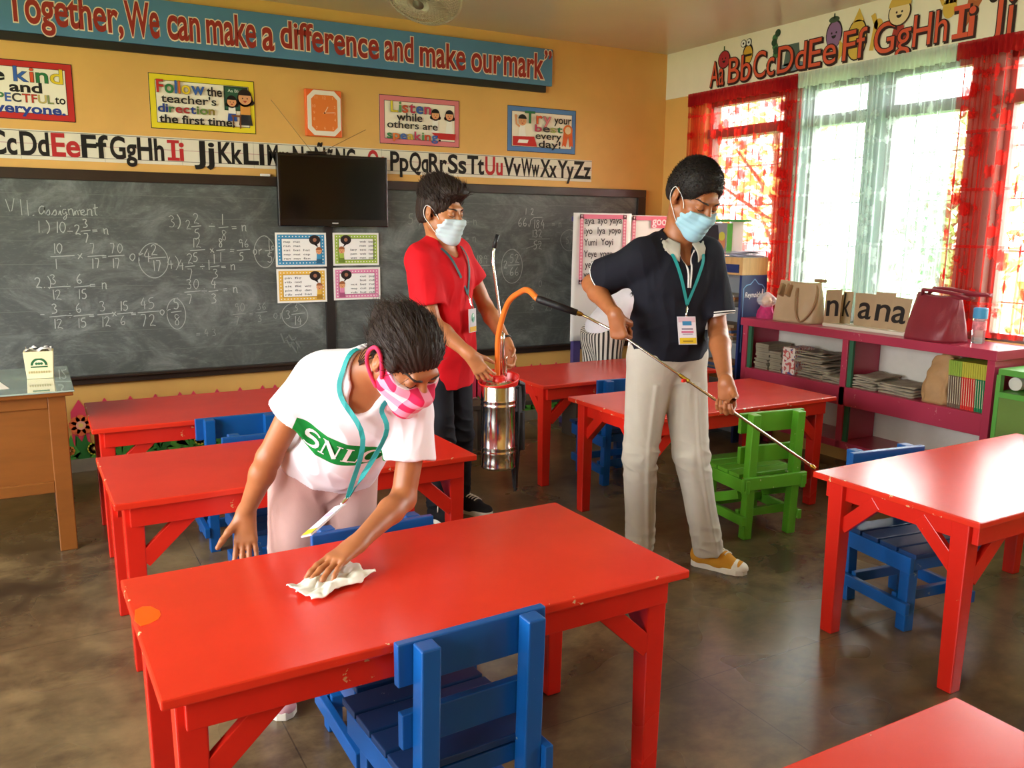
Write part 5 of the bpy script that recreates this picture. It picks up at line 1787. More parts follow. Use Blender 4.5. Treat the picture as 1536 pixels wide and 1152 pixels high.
RH = Vector((1.738, -2.80, 1.026))
TIP = Vector((2.1134, -3.446, 0.61))
G1 = Vector((1.622, -2.665, 1.103))
G0 = Vector((1.505, -2.56, 1.153))
hose = bez([(1.620, -2.02, 0.735), (1.612, -2.035, 0.82), (1.598, -2.07, 0.955), (1.588, -2.17, 1.10), (1.560, -2.33, 1.162), (1.522, -2.46, 1.178), G0])
b = MB()
b.tube(hose, 0.0125, 12)
b.build('hose', M['hose'], e, smooth=True, world=True)
b = MB()
b.tube([G0 + (G0 - G1) * 0.02, G0 * .9 + G1 * .1, G0 * .5 + G1 * .5, G1], [0.0135, 0.0155, 0.0145, 0.0125], 14)
b.build('lance_grip', M['rubber'], e, smooth=True, world=True)
gd = (G1 - G0).normalized()
MB().tube([G1 - gd * .002, G1 + gd * 0.012, G1 + gd * 0.024], [0.0095, 0.0095, 0.006], 8).build('brass_fitting', M['brass'], e, world=True)
m2 = RH.lerp(TIP, 0.345)
ld = (TIP - RH).normalized()
MB().tube([m2 - ld * .024, m2 - ld * .012, m2, m2 + ld * .022, m2 + ld * .024], [0.006, 0.0085, 0.0075, 0.0085, 0.005], 8).build('brass_fitting', M['brass'], e, world=True)
MB().tube([TIP - ld * .02, TIP - ld * .012, TIP], [0.005, 0.008, 0.006], 10).build('brass_nozzle', M['brass'], e, world=True)
b = MB()
b.tube([G1 + gd * .02, RH, TIP - ld * .015], 0.0052, 10)
b.build('lance', M['steel'], e, smooth=True, world=True)
b = MB()
b.box(m2 + Vector((-.012, -.012, -.006)), (0.014, 0.010, 0.012))
b.build('lance_valve', M['red_plastic'], e, world=True)

# ------------------------------------------------------------------ people: distance-field bodies meshed to one skin
class Field:
    """signed distance on a regular grid, filled shape by shape"""
    def __init__(self, lo, hi, h):
        self.h = h
        self.lo = np.array(lo, dtype=np.float32)
        self.n = np.ceil((np.array(hi) - self.lo) / h).astype(int) + 1
        self.v = np.full(tuple(self.n), 0.08, dtype=np.float32)
    def sub(self, lo, hi, pad):
        a = np.clip(np.floor((np.array(lo) - pad - self.lo) / self.h).astype(int), 0, self.n)
        b = np.clip(np.ceil((np.array(hi) + pad - self.lo) / self.h).astype(int) + 1, 0, self.n)
        if np.any(b <= a):
            return None
        ax = [(self.lo[i] + self.h * np.arange(a[i], b[i], dtype=np.float32)) for i in range(3)]
        return tuple(slice(a[i], b[i]) for i in range(3)), ax[0][:, None, None], ax[1][None, :, None], ax[2][None, None, :]
    def put(self, fn, lo, hi, k=0.01, op='add'):
        s = self.sub(lo, hi, 0.03 + k)
        if s is None:
            return
        sl, X, Y, Z = s
        d = fn(X, Y, Z)
        o = self.v[sl]
        if op == 'sub':
            d = -d
            h = np.maximum(k - np.abs(o - d), 0) / max(k, 1e-6)
            self.v[sl] = np.maximum(o, d) + h * h * k * 0.25
        else:
            h = np.maximum(k - np.abs(o - d), 0) / max(k, 1e-6)
            self.v[sl] = np.minimum(o, d) - h * h * k * 0.25
    def clip(self, fn):
        ax = [(self.lo[i] + self.h * np.arange(self.n[i], dtype=np.float32)) for i in range(3)]
        d = fn(ax[0][:, None, None], ax[1][None, :, None], ax[2][None, None, :])
        self.v = np.maximum(self.v, d.astype(np.float32))
    # shapes
    def cone(self, a, b, ra, rb, k=0.01, op='add', flat=None, ends=None):
        """tapered capsule; flat=(n, f) squeezes it along n; ends=(cut_a, cut_b) flat ends"""
        a, b = np.array(a, float), np.array(b, float)
        ba = b - a
        L2 = float(ba @ ba) or 1e-9
        def fn(X, Y, Z):
            px, py, pz = X - a[0], Y - a[1], Z - a[2]
            t = np.clip((px * ba[0] + py * ba[1] + pz * ba[2]) / L2, 0, 1)
            qx, qy, qz = px - t * ba[0], py - t * ba[1], pz - t * ba[2]
            r = ra + (rb - ra) * t
            if flat is not None:
                n, f = np.array(flat[0], float), flat[1]
                n = n / np.linalg.norm(n)
                e = (qx * n[0] + qy * n[1] + qz * n[2])
                s = 1 / f - 1
                l = np.sqrt((qx + s * e * n[0]) ** 2 + (qy + s * e * n[1]) ** 2 + (qz + s * e * n[2]) ** 2)
                d = (l - r) * (0.5 + 0.5 * f)
            else:
                d = np.sqrt(qx * qx + qy * qy + qz * qz) - r
            if ends is not None:
                L = math.sqrt(L2)
                w = (px * ba[0] + py * ba[1] + pz * ba[2]) / L
                if ends[1]:
                    d = np.maximum(d, w - L)
                if ends[0]:
                    d = np.maximum(d, -w)
            return d
        R = max(ra, rb)
        self.put(fn, np.minimum(a, b) - R, np.maximum(a, b) + R, k, op)
    def ell(self, c, r, F=None, k=0.01, op='add'):
        """ellipsoid, F = 3x3 rows of local axes"""
        c, r = np.array(c, float), np.array(r, float)
        F = np.eye(3) if F is None else np.array(F, float)
        def fn(X, Y, Z):
            px, py, pz = X - c[0], Y - c[1], Z - c[2]
            u = [(px * F[i][0] + py * F[i][1] + pz * F[i][2]) for i in range(3)]
            k0 = np.sqrt(sum((u[i] / r[i]) ** 2 for i in range(3)))
            k1 = np.sqrt(sum((u[i] / r[i] ** 2) ** 2 for i in range(3)))
            return k0 * (k0 - 1) / np.maximum(k1, 1e-6)
        ext = np.sqrt(((F * r[:, None]) ** 2).sum(0))
        self.put(fn, c - ext, c + ext, k, op)
    def half(self, p, n):
        """keep only the side the normal points away from"""
        p, n = np.array(p, float), np.array(n, float)
        n = n / np.linalg.norm(n)
        self.clip(lambda X, Y, Z: (X - p[0]) * n[0] + (Y - p[1]) * n[1] + (Z - p[2]) * n[2])
    def extract(self):
        v = self.v
        s = v < 0
        nx, ny, nz = v.shape
        cnt = np.zeros((nx - 1, ny - 1, nz - 1), dtype=np.uint8)
        off = [(i, j, k) for i in (0, 1) for j in (0, 1) for k in (0, 1)]
        for i, j, k in off:
            cnt += s[i:nx - 1 + i, j:ny - 1 + j, k:nz - 1 + k]
        cells = np.argwhere((cnt > 0) & (cnt < 8))
        flat = np.ravel_multi_index(cells.T, cnt.shape)
        cv = np.stack([v[cells[:, 0] + i, cells[:, 1] + j, cells[:, 2] + k] for i, j, k in off], 1)
        pos = np.zeros((len(cells), 3))
        num = np.zeros(len(cells))
        o = np.array(off, float)
        for a in range(8):
            for b in range(a + 1, 8):
                if np.abs(o[a] - o[b]).sum() == 1:
                    va, vb = cv[:, a], cv[:, b]
                    m = (va < 0) != (vb < 0)
                    t = np.where(m, va / np.where(m, va - vb, 1), 0)
                    pos += m[:, None] * (o[a] + t[:, None] * (o[b] - o[a]))
                    num += m
        P = (cells + pos / num[:, None]) * self.h + self.lo
        quads = []
        for ax in range(3):
            u, w = [(1, 2), (2, 0), (0, 1)][ax]
            sl0 = [slice(1, -1)] * 3
            sl1 = [slice(1, -1)] * 3
            sl0[ax] = slice(0, v.shape[ax] - 1)
            sl1[ax] = slice(1, v.shape[ax])
            a, b = s[tuple(sl0)], s[tuple(sl1)]
            e = np.argwhere(a != b)
            if not len(e):
                continue
            sg = a[tuple(e.T)]
            base = e.copy()
            for q in range(3):
                if q != ax:
                    base[:, q] += 1
            du, dw = np.zeros(3, int), np.zeros(3, int)
            du[u] = 1
            dw[w] = 1
            ids = [np.searchsorted(flat, np.ravel_multi_index((base - x).T, cnt.shape)) for x in (du + dw, dw, 0 * du, du)]
            qd = np.stack(ids, 1)
            qd[~sg] = qd[~sg][:, ::-1]
            quads.append(qd)
        return P, np.concatenate(quads)

def field_mesh(name, fld, mats, parent, disp=None, attr=None, keep=True, relax=1):
    P, Q = fld.extract()
    me = bpy.data.meshes.new(name)
    me.vertices.add(len(P))
    me.loops.add(len(Q) * 4)
    me.polygons.add(len(Q))
    if relax:
        # light smoothing of the grid stepping
        for _ in range(relax):
            acc = np.zeros_like(P)
            n = np.zeros(len(P))
            for i in range(4):
                a, b = Q[:, i], Q[:, (i + 1) % 4]
                np.add.at(acc, a, P[b])
                np.add.at(acc, b, P[a])
                np.add.at(n, a, 1)
                np.add.at(n, b, 1)
            P = P * 0.5 + 0.5 * acc / np.maximum(n, 1)[:, None]
    me.vertices.foreach_set('co', P.astype(np.float32).ravel())
    me.loops.foreach_set('vertex_index', Q.astype(np.int32).ravel())
    me.polygons.foreach_set('loop_start', np.arange(0, len(Q) * 4, 4, dtype=np.int32))
    me.polygons.foreach_set('loop_total', np.full(len(Q), 4, dtype=np.int32))
    me.update(calc_edges=True)
    if disp is not None:
        N = np.zeros(len(P) * 3, dtype=np.float32)
        me.vertices.foreach_get('normal', N)
        N = N.reshape(-1, 3)
        P = P + N * disp(P, N)[:, None]
        me.vertices.foreach_set('co', P.astype(np.float32).ravel())
    if attr is not None:
        for nm, arr in attr(P).items():
            at = me.attributes.new(nm, 'FLOAT_VECTOR', 'POINT')
            at.data.foreach_set('vector', np.asarray(arr, dtype=np.float32).ravel())
    me.polygons.foreach_set('use_smooth', np.ones(len(Q), dtype=bool))
    off = np.array(parent.location) if parent is not None else 0
    me.vertices.foreach_set('co', (P - off).astype(np.float32).ravel())
    for m_ in (mats if isinstance(mats, list) else [mats]):
        me.materials.append(m_)
    me.update()
    o = bpy.data.objects.new(name, me)
    C.objects.link(o)
    o.parent = parent
    return o, P, Q

def nz(P, sc, seed=0.0):
    """cheap smooth pseudo-noise in [-1,1] for many points"""
    x, y, z = (P * np.array(sc)).T
    a = np.sin(1.7 * x + 2.3 * np.sin(1.1 * y + seed) + seed) * np.cos(1.3 * z + 1.9 * np.sin(0.9 * x + 2 * seed))
    b = np.sin(2.9 * y + 1.7 * np.sin(1.6 * z + seed * 1.3) + 1.1) * np.cos(2.3 * x + 1.2 * np.sin(2.1 * y))
    return 0.6 * a + 0.4 * b
def ridged(P, sc, seed=0.0):
    return 1 - np.abs(nz(P, sc, seed)) * 2

def V3(*a):
    return np.array(a, float)
def unit(v):
    v = np.array(v, float)
    return v / np.linalg.norm(v)

def frame(fwd, up):
    """rows: left, forward, up"""
    f = unit(fwd)
    u = np.array(up, float)
    u = unit(u - f * (u @ f))
    l = np.cross(u, f)
    return np.stack([l, f, u])

class Head:
    def __init__(self, c, fwd, up, s=1.0):
        self.c, self.F, self.s = np.array(c, float), frame(fwd, up), s
    def w(self, x, y, z):
        return self.c + (self.F[0] * x + self.F[1] * y + self.F[2] * z) * self.s
    def loc(self, P):
        return ((P - self.c) @ self.F.T) / self.s
    def face(self, f, grow=0.0, ears=True, detail=True, kk=0.012):
        s, F = self.s, self.F
        g = grow
        E = lambda c, r, k=kk, op='add': f.ell(self.w(*c), [(q + g) * s if op == 'add' else q * s for q in r], F, k, op)
        K = lambda a, b, ra, rb, k=kk: f.cone(self.w(*a), self.w(*b), (ra + g) * s, (rb + g) * s, k)
        E((0, -.014, .036), (.074, .094, .080), 0.02)
        E((0, .028, -.028), (.060, .066, .080), 0.025)
        for q in (-1, 1):
            K((q * .050, .0, -.056), (q * .014, .066, -.094), .022, .018, 0.025)
            E((q * .036, .058, -.020), (.026, .026, .024), 0.02)
        E((0, .070, -.096), (.020, .016, .015), 0.015)
        K((-.028, .080, .026), (.028, .080, .026), .013, .013, 0.012)
        K((0, .088, .010), (0, .108, -.024), .009, .0125, 0.01)
        for q in (-1, 1):
            E((q * .012, .096, -.028), (.009, .011, .009), 0.006)
        E((0, .088, -.060), (.022, .012, .009), 0.008)
        if detail:
            for q in (-1, 1):
                E((q * .032, .100, .006), (.017, .014, .010), 0.012, 'sub')
                E((q * .032, .0775, .004), (.0145, .0135, .0125), 0.004)
        if ears:
            for q in (-1, 1):
                R = np.stack([unit(F[0] * q * .9 - F[1] * .45), unit(F[1] * .9 + F[0] * q * .45), F[2]])
                f.ell(self.w(q * .080, -.006, -.002), [.009 * s, .021 * s, .033 * s], R, 0.006)
                f.ell(self.w(q * .089, -.001, .002), [.006 * s, .011 * s, .019 * s], R, 0.005, 'sub')
                f.ell(self.w(q * .078, .002, -.026), [.008 * s, .010 * s, .010 * s], R, 0.006)

def hand(f, wrist, d, n, side, curls, s=1.0, thumb=(0.75, 0.35), spread=0.10, tcurl=25):
    """palm from the wrist along d, palm facing n, side=+1 right hand, -1 left hand"""
    d = unit(d)
    n = np.array(n, float)
    n = unit(n - d * (n @ d))
    t = np.cross(d, n) * side
    w = np.array(wrist, float)
    L = 0.086 * s
    xs = (.027, .009, -.009, -.026)
    ls = (.95, 1.0, .97, .90)
    for x, l in zip(xs, ls):
        f.cone(w + d * 0.008 * s + t * x * 0.55 * s, w + d * L * l + t * x * s, .0125 * s, .0105 * s, 0.016)
    f.cone(w - d * .01 * s, w + d * .03 * s, .021 * s, .020 * s, 0.02, flat=(n, .72))
    lens = ((.040, .024, .018), (.045, .028, .019), (.041, .026, .018), (.032, .019, .016))
    out = []
    for i in range(4):
        p = w + d * L * ls[i] + t * xs[i] * s
        a = unit(d + t * spread * (1.2 - i * 0.8))
        c = curls[i]
        ang = 0
        r0 = (.0090, .0092, .0088, .0078)[i] * s
        for j, ln in enumerate(lens[i]):
            ang += math.radians(c[j] if isinstance(c, (list, tuple)) else c)
            dv = a * math.cos(ang) + n * math.sin(ang)
            q = p + dv * ln * s
            f.cone(p, q, r0 * (1 - .07 * j), r0 * (1 - .07 * (j + 1)), 0.004)
            p = q
        out.append(p)
    b = w + d * .022 * s + t * .024 * s + n * .006 * s
    td = unit(d * thumb[0] + t * thumb[1] + n * (thumb[2] if len(thumb) > 2 else .35))
    tn = unit(n * 0.6 - t * 0.8 - td * ((n * 0.6 - t * 0.8) @ td))
    p, ang = b, 0
    for j, (ln, r0, r1) in enumerate(((.040, .0145, .0118), (.031, .0112, .0098), (.025, .0098, .0080))):
        if j:
            ang += math.radians(tcurl)
        dv = td * math.cos(ang) + tn * math.sin(ang)
        q = p + dv * ln * s
        f.cone(p, q, r0 * s, r1 * s, 0.012 if j == 0 else 0.005)
        p = q
    out.append(p)
    return out

def arm(f, sh, el, wr, r=(.046, .036, .040, .024), k=0.015):
    sh, el, wr = map(np.array, (sh, el, wr))
    f.cone(sh, el, r[0], r[1], k)
    m_ = el + (wr - el) * 0.28
    f.cone(el, m_, r[1] * 1.02, r[2], k)
    f.cone(m_, wr, r[2], r[3], k)

# materials for people
def m_skin(name, col):
    m, t, p = newmat(name)
    c = lin(col)
    v = t.coord()
    f = t.noise(v, 14, 4, 0.6)
    t.link(t.mix(t.ramp(f, .3, .7), tuple(x * .9 for x in c), tuple(min(1, x * 1.07) for x in c)), p.inputs['Base Color'])
    p.inputs['Roughness'].default_value = 0.45
    p.inputs['Subsurface Weight'].default_value = 0.12
    p.inputs['Subsurface Radius'].default_value = (0.010, 0.004, 0.002)
    p.inputs['Subsurface Scale'].default_value = 1.0
    t.link(t.bump(t.noise(v, 220, 3), .05, .002), p.inputs['Normal'])
    return m
def m_cloth(name, col, bump=0.15, sc=300, rough=0.8, var=0.05):
    return mat(name, col, rough, var=var, vscale=9, bump=bump, bscale=sc, spec=0.25)
def m_hair(name, col):
    m, t, p = newmat(name)
    c = lin(col)
    v = t.coord()
    f = t.noise(t.mapping(v, (60, 60, 9)), 3.0, 3)
    t.link(t.mix(f, tuple(x * .55 for x in c), tuple(min(1, x * 1.6) for x in c)), p.inputs['Base Color'])
    p.inputs['Roughness'].default_value = 0.62
    p.inputs['Specular IOR Level'].default_value = 0.35
    t.link(t.bump(f, .5, .004), p.inputs['Normal'])
    return m
M['hair'] = m_hair('black_hair', '#1b1512')
M['hair_brown'] = m_hair('dark_brown_hair', '#2a1c15')
M['lash'] = mat('dark_lashes', '#17110e', 0.6)
M['brow'] = mat('brow_hair', '#2a1d17', 0.7)
M['loop'] = mat('white_elastic', '#eef0f0', 0.6)

def snap(tree, p, d, off=0.001):
    """first hit on the body from outside along -d"""
    d = Vector(d)
    h = tree.ray_cast(Vector(p) + d * 0.12, -d, 0.3)
    return (h[0] + d * off) if h[0] is not None else Vector(p)

def face_marks(person, H, tree, hair_m=None):
    """eyebrows, lash lines as parts lying on the skin"""
    fw = H.F[1]
    for q, nm in ((-1, 'eyebrow'), (1, 'eyebrow')):
        pts = [snap(tree, H.w(q * x, .09, z), fw, .0008) for x, z in ((.014, .0225), (.024, .027), (.036, .0285), (.045, .0265), (.050, .023))]
        MB().tube(pts, [.0026, .0036, .0036, .0028, .0014], 6).build('eyebrow', M['brow'], person, smooth=True, world=True)
        pts = [snap(tree, H.w(q * x, .09, z), fw, .0004) for x, z in ((.0175, .0005), (.024, -.003), (.032, -.0045), (.040, -.003), (.0475, .001))]
        MB().tube(pts, [.0010, .0018, .0021, .0020, .0011], 6).build('eyelashes', M['lash'], person, smooth=True, world=True)

def surgical_mask(person, H, m_, tree, h=0.0025):
    """pleated mask over nose, mouth and chin plus its ear loops"""
    c = H.w(0, .05, -.06)
    f = Field(c - .13, c + .13, h)
    H.face(f, grow=0.0065, ears=False, detail=False, kk=0.03)
    f.cone(H.w(0, .100, -.022), H.w(0, .086, -.100), .018 * H.s, .022 * H.s, .05)
    F = H.F
    f.half(H.w(0, .10, -.012), F[2] * 1.0 - F[1] * 0.10)           # top edge, dips towards the cheeks
    f.half(H.w(0, .03, -.118), -F[2] + F[1] * -0.15)
    f.half(H.w(0, .030, 0), -F[1])
    for q in (-1, 1):
        f.half(H.w(q * .060, .03, 0), F[0] * q)
    def disp(P, N):
        L = H.loc(P)
        return 0.0011 * np.cos((L[:, 2] + .05) / .021 * 2 * math.pi) * (np.abs(L[:, 2] + .055) < .036)
    o, P, Q = field_mesh('face_mask', f, m_, person, disp=disp, relax=3)
    for q in (-1, 1):
        b = MB()
        top = [snap(tree, H.w(q * .058, .048, -.022), F[0] * q, .0075), snap(tree, H.w(q * .066, .036, -.012), F[0] * q, .005), snap(tree, H.w(q * .07, .024, -.001), F[0] * q, .005), snap(tree, H.w(q * .074, .014, .010), F[0] * q, .007), Vector(H.w(q * .086, .006, .022)), Vector(H.w(q * .088, -.016, .024)), Vector(H.w(q * .083, -.030, 0)), Vector(H.w(q * .080, -.022, -.028)), snap(tree, H.w(q * .07, .010, -.055), F[0] * q, .004), snap(tree, H.w(q * .06, .024, -.072), F[0] * q, .005), snap(tree, H.w(q * .052, .040, -.088), F[0] * q, .007)]
        b.tube(bez(top, 5), .0016, 6)
        b.build('ear_loop', M['loop'], o, smooth=True, world=False)
        o.children[-1].location = -Vector(person.location)
    return o

def lanyard(name, owner, H, shirt_tree, chain, width, card_c, card_R, card_fn, label, strap_m, size=(0.062, 0.095)):
    """neck strap following the given points, metal clip and printed card"""
    e = empty(name, card_c, label, 'lanyard', None)
    for pts in chain:
        P_ = bez(pts, 6)
        b = MB()
        k = len(P_)
        vs_ = []
        for i, p in enumerate(P_):
            d = (P_[min(i + 1, k - 1)] - P_[max(i - 1, 0)]).normalized()
            h = shirt_tree.find_nearest(p)
            n = (p - h[0]) if h[0] is not None else Vector((0, -1, 0))
            n = Vector(h[1]) if h[0] is not None else n
            s = d.cross(n)
            s.normalize()
            vs_ += [p - s * width / 2, p + s * width / 2]
        b.add(vs_, [(2 * i, 2 * i + 1, 2 * i + 3, 2 * i + 2) for i in range(k - 1)])
        b.build('strap', strap_m, e, smooth=False, world=True, solid=0.0014)
    w, h = size
    R = Matrix(card_R)   # columns: right, up, normal
    rr, uu, nn = (R.col[i].normalized() for i in range(3))
    cc = Vector(card_c)
    a = Art(cc, U=rr, V=uu, N=nn, step=0.0006, base=0.0022)
    MB().box(cc, (w, h, 0.004), R.normalized()).build('card', mat('id_card_' + name, '#e4dfe6', 0.2, coat=0.6), e, world=True)
    card_fn(a, w, h)
    a.build('card_print', e)
    tp = cc + uu * h / 2
    endp = Vector(chain[0][-1])
    b = MB()
    b.tube([endp, endp.lerp(tp, .35), endp.lerp(tp, .7), tp], [.0035, .0055, .0035, .0045], 8)
    b.build('clip', M['steel'], e, smooth=True, world=True)
    return e

def tree_of(*objs):
    vs_, fs_ = [], []
    for o in objs:
        off = len(vs_)
        loc = o.parent.location if o.parent else Vector((0, 0, 0))
        vs_ += [v.co + loc for v in o.data.vertices]
        fs_ += [[i + off for i in p.vertices] for p in o.data.polygons]
    return BVHTree.FromPolygons(vs_, fs_)

def strands(H, tree, n, region, flow, L, r, seed=1, lift=0.0):
    """short tapered hair locks growing from the hair surface"""
    rn = random.Random(seed)
    b = MB()
    k = 0
    while k < n:
        an, el = rn.uniform(0, 2 * PI), rn.uniform(-.5, 1.55)
        d = Vector(H.F[0] * math.cos(el) * math.cos(an) + H.F[1] * math.cos(el) * math.sin(an) + H.F[2] * math.sin(el))
        hit = tree.ray_cast(Vector(H.w(0, -.01, .03)) + d * .25, -d, .3)
        k += 1
        if hit[0] is None:
            continue
        l = H.loc(np.array(hit[0]))
        if not region(l):
            continue
        nrm = Vector(hit[1])
        fl = Vector(flow(l)[0] * H.F[0] + flow(l)[1] * H.F[1] + flow(l)[2] * H.F[2])
        fl = (fl - nrm * fl.dot(nrm))
        if fl.length < 1e-4:
            continue
        fl.normalize()
        ln = L * rn.uniform(.6, 1.2)
        jit = Vector((rn.uniform(-1, 1), rn.uniform(-1, 1), rn.uniform(-1, 1))) * .18
        d1 = (fl + jit + nrm * lift).normalized()
        p0 = hit[0] - nrm * .002
        p1 = p0 + d1 * ln * .5 + nrm * .0025
        p2 = p0 + d1 * ln + nrm * (.001 + lift * ln * .3)
        b.tube([p0, p1, p2], [r, r * .8, r * .15], 4, cap=False)
    return b

# ------------------------------------------------------------------ garments
def torso(f, pel, neck, rsh, lsh, w, g=0.0, k=0.03, shr=.050):
    pel, neck, rsh, lsh = map(np.array, (pel, neck, rsh, lsh))
    U = unit(neck - pel)
    L = lsh - rsh
    L = unit(L - U * (L @ U))
    Fw = np.cross(L, U)
    Hh = np.linalg.norm(neck - pel)
    F = np.stack([L, Fw, U])
    f.ell(pel + U * .02, [w['hip'] + g, w['hipd'] + g, .11 + g], F, k)
    f.ell(pel + U * .30 * Hh + Fw * w.get('bellyf', 0), [w['waist'] + g, w['waistd'] + g, .36 * Hh + g], F, k)
    f.ell(pel + U * .66 * Hh + Fw * .005, [w['chest'] + g, w['chestd'] + g, .33 * Hh + g], F, k)
    Lx = unit(lsh - rsh)
    f.cone(rsh + Lx * .03, lsh - Lx * .03, shr + g, shr + g, k)
    for s in (rsh, lsh):
        f.cone(neck + U * .01 - Fw * .01, s * .75 + neck * .25 + U * .012, .046 + g * .7, .046 + g * .7, k)
    return F, Hh
def trousers(f, pel, F, w, hips, knees, ankles, r, g=0.0):
    f.ell(pel + F[2] * .02, [w['hip'] + g, w['hipd'] + g, .13], F, .03)
    for h, kn, an in zip(hips, knees, ankles):
        h, kn, an = map(np.array, (h, kn, an))
        f.cone(h, kn, r[0], r[1], .03)
        f.cone(kn, an, r[1], r[2], .02, ends=(False, True))
def folds_cloth(amp, spots, sc, seed):
    """shallow all-over drape plus tight creases around given points: (point, radius, amp)"""
    def disp(P, N):
        d = amp * ridged(P, sc, seed)
        for c, r, a, s2 in spots:
            wgt = np.exp(-((P - np.array(c)) ** 2).sum(1) / r ** 2)
            d += a * wgt * ridged(P, s2, seed + 3)
        return d
    return disp

def shoe(person, ankle, dr, L, upper_m, sole_m, lace_m, toe_m=None, high=0.0):
    a = np.array([ankle[0], ankle[1], 0.0])
    d = unit((dr[0], dr[1], 0))
    s = np.array([-d[1], d[0], 0])
    z = V3(0, 0, 1)
    heel = a - d * .055
    W = lambda x, y, h: heel + d * x * L + s * y + z * h
    f = Field(np.minimum(heel, W(1, 0, 0)) - .07 - z * .0, np.maximum(heel, W(1, 0, 0)) + .07 + z * (.13 + high), .0032)
    f.lo[2] = f.lo[2] if False else f.lo[2]
    f.cone(W(.15, 0, .045), W(.52, 0, .043), .037, .040, .02)
    f.cone(W(.52, 0, .040), W(.83, .002, .026), .040, .036, .02, flat=(z, .8))
    f.cone(W(.16, 0, .05), W(.21, 0, .098 + high), .037, .040, .02, ends=(False, True))
    f.cone(W(.30, 0, .075), W(.62, 0, .052), .030, .028, .02)
    f.half(V3(0, 0, .017), -z)
    up, _, _ = field_mesh('shoe', f, upper_m, person)
    # sole
    outl = [(0, .0), (.02, .022), (.10, .033), (.3, .033), (.5, .036), (.68, .043), (.84, .040), (.95, .025), (1.0, 0)]
    poly = [(x * L, y) for x, y in outl] + [(x * L, -y) for x, y in reversed(outl[1:-1])]
    b = MB()
    b.prism(poly, heel, d, s, z, .026)
    b.build('sole', sole_m, up, world=False, bevel=.003).location = -Vector(person.location)
    t = BVHTree.FromPolygons([v.co + person.location for v in up.data.vertices], [list(p.vertices) for p in up.data.polygons])
    if toe_m is not None:
        g = Field(W(.9, 0, 0) - .08, W(.9, 0, 0) + .08, .003)
        g.cone(W(.78, .002, .026), W(.86, .002, .022), .0395, .0365, .02, flat=(z, .82))
        g.half(V3(0, 0, .017), -z)
        g.half(W(.72, 0, 0), -d + z * .25)
        o, _, _ = field_mesh('toe_cap', g, toe_m, person)
        o.parent = up
        
    if lace_m is not None:
        b = MB()
        for i in range(6):
            x = .34 + i * .062
            pts = []
            for y in (-.024, -.014, 0, .014, .024):
                h = t.ray_cast(Vector(W(x + .03 * (y / .024), y, .2)), Vector((0, 0, -1)), .3)
                pts.append((h[0] if h[0] is not None else Vector(W(x, y, .06))) + Vector((0, 0, .0025)))
            b.tube(pts, .0032, 6)
        b.tube(bez([W(.34, .0, .098), W(.32, .03, .10), W(.36, .045, .075)], 4), .003, 6)
        b.tube(bez([W(.34, .0, .098), W(.36, -.03, .10), W(.40, -.045, .07)], 4), .003, 6)
        o = b.build('laces', lace_m, up, smooth=True)
        o.location = -Vector(person.location)
    return up
def ring_trim(name, c, ax, r, rt, m_, person, flat=None):
    ax = Vector(ax).normalized()
    a = ax.orthogonal().normalized()
    b_ = ax.cross(a)
    b = MB()
    b.tube([Vector(c) + (a * math.cos(k * PI / 16) + b_ * math.sin(k * PI / 16)) * r for k in range(32)], rt, 6, closed=True)
    return b.build(name, m_, person, smooth=True, world=True)

M['skin_tan'] = m_skin('tan_skin', '#b9784c')
M['skin_brown'] = m_skin('brown_skin', '#a8683f')
M['teal'] = mat('teal_ribbon', '#1f9a9a', 0.6)
M['mask_blue'] = mat('pale_blue_mask', '#9fcbdc', 0.7, var=.03)
M['white_shoe'] = mat('white_rubber', '#e9e4d6', 0.5)

# ================================================================== man in the navy polo
pel, neck = V3(2.005, -2.755, .925), V3(2.004, -2.785, 1.375)
rsh, lsh = V3(1.835, -2.755, 1.318), V3(2.140, -2.825, 1.322)
rel, rwr = V3(1.772, -2.54, 1.203), V3(1.722, -2.752, 1.076)
lel, lwr = V3(2.145, -2.890, 1.030), V3(2.052, -3.085, .868)
per = empty('person', (2.02, -2.78, 0), 'standing man in a navy polo and grey trousers pointing a spray lance', 'person')
H = Head((2.006, -2.872, 1.550), (.0, -.82, -.55), (.03, -.55, .82), 1.08)
w = dict(hip=.155, hipd=.105, waist=.135, waistd=.10, chest=.155, chestd=.105)
f = Field((1.62, -3.22, -.02), (2.40, -2.40, 1.73), .0036)
F, Hh = torso(f, pel, neck, rsh, lsh, w)
H.face(f)
f.cone(neck - F[2] * .03, H.w(0, -.030, -.045), .058, .056, .02)
hips = [V3(1.925, -2.735, .90), V3(2.085, -2.765, .90)]
kn = [V3(1.905, -2.73, .52), V3(2.105, -2.815, .515)]
an = [V3(1.985, -2.655, .085), V3(2.212, -2.835, .085)]
for a_, b_, c_ in zip(hips, kn, an):
    f.cone(a_, b_, .072, .050, .03)
    f.cone(b_, c_, .048, .034, .02)
rod = unit(TIP - RH)
d1 = unit(V3(.12, -.16, -.95))
d2 = unit(V3(.02, -.10, -1))
rodv = np.array(rod)
n1 = unit(np.cross(rodv, d1))
# right fist round the lance
cR = np.array(RH) + rodv * .0
wR = cR - d1 * .080 - n1 * .021
arm(f, rsh, rel, wR)
hand(f, wR, d1, n1, 1, [(70, 75, 55), (75, 78, 55), (75, 78, 55), (72, 78, 55)], 1.0, (.5, .30, .85), .04, 40)
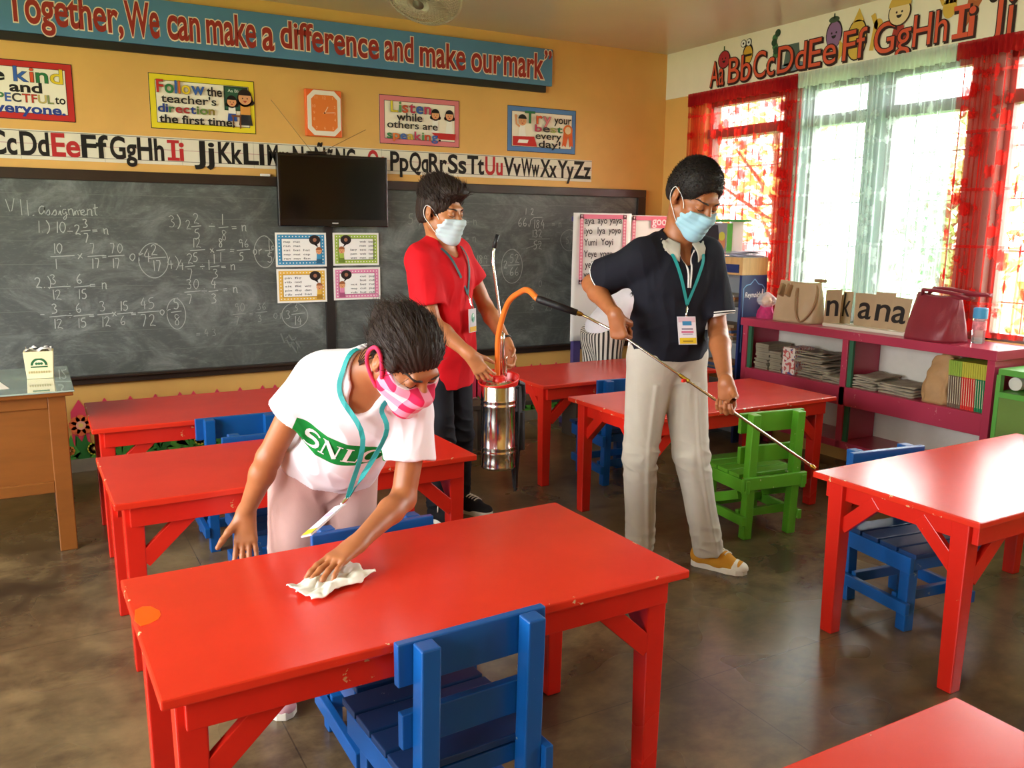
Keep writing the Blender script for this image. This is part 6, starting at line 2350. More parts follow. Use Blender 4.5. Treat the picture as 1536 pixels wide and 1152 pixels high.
# left fist further along
cL = np.array(RH.lerp(TIP, .56))
n2 = -unit(np.cross(rodv, d2))
wL = cL - d2 * .082 - n2 * .021
arm(f, lsh, lel, wL)
hand(f, wL, d2, n2, -1, [(62, 70, 50), (68, 75, 55), (70, 78, 55), (72, 80, 55)], 1.0, (.5, .45, .75), .05, 35)
body, _, _ = field_mesh('body', f, M['skin_brown'], per)
bt_ = tree_of(body)
face_marks(per, H, bt_)
surgical_mask(per, H, M['mask_blue'], bt_)
# hair: short back and sides
f = Field(H.w(0, 0, .05) - .16, H.w(0, 0, .05) + .16, .003)
f.ell(H.w(0, -.016, .045), [.086 * 1.04, .104 * 1.04, .092 * 1.06], H.F, .01)
f.ell(H.w(0, -.05, .0), [.078 * 1.08, .066 * 1.08, .075 * 1.08], H.F, .02)
for q in (-1, 1):
    f.ell(H.w(q * .072, .010, .020), [.011, .016, .034], H.F, .01)
f.ell(H.w(0, .134, -.004), [.120, .092, .100], H.F, .012, 'sub')
f.half(H.w(0, -.06, -.052), -H.F[2] + H.F[1] * .25)
for q in (-1, 1):
    f.ell(H.w(q * .092, .004, -.012), [.03, .034, .040], H.F, .008, 'sub')
hair, _, _ = field_mesh('hair', f, M['hair'], per, disp=lambda P, N: .0010 * nz(P, (260, 240, 220), 2))
ht = tree_of(hair)
strands(H, ht, 4200, lambda l: l[2] > .0, lambda l: (l[0] * 2, .5, .3), .009, .0008, 4, .7).build('hair_locks', M['hair'], hair, smooth=True, world=False)
hair.children[-1].location = -Vector(per.location)
# polo shirt
M['navy_knit'] = m_cloth('navy_pique', '#1b1c25', .25, 420)
M['collar'] = m_cloth('grey_collar', '#b9b2a3', .2, 400)
M['trim_white'] = m_cloth('white_trim', '#e6e3df', .1)
f = Field((1.66, -3.02, .80), (2.34, -2.44, 1.50), .0036)
torso(f, pel, neck, rsh, lsh, dict(hip=.150, hipd=.110, waist=.150, waistd=.118, chest=.162, chestd=.112), .012, .035, .052)
se_r, se_l = rsh + (rel - rsh) * .78, lsh + (lel - lsh) * .80
f.cone(rsh + V3(.02, 0, -.01), se_r, .070, .075, .035, ends=(False, True))
f.cone(lsh + V3(-.02, 0, -.01), se_l, .070, .073, .035, ends=(False, True))
ar, al = unit(rel - rsh), unit(lel - lsh)
f.cone(se_r - ar * .02, se_r + ar * .05, .064, .068, .004, 'sub')
f.cone(se_l - al * .02, se_l + al * .05, .062, .066, .004, 'sub')
f.cone(neck - F[2] * .02 + F[1] * .012, neck + F[2] * .15 + F[1] * .03, .062, .072, .01, 'sub')
f.ell(neck + F[1] * .075 - F[2] * .03, [.030, .05, .07], F, .012, 'sub')
f.half(pel + F[2] * .015, -F[2] + F[1] * -.12)
def polo_attr(P):
    r_ = np.where((P - rsh) @ F[0] < .03, (P - se_r) @ ar, -1)
    l_ = np.where((P - lsh) @ F[0] > -.03, (P - se_l) @ al, -1)
    return {'tc': np.stack([np.maximum(np.where(np.abs(r_) < .05, r_, -1), np.where(np.abs(l_) < .05, l_, -1)), P[:, 1], P[:, 2]], 1)}
def m_polo():
    m, t, p = newmat('navy_pique_white_tipping')
    at = t.new('ShaderNodeAttribute')
    at.attribute_name = 'tc'
    x, y, z = t.sep(at.outputs['Vector'])
    a_ = t.math('GREATER_THAN', x, -.0045)
    b_ = t.math('LESS_THAN', t.math('ABSOLUTE', t.math('ADD', x, .0115)), .0022)
    c_ = t.mix(t.math('MAXIMUM', a_, b_), lin('#1b1c25'), lin('#e6e3df'))
    t.link(c_, p.inputs['Base Color'])
    p.inputs['Roughness'].default_value = .85
    p.inputs['Specular IOR Level'].default_value = .2
    t.link(t.bump(t.noise(t.coord(), 420, 3), .2, .003), p.inputs['Normal'])
    return m
shirt, _, _ = field_mesh('polo_shirt', f, m_polo(), per, attr=polo_attr,
    disp=folds_cloth(.0038, [(pel + F[2] * .10, .13, .009, (14, 14, 30)), (rsh + V3(.05, -.05, -.1), .08, .004, (30, 25, 12)), (lsh + V3(-.05, -.05, -.1), .08, .004, (30, 25, 12))], (16, 14, 7), 2.0))
st = tree_of(shirt, body)
def collar_fn(u, v):
    th_ = (u - .5) * 2 * math.radians(158)
    q = abs(u - .5) * 2
    dr_ = -F[1] * math.cos(th_) + F[0] * math.sin(th_)
    rt = .064 + .004 * q
    rb = .092 + .014 * q ** 2
    ht_ = .052 - .050 * q ** 1.6
    hb = .020 - .085 * q ** 2.2
    p = neck + F[1] * .014 + F[2] * (ht_ * (1 - v) + hb * v) + dr_ * (rt * (1 - v) + rb * v) + dr_ * .012 * math.sin(v * PI)
    h = st.find_nearest(Vector(p))
    if h[0] is not None and v > .3:
        dd = (Vector(p) - h[0]).dot(h[1])
        if dd < .006:
            p = np.array(h[0] + h[1] * .006)
    return tuple(p)
b = MB()
b.grid(collar_fn, 60, 12)
b.build('collar', M['collar'], per, smooth=True, world=True, solid=.004)
b = MB()
for sgn in (-1, 1):
    pts = [snap(st, neck + F[0] * sgn * x + F[2] * z + F[1] * .10, F[1], .003) for x, z in ((.034, -.02), (.022, -.055), (.008, -.092), (.004, -.16))]
    b.tube(bez(pts, 4), .0035, 6)
b.build('placket_trim', M['trim_white'], per, smooth=True, world=True)
# trousers
M['khaki'] = m_cloth('pale_grey_twill', '#bfb8aa', .2, 500)
f = Field((1.74, -3.02, .02), (2.36, -2.52, 1.02), .0038)
trousers(f, pel, F, dict(hip=.164, hipd=.117), [hips[0] + V3(.012, -.005, 0), hips[1] + V3(-.010, 0, 0)], kn, [V3(1.975, -2.665, .075), V3(2.206, -2.838, .075)], (.098, .070, .058))
f.half(pel + F[2] * .055, F[2] + F[1] * .05)
def tr_disp(P, N):
    d = folds_cloth(.0018, [(kn[0] + V3(0, 0, -.01), .10, .009, (10, 10, 34)), (kn[1] + V3(0, 0, -.02), .10, .009, (10, 10, 34)), (an[0] + V3(0, 0, .06), .09, .008, (12, 12, 42)), (an[1] + V3(0, 0, .06), .09, .008, (12, 12, 42)), (pel + V3(0, -.08, -.10), .09, .006, (22, 16, 20))], (14, 14, 5), 4.0)(P, N)
    for h_, k_, a_ in zip(hips, kn, an):       # pressed crease down the front
        m_ = np.where(P[:, 2] > k_[2], (P[:, 2] - k_[2]) / (h_[2] - k_[2]), 0)[:, None]
        low = np.clip((k_[2] - P[:, 2]) / (k_[2] - a_[2]), 0, 1)[:, None]
        ax_ = np.where(m_ > 0, k_ + (h_ - k_) * np.clip(m_, 0, 1), k_ + (a_ - k_) * low)
        side = (P - ax_) @ np.array(F[0])
        front = (P - ax_) @ np.array(F[1])
        d += .006 * np.exp(-(side / .010) ** 2) * (front > 0.02) * (P[:, 2] < .82)
    return d
field_mesh('trousers', f, M['khaki'], per, disp=tr_disp)
tt = MB()
M['mustard'] = m_cloth('mustard_canvas', '#d0932f', .2, 400)
shoe(per, (2.212, -2.805), (.50, -.87), .245, M['mustard'], M['white_shoe'], M['white_shoe'], M['white_shoe'], .02)
shoe(per, (1.985, -2.635), (-.80, -.60), .245, M['mustard'], M['white_shoe'], M['white_shoe'], M['white_shoe'])
# lanyard and card
def card_polo(a, w_, h):
    a.rect(-w_ / 2 + .003, -h / 2 + .003, w_ / 2 - .003, h / 2 - .003, '#e8e2ea', 1)
    a.rect(-w_ / 2 + .003, h / 2 - .022, w_ / 2 - .003, h / 2 - .003, '#d9b9c6', 2)
    a.rect(-.018, h / 2 - .034, .018, h / 2 - .018, '#3f8ab8', 3)
    a.rect(-.022, .003, .022, .009, '#8a7f96', 3)
    a.rect(-.024, -.009, .024, -.002, '#d0678a', 3)
    a.rect(-.02, -.016, .02, -.012, '#a9a0b0', 3)
    a.rect(-w_ / 2 + .003, -h / 2 + .003, w_ / 2 - .003, -h / 2 + .026, '#e2bf2a', 3)
    a.rect(-.02, -h / 2 + .010, .02, -h / 2 + .016, '#a8862a', 4)
tip = snap(st, neck + F[2] * -.225 + F[1] * .1 + F[0] * .0, F[1], .006)
def strap_pts(sgn, T_, Nk, FF, tr, tipp, r=.072, wid=.066):
    pts = [Vector(Nk - FF[1] * .075 + FF[2] * .025), Vector(Nk + FF[0] * sgn * r - FF[1] * .02 + FF[2] * .03)]
    pts.append(snap(tr, Nk + FF[0] * sgn * wid + FF[1] * .10 - FF[2] * .035, FF[1], .009))
    pts.append(snap(tr, Nk + FF[0] * sgn * wid * .62 + FF[1] * .10 - FF[2] * .11, FF[1], .006))
    pts.append(tipp)
    return pts
cpos = Vector(tip) + Vector((-.012, -.02, -.098))
lanyard('lanyard', per, H, st, [strap_pts(-1, 0, neck, F, st, tip), strap_pts(1, 0, neck, F, st, tip)], .012, cpos,
        ((.87, -.06, -.35), (-.35, .10, -.93), (0.0, .99, .06)), card_polo, 'teal lanyard with a yellow bottomed card on the navy polo', M['teal'], (.072, .108))

# ================================================================== man in the red shirt
pel, neck = V3(1.475, -1.770, .845), V3(1.445, -1.795, 1.350)
rsh, lsh = V3(1.298, -1.845, 1.275), V3(1.590, -1.695, 1.305)
rel, rwr = V3(1.345, -1.925, .995), V3(1.470, -2.045, .862)
lel, lwr = V3(1.715, -1.715, 1.045), V3(1.738, -1.900, .880)
per = empty('person', (1.48, -1.76, 0), 'man in a red shirt and black jeans holding the steel sprayer', 'person')
H = Head((1.418, -1.852, 1.492), (.44, -.87, -.20), (.08, -.20, 1.0), 1.04)
f = Field((1.16, -2.26, -.02), (1.90, -1.52, 1.69), .0036)
w = dict(hip=.145, hipd=.10, waist=.125, waistd=.095, chest=.145, chestd=.10)
F, Hh = torso(f, pel, neck, rsh, lsh, w)
H.face(f)
f.cone(neck - F[2] * .03, H.w(0, -.030, -.045), .055, .053, .02)
hips = [V3(1.405, -1.800, .82), V3(1.540, -1.735, .82)]
kn = [V3(1.425, -1.825, .43), V3(1.565, -1.745, .43)]
an = [V3(1.432, -1.755, .08), V3(1.600, -1.660, .08)]
for a_, b_, c_ in zip(hips, kn, an):
    f.cone(a_, b_, .068, .046, .03)
    f.cone(b_, c_, .045, .032, .02)
arm(f, rsh, rel, rwr)
arm(f, lsh, lel, lwr)
dR = unit(V3(.50, -.20, -.80))
f.cone(rel + (rwr - rel) * .9, rwr, .026, .024, .02)
hand(f, rwr, dR, V3(.45, .85, .1), 1, [(12, 38, 30), (10, 42, 32), (14, 44, 34), (16, 46, 34)], 1.0, (.7, .5), .16, 15)
dL = unit(V3(.0, -.42, -.90))
hand(f, lwr, dL, V3(-.90, -.25, .1), -1, [(35, 40, 30), (38, 42, 30), (40, 44, 30), (42, 44, 30)], 1.0, (.6, .6), .10, 20)
body, _, _ = field_mesh('body', f, M['skin_tan'], per)
bt_ = tree_of(body)
face_marks(per, H, bt_)
surgical_mask(per, H, mat('pale_mask', '#c3d6de', .7, var=.03), bt_)
f = Field(H.w(0, 0, .06) - .18, H.w(0, 0, .06) + .18, .003)
f.ell(H.w(0, -.020, .040), [.090, .108, .095], H.F, .01)
f.ell(H.w(0, .045, .100), [.068, .072, .042], H.F, .03)          # swept-up front
f.ell(H.w(0, -.03, .105), [.078, .080, .045], H.F, .03)
f.ell(H.w(0, -.055, -.01), [.078, .062, .075], H.F, .02)
for q in (-1, 1):
    f.ell(H.w(q * .073, .012, .018), [.012, .022, .036], H.F, .01)
f.ell(H.w(0, .138, -.004), [.095, .086, .100], H.F, .012, 'sub')
f.half(H.w(0, -.06, -.058), -H.F[2] + H.F[1] * .25)
for q in (-1, 1):
    f.ell(H.w(q * .094, .002, -.012), [.032, .034, .042], H.F, .008, 'sub')
hair, _, _ = field_mesh('hair', f, M['hair_brown'], per, disp=lambda P, N: .002 * ridged(P, (100, 100, 40), 1.0) + .0008 * nz(P, (300, 300, 200), 2))
ht = tree_of(hair)
strands(H, ht, 2600, lambda l: l[2] > .04, lambda l: (l[0] * 1.5, -.6, .6), .034, .0013, 9, .22).build('hair_locks', M['hair_brown'], hair, smooth=True)
hair.children[-1].location = -Vector(per.location)
M['red_cotton'] = m_cloth('red_cotton', '#d3121f', .12, 350)
f = Field((1.16, -2.05, .64), (1.84, -1.52, 1.48), .0036)
torso(f, pel, neck, rsh, lsh, dict(hip=.150, hipd=.115, waist=.148, waistd=.118, chest=.155, chestd=.108), .012, .035, .050)
f.cone(pel + F[2] * .12, pel - F[2] * .16, .158, .152, .03, flat=(F[1], .76), ends=(False, True))
se_r, se_l = rsh + (rel - rsh) * .72, lsh + (lel - lsh) * .55
ar, al = unit(rel - rsh), unit(lel - lsh)
f.cone(rsh + V3(.02, 0, -.01), se_r, .066, .076, .035, ends=(False, True))
f.cone(lsh + V3(-.02, 0, -.01), se_l, .064, .066, .035, ends=(False, True))
f.cone(se_r - ar * .02, se_r + ar * .05, .066, .070, .004, 'sub')
f.cone(se_l - al * .02, se_l + al * .05, .056, .062, .004, 'sub')
f.cone(neck - F[2] * .02 + F[1] * .012, neck + F[2] * .15 + F[1] * .03, .064, .078, .01, 'sub')
f.ell(neck + F[1] * .075 - F[2] * .015, [.05, .05, .045], F, .012, 'sub')
shirt, _, _ = field_mesh('red_shirt', f, M['red_cotton'], per,
    disp=folds_cloth(.0045, [(pel + F[2] * .12, .16, .009, (16, 16, 12)), (rsh + V3(.03, -.03, -.15), .09, .006, (26, 22, 14)), (lsh + V3(-.03, -.05, -.12), .08, .005, (26, 22, 14))], (14, 14, 6), 5.0))
st = tree_of(shirt, body)
M['jeans'] = m_cloth('black_denim', '#1c1c22', .25, 300, var=.25)
f = Field((1.24, -1.98, .03), (1.76, -1.54, .98), .0038)
trousers(f, pel, F, dict(hip=.150, hipd=.108), hips, kn, [a_ + V3(0, 0, .0) for a_ in an], (.083, .062, .050))
f.half(pel + F[2] * .05, F[2])
field_mesh('jeans', f, M['jeans'], per, disp=folds_cloth(.002, [(k_, .12, .006, (14, 14, 40)) for k_ in kn] + [(a_ + V3(0, 0, .06), .10, .006, (14, 14, 46)) for a_ in an], (14, 14, 6), 6.0))
M['black_canvas'] = m_cloth('black_canvas', '#1b1a1e', .2, 400)
shoe(per, (1.432, -1.765), (.35, -.93), .245, M['black_canvas'], M['white_shoe'], M['white_shoe'], None)
shoe(per, (1.600, -1.665), (.55, -.83), .245, M['black_canvas'], M['white_shoe'], M['white_shoe'], None)
wb = lel + (lwr - lel) * .90
ring_trim('wristband', wb, lwr - lel, .0285, .007, M['strap'], per)
def card_red(a, w_, h):
    a.rect(-w_ / 2 + .003, -h / 2 + .003, w_ / 2 - .003, h / 2 - .003, '#c9c6cc', 1)
    a.disc(0, .012, .017, '#6fa890', 2, ry=.022)
    a.disc(.004, .022, .008, '#cfe3d4', 3)
    a.disc(-.008, .004, .007, '#3f6a58', 3)
    a.rect(-w_ / 2 + .003, -h / 2 + .003, w_ / 2 - .003, -h / 2 + .026, '#d9a92a', 2)
tip = snap(st, neck - F[2] * .23 + F[0] * .02 + F[1] * .12, F[1], .006)
cpos = Vector(tip) + Vector((.012, -.022, -.118))
lanyard('lanyard', per, H, st, [strap_pts(-1, 0, neck, F, st, tip), strap_pts(1, 0, neck, F, st, tip)], .013, cpos,
        ((.80, .0, .50), (.58, .05, -.84), (0.0, .99, .05)), card_red, 'dark green lanyard with a clear card holder on the red shirt', mat('dark_teal_ribbon', '#2c5a5c', .6), (.068, .108))

# ================================================================== woman in the white shirt
pel, neck = V3(.490, -3.045, .765), V3(.532, -3.345, 1.052)
rsh, lsh = V3(.402, -3.235, 1.035), V3(.668, -3.325, .935)
rel, rwr = V3(.306, -3.140, .800), V3(.254, -3.055, .622)
lel, lwr = V3(.606, -3.370, .705), V3(.434, -3.488, .648)
per = empty('person', (.46, -3.05, 0), 'woman in a white shirt with a green band bending to wipe the front table', 'person')
H = Head((.592, -3.432, 1.103), (.22, -.66, -.72), (.10, -.70, .66), 1.02)
f = Field((.14, -3.70, -.02), (.84, -2.80, 1.28), .0034)
w = dict(hip=.150, hipd=.105, waist=.118, waistd=.09, chest=.132, chestd=.098)
F, Hh = torso(f, pel, neck, rsh, lsh, w, shr=.042)
H.face(f)
f.cone(neck - F[2] * .03, H.w(0, -.032, -.042), .048, .047, .02)
hips = [V3(.420, -3.020, .735), V3(.560, -3.045, .725)]
kn = [V3(.388, -3.020, .40), V3(.578, -3.000, .39)]
an = [V3(.335, -2.985, .075), V3(.535, -2.945, .075)]
for a_, b_, c_ in zip(hips, kn, an):
    f.cone(a_, b_, .070, .046, .03)
    f.cone(b_, c_, .044, .031, .02)
arm(f, rsh, rel, rwr, (.040, .033, .034, .022))
arm(f, lsh, lel, lwr, (.040, .033, .034, .022))
hand(f, rwr, V3(-.06, -.16, -.97), V3(-.42, -.90, .05), 1, [(4, 8, 6), (8, 10, 8), (10, 10, 8), (3, 6, 6)], .92, (.78, .62), .10, 6)
dL = unit(V3(-.80, -.40, -.22))
hand(f, lwr, dL, V3(-.15, -.05, -1), -1, [(6, 14, 12), (6, 14, 12), (8, 16, 12), (8, 16, 14)], .92, (.75, .60), .14, 12)
body, _, _ = field_mesh('body', f, M['skin_brown'], per)
bt_ = tree_of(body)
face_marks(per, H, bt_)
# gingham mask with wide cloth straps
def m_gingham():
    m, t, p = newmat('pink_gingham')
    at = t.new('ShaderNodeAttribute')
    at.attribute_name = 'tc'
    x, y, z = t.sep(at.outputs['Vector'])
    ch = lambda s, o: t.math('GREATER_THAN', t.math('FRACT', t.math('ADD', t.math('DIVIDE', s, .052), o)), .5)
    a, b_ = ch(x, .25), ch(z, .1)
    f_ = t.math('MULTIPLY', t.math('ADD', a, b_), .5)
    c = t.mix(t.math('GREATER_THAN', f_, .25), lin('#f3dfe4'), lin('#ee93ac'))
    c = t.mix(t.math('GREATER_THAN', f_, .75), c, lin('#d8154f'))
    t.link(c, p.inputs['Base Color'])
    p.inputs['Roughness'].default_value = .8
    return m
M['gingham'] = m_gingham()
c_ = H.w(0, .05, -.06)
f = Field(c_ - .14, c_ + .14, .0026)
H.face(f, grow=.008, ears=False, detail=False, kk=.035)
f.cone(H.w(0, .102, -.022), H.w(0, .088, -.108), .020, .022, .05)
f.half(H.w(0, .10, -.006), H.F[2] - H.F[1] * -.10)
f.half(H.w(0, .03, -.125), -H.F[2] + H.F[1] * -.1)
f.half(H.w(0, .012, -.05), -H.F[1] + H.F[2] * .12)
for q in (-1, 1):
    f.half(H.w(q * .070, .03, 0), H.F[0] * q)
mask, _, _ = field_mesh('face_mask', f, M['gingham'], per, attr=lambda P: {'tc': H.loc(P) * np.array([1, 1, 1])})
for q in (-1, 1):
    b = MB()
    pts = [Vector(H.w(q * .073, .028, -.032)), Vector(H.w(q * .082, .016, .006)), Vector(H.w(q * .091, .002, .036)), Vector(H.w(q * .095, -.018, .040)), Vector(H.w(q * .096, -.030, .012)), Vector(H.w(q * .090, -.026, -.026)), Vector(H.w(q * .078, .0, -.060)), Vector(H.w(q * .068, .024, -.078))]
    b.tube(bez(pts, 6), .0052, 8)
    o = b.build('ear_loop', mat('crimson_strap', '#e23360', .8), mask, smooth=True)
    o.location = -Vector(per.location)
# hair pulled back into a low bun
f = Field(H.w(0, -.04, .04) - .18, H.w(0, -.04, .04) + .18, .003)
f.ell(H.w(0, -.018, .040), [.084, .103, .088], H.F, .01)
f.ell(H.w(0, -.050, .0), [.074, .066, .075], H.F, .02)
f.ell(H.w(0, -.122, .015), [.036, .032, .036], H.F, .02)
for q in (-1, 1):
    f.ell(H.w(q * .070, .020, .030), [.012, .030, .032], H.F, .012)
f.ell(H.w(0, .128, -.012), [.084, .066, .080], H.F, .014, 'sub')
f.half(H.w(0, -.06, -.06), -H.F[2] + H.F[1] * .2)
for q in (-1, 1):
    f.ell(H.w(q * .092, .0, -.010), [.030, .034, .040], H.F, .008, 'sub')
def hair_d(P, N):
    L_ = H.loc(P)
    an_ = np.arctan2(L_[:, 0], L_[:, 2] + .02)
    return .0013 * np.sin(an_ * 46 + 3 * nz(P, (30, 30, 30), 1)) + .0008 * np.sin(an_ * 110)
hair, _, _ = field_mesh('hair', f, M['hair_brown'], per, disp=hair_d)
ht = tree_of(hair)
bst = strands(H, ht, 1500, lambda l: l[2] > -.02, lambda l: (-l[0] * 3, -1, -.1), .05, .0008, 5, .02)
for k in range(5):
    bst.tube(bez([H.w(-.076, .0 - .01 * k, .03), H.w(-.088, -.03 - .006 * k, -.03), H.w(-.084 + .003 * k, -.05, -.09 - .012 * k)], 5), [.0016] * 10 + [.0005], 4, cap=False)
bst.build('hair_locks', M['hair_brown'], hair, smooth=True).location = -Vector(per.location)
# shirt with the green band
def m_band():
    m, t, p = newmat('white_cotton_green_band')
    at = t.new('ShaderNodeAttribute')
    at.attribute_name = 'tc'
    x, y, z = t.sep(at.outputs['Vector'])
    mid = t.math('ADD', .212, t.math('MULTIPLY', t.math('MULTIPLY', x, x), .9))
    half_ = t.math('SUBTRACT', .047, t.math('MULTIPLY', t.math('MULTIPLY', x, x), .9))
    inb = t.math('LESS_THAN', t.math('ABSOLUTE', t.math('SUBTRACT', z, mid)), half_)
    inb = t.math('MULTIPLY', inb, t.math('GREATER_THAN', y, .0))
    inb = t.math('MULTIPLY', inb, t.math('LESS_THAN', t.math('ABSOLUTE', x), .132))
    n_ = t.noise(t.coord(), 9, 3)
    w_ = t.mix(n_, lin('#e6dde4'), lin('#f3eef2'))
    t.link(t.mix(inb, w_, lin('#168436')), p.inputs['Base Color'])
    p.inputs['Roughness'].default_value = .85
    p.inputs['Specular IOR Level'].default_value = .2
    return m
M['band'] = m_band()
f = Field((.22, -3.56, .60), (.84, -2.88, 1.16), .0034)
torso(f, pel, neck, rsh, lsh, dict(hip=.155, hipd=.115, waist=.140, waistd=.112, chest=.142, chestd=.110, bellyf=.012), .010, .035, .044)
f.cone(pel + F[2] * .14, pel + F[2] * .0, .150, .162, .03, flat=(F[1], .78), ends=(False, True))
se_r, se_l = rsh + (rel - rsh) * .42, lsh + (lel - lsh) * .44
ar, al = unit(rel - rsh), unit(lel - lsh)
f.cone(rsh + V3(.02, 0, -.01), se_r + ar * .02, .058, .066, .035, ends=(False, True))
f.cone(lsh + V3(-.02, 0, -.01), se_l + al * .03, .058, .070, .035, ends=(False, True))
f.cone(se_r, se_r + ar * .08, .054, .060, .004, 'sub')
f.cone(se_l + al * .01, se_l + al * .09, .058, .064, .004, 'sub')
f.half(pel + F[2] * .02, -F[2])
f.cone(neck - F[2] * .02 + F[1] * .010, neck + F[2] * .15 + F[1] * .02, .058, .070, .01, 'sub')
f.ell(neck + F[1] * .07 - F[2] * .02, [.036, .05, .058], F, .012, 'sub')
shirt, _, _ = field_mesh('white_shirt', f, M['band'], per,
    disp=folds_cloth(.0040, [(pel + F[2] * .10 + F[1] * .1, .13, .009, (14, 20, 20)), (rsh + V3(.03, -.03, -.06), .07, .005, (26, 22, 16)), (lsh + V3(-.04, -.03, -.05), .08, .006, (26, 22, 16))], (13, 13, 9), 7.0),
    attr=lambda P: {'tc': (P - pel) @ F.T})
st = tree_of(shirt, body)
# letters on the band: drawn strokes with serifs, laid onto the cloth
def serif_letters():
    A = Art()
    def S_(x):
        pts = [(x + .036 + .021 * math.cos(a_), .046 + .013 * math.sin(a_)) for a_ in [0.3 + i * (4.2 / 10) for i in range(11)]]
        pts += [(x + .036 + .023 * math.cos(a_), .017 + .016 * math.sin(a_)) for a_ in [1.5 - i * (4.2 / 10) for i in range(11)]]
        A.stroke(pts, [.006, .006, .007, .009, .011, .012, .013, .013, .013, .013, .013, .013, .013, .013, .012, .012, .011, .009, .007, .006, .006, .006], '#efe9e4', 0)
    def N_(x):
        A.stroke([(x + .008, 0), (x + .008, .06)], .005, '#efe9e4', 0)
        A.stroke([(x + .006, .06), (x + .052, .0)], .014, '#efe9e4', 0)
        A.stroke([(x + .052, 0), (x + .052, .06)], .005, '#efe9e4', 0)
        for q, z_ in ((.008, .001), (.006, .059), (.052, .059)):
            A.stroke([(x + q - .010, z_), (x + q + .010, z_)], .004, '#efe9e4', 0)
    def L_(x):
        A.stroke([(x + .012, 0), (x + .012, .06)], .013, '#efe9e4', 0)
        for z_ in (.001, .059):
            A.stroke([(x, z_), (x + .024, z_)], .004, '#efe9e4', 0)
        A.stroke([(x + .01, .002), (x + .045, .002), (x + .047, .018)], .005, '#efe9e4', 0)
    def C_(x):
        pts = [(x + .028 + .024 * math.cos(a_), .030 + .029 * math.sin(a_)) for a_ in [.7 + i * (4.9 / 16) for i in range(17)]]
        A.stroke(pts, [.004 + .010 * max(0, math.sin((i / 16) * PI)) for i in range(17)], '#efe9e4', 0)
        A.stroke([(x + .048, .036), (x + .048, .056)], .004, '#efe9e4', 0)
    S_(0); N_(.070); L_(.142); C_(.196)
    return A
A = serif_letters()
b = MB()
vv = []
for q in A.mb.v:
    x_, z_ = q[0] * .88 - .106, q[2] * .92 + .184
    z_ += .9 * x_ * x_ * .6
    base = pel + F[0] * x_ + F[2] * z_ + F[1] * .05
    h = st.ray_cast(Vector(base + F[1] * .25), Vector(-F[1]), .5)
    vv.append((h[0] + Vector(F[1]) * .0018) if h[0] is not None else Vector(base))
b.add(vv, A.mb.f)
o = b.build('shirt_lettering', pal('#efe9e4'), per, world=True)
# trousers
M['rose_cotton'] = m_cloth('dusty_rose_cotton', '#cfa7a0', .15, 400)
f = Field((.20, -3.20, .02), (.74, -2.80, .90), .0036)
U0 = frame((0, -1, 0), (0, 0, 1))
trousers(f, pel - V3(0, -.01, .03), U0, dict(hip=.158, hipd=.118), hips, kn, [a_ + V3(0, 0, .02) for a_ in an], (.090, .068, .056))
f.half(V3(0, -3.05, .845), V3(0, -.3, 1))
field_mesh('trousers', f, M['rose_cotton'], per, disp=folds_cloth(.0022, [(V3(.49, -3.12, .69), .09, .006, (22, 18, 22))] + [(k_, .11, .006, (12, 12, 30)) for k_ in kn], (13, 13, 5), 8.0))
M['pink_knit'] = m_cloth('pink_knit', '#dba6ae', .2, 350)
shoe(per, (.333, -2.965), (-.05, -1), .225, M['pink_knit'], M['white_shoe'], None, None)
shoe(per, (.537, -2.925), (.10, -1), .225, M['pink_knit'], M['white_shoe'], None, None)
def card_girl(a, w_, h):
    a.rect(-w_ / 2 + .003, -h / 2 + .003, w_ / 2 - .003, h / 2 - .003, '#ded3e6', 1)
    a.rect(-w_ / 2 + .003, -h / 2 + .003, w_ / 2 - .003, -h / 2 + .026, '#e2bf2a', 2)
    a.rect(-.02, .012, .02, .03, '#b5a0c4', 2)
hang = Vector((.470, -3.315, .715))
p0 = [Vector(neck - F[1] * .062 + F[2] * .035), Vector(neck - F[0] * .064 - F[1] * .015 + F[2] * .040), Vector(neck - F[0] * .074 + F[1] * .035 + F[2] * .012), snap(st, neck - F[0] * .056 + F[1] * .10 - F[2] * .035, F[1], .006), Vector((.480, -3.415, .895)), hang]
p1 = [Vector(neck - F[1] * .062 + F[2] * .035), Vector(neck + F[0] * .064 - F[1] * .015 + F[2] * .040), Vector(neck + F[0] * .072 + F[1] * .04 + F[2] * .010), snap(st, neck + F[0] * .055 + F[1] * .10 - F[2] * .03, F[1], .006), Vector((.535, -3.430, .90)), hang + Vector((.004, -.002, 0))]
cU = Vector((.84, .30, .44)).normalized()
cN = (Vector((-.48, -.86, .18)).cross(cU)).normalized()      # seen nearly edge on
cN = (cN * .92 + Vector((-.48, -.86, .18)) * .25)
cN = (cN - cU * cN.dot(cU)).normalized()
cR_ = cU.cross(cN).normalized()
cpos = hang + Vector((-.075, -.022, -.048))
lanyard('lanyard', per, H, st, [p0, p1], .013, cpos, ((cR_.x, cU.x, cN.x), (cR_.y, cU.y, cN.y), (cR_.z, cU.z, cN.z)), card_girl,
        'teal lanyard swinging from the neck of the bending woman, card turned edge on', M['teal'], (.070, .125))

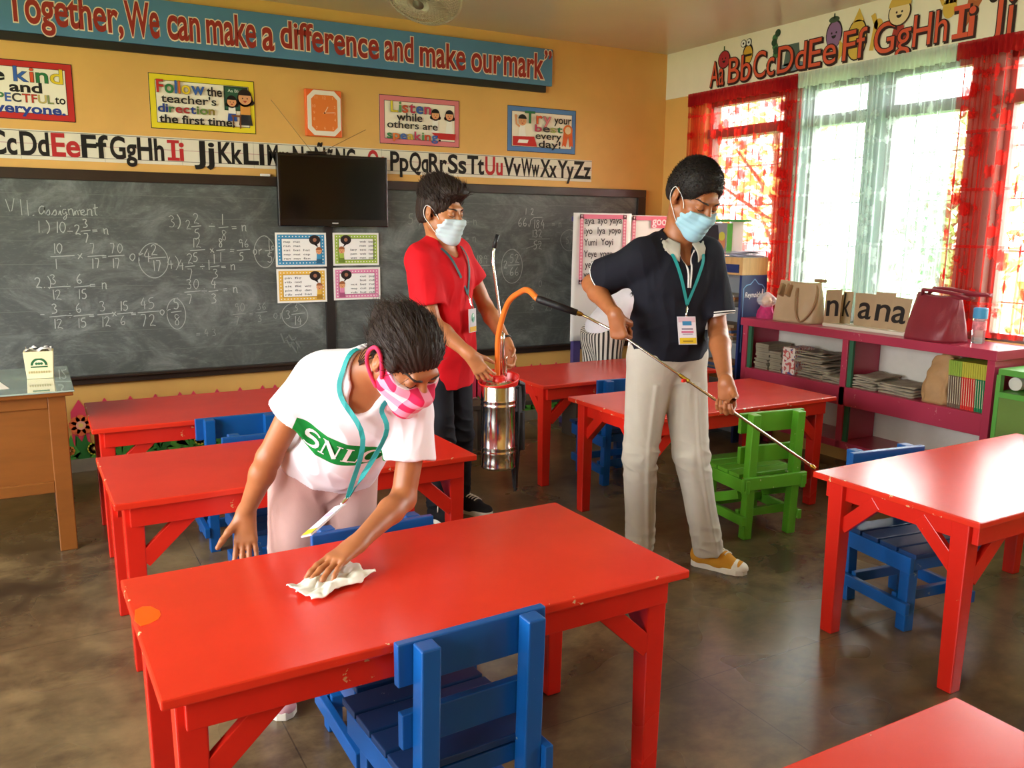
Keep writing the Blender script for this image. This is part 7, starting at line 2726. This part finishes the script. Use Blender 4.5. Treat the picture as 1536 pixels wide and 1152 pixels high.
# ================================================================== person bending behind the navy polo
pel, neck = V3(3.145, -.700, .735), V3(3.400, -.760, 1.060)
rsh, lsh = V3(3.31, -.90, .985), V3(3.36, -.62, .995)
per = empty('person', (3.14, -.70, 0), 'person in a white top and striped bottoms bending behind the man in navy', 'person')
H = Head((3.49, -.78, 1.10), (.75, -.25, -.60), (.65, 0, .75), 1.0)
f = Field((2.92, -1.02, -.02), (3.68, -.45, 1.28), .0042)
w = dict(hip=.155, hipd=.11, waist=.125, waistd=.10, chest=.14, chestd=.10)
F, Hh = torso(f, pel, neck, rsh, lsh, w, shr=.042)
H.face(f)
f.cone(neck - F[2] * .03, H.w(0, -.032, -.042), .048, .047, .02)
hips = [V3(3.13, -.77, .71), V3(3.13, -.63, .71)]
kn = [V3(3.15, -.78, .40), V3(3.15, -.62, .40)]
an = [V3(3.12, -.78, .075), V3(3.12, -.62, .075)]
for a_, b_, c_ in zip(hips, kn, an):
    f.cone(a_, b_, .072, .046, .03)
    f.cone(b_, c_, .044, .031, .02)
for s_, e_, w2 in ((rsh, V3(3.40, -.93, .76), V3(3.55, -.92, .66)), (lsh, V3(3.46, -.60, .76), V3(3.58, -.64, .64))):
    arm(f, s_, e_, w2, (.040, .033, .034, .022))
    hand(f, w2, V3(.6, -.05, -.7), V3(-.3, 0, -.9), 1 if s_ is rsh else -1, [(15, 25, 20)] * 4, .92)
body, _, _ = field_mesh('body', f, M['skin_tan'], per)
f = Field(H.w(0, -.02, .0) - .24, H.w(0, -.02, .0) + .24, .004)
f.ell(H.w(0, -.018, .040), [.084, .103, .088], H.F, .01)
f.ell(H.w(0, -.06, -.01), [.076, .066, .085], H.F, .02)
f.cone(H.w(-.03, -.10, -.01), V3(3.31, -.86, 1.03), .036, .024, .02)
f.cone(V3(3.31, -.86, 1.03), V3(3.225, -.875, .985), .024, .008, .02)
f.ell(H.w(0, .128, -.012), [.084, .066, .080], H.F, .014, 'sub')
field_mesh('hair', f, M['hair'], per, disp=lambda P, N: .002 * ridged(P, (90, 90, 90), 1.0))
f = Field((2.92, -1.02, .60), (3.62, -.45, 1.16), .004)
torso(f, pel, neck, rsh, lsh, dict(hip=.16, hipd=.12, waist=.145, waistd=.115, chest=.145, chestd=.11), .010, .035, .044)
f.cone(rsh, V3(3.36, -.92, .85), .058, .062, .035, ends=(False, True))
f.cone(lsh, V3(3.42, -.61, .86), .058, .062, .035, ends=(False, True))
f.half(pel - F[2] * .07, -F[2])
field_mesh('white_top', f, m_cloth('white_top_cotton', '#ece9ee'), per, disp=folds_cloth(.003, [(pel + F[2] * .1, .15, .005, (18, 18, 14))], (14, 14, 9), 3.0))
def m_stripes():
    m, t, p = newmat('black_white_stripes')
    at = t.new('ShaderNodeAttribute')
    at.attribute_name = 'tc'
    x, y, z = t.sep(at.outputs['Vector'])
    f_ = t.math('GREATER_THAN', t.math('FRACT', t.math('DIVIDE', x, .030)), .55)
    t.link(t.mix(f_, lin('#d9d2c6'), lin('#25211f')), p.inputs['Base Color'])
    p.inputs['Roughness'].default_value = .8
    return m
f = Field((2.92, -1.0, .36), (3.40, -.42, .92), .004)
U0 = frame((1, 0, 0), (0, 0, 1))
f.ell(pel - V3(0, 0, .02), [.17, .130, .15], U0, .03)
for h_, k_ in zip(hips, kn):
    f.cone(h_, k_, .098, .088, .04, ends=(False, True))
f.half(V3(3.14, 0, .80), V3(-.6, 0, 1))
def st_attr(P):
    q = (P - pel)
    an_ = np.arctan2(q[:, 1], q[:, 0] + 1e-6)
    return {'tc': np.stack([an_ * .155, q[:, 0], q[:, 2]], 1)}
field_mesh('striped_bottoms', f, m_stripes(), per, attr=st_attr)
for a_ in an:
    shoe(per, (a_[0], a_[1]), (1, 0), .225, M['black_canvas'], M['white_shoe'], None, None)
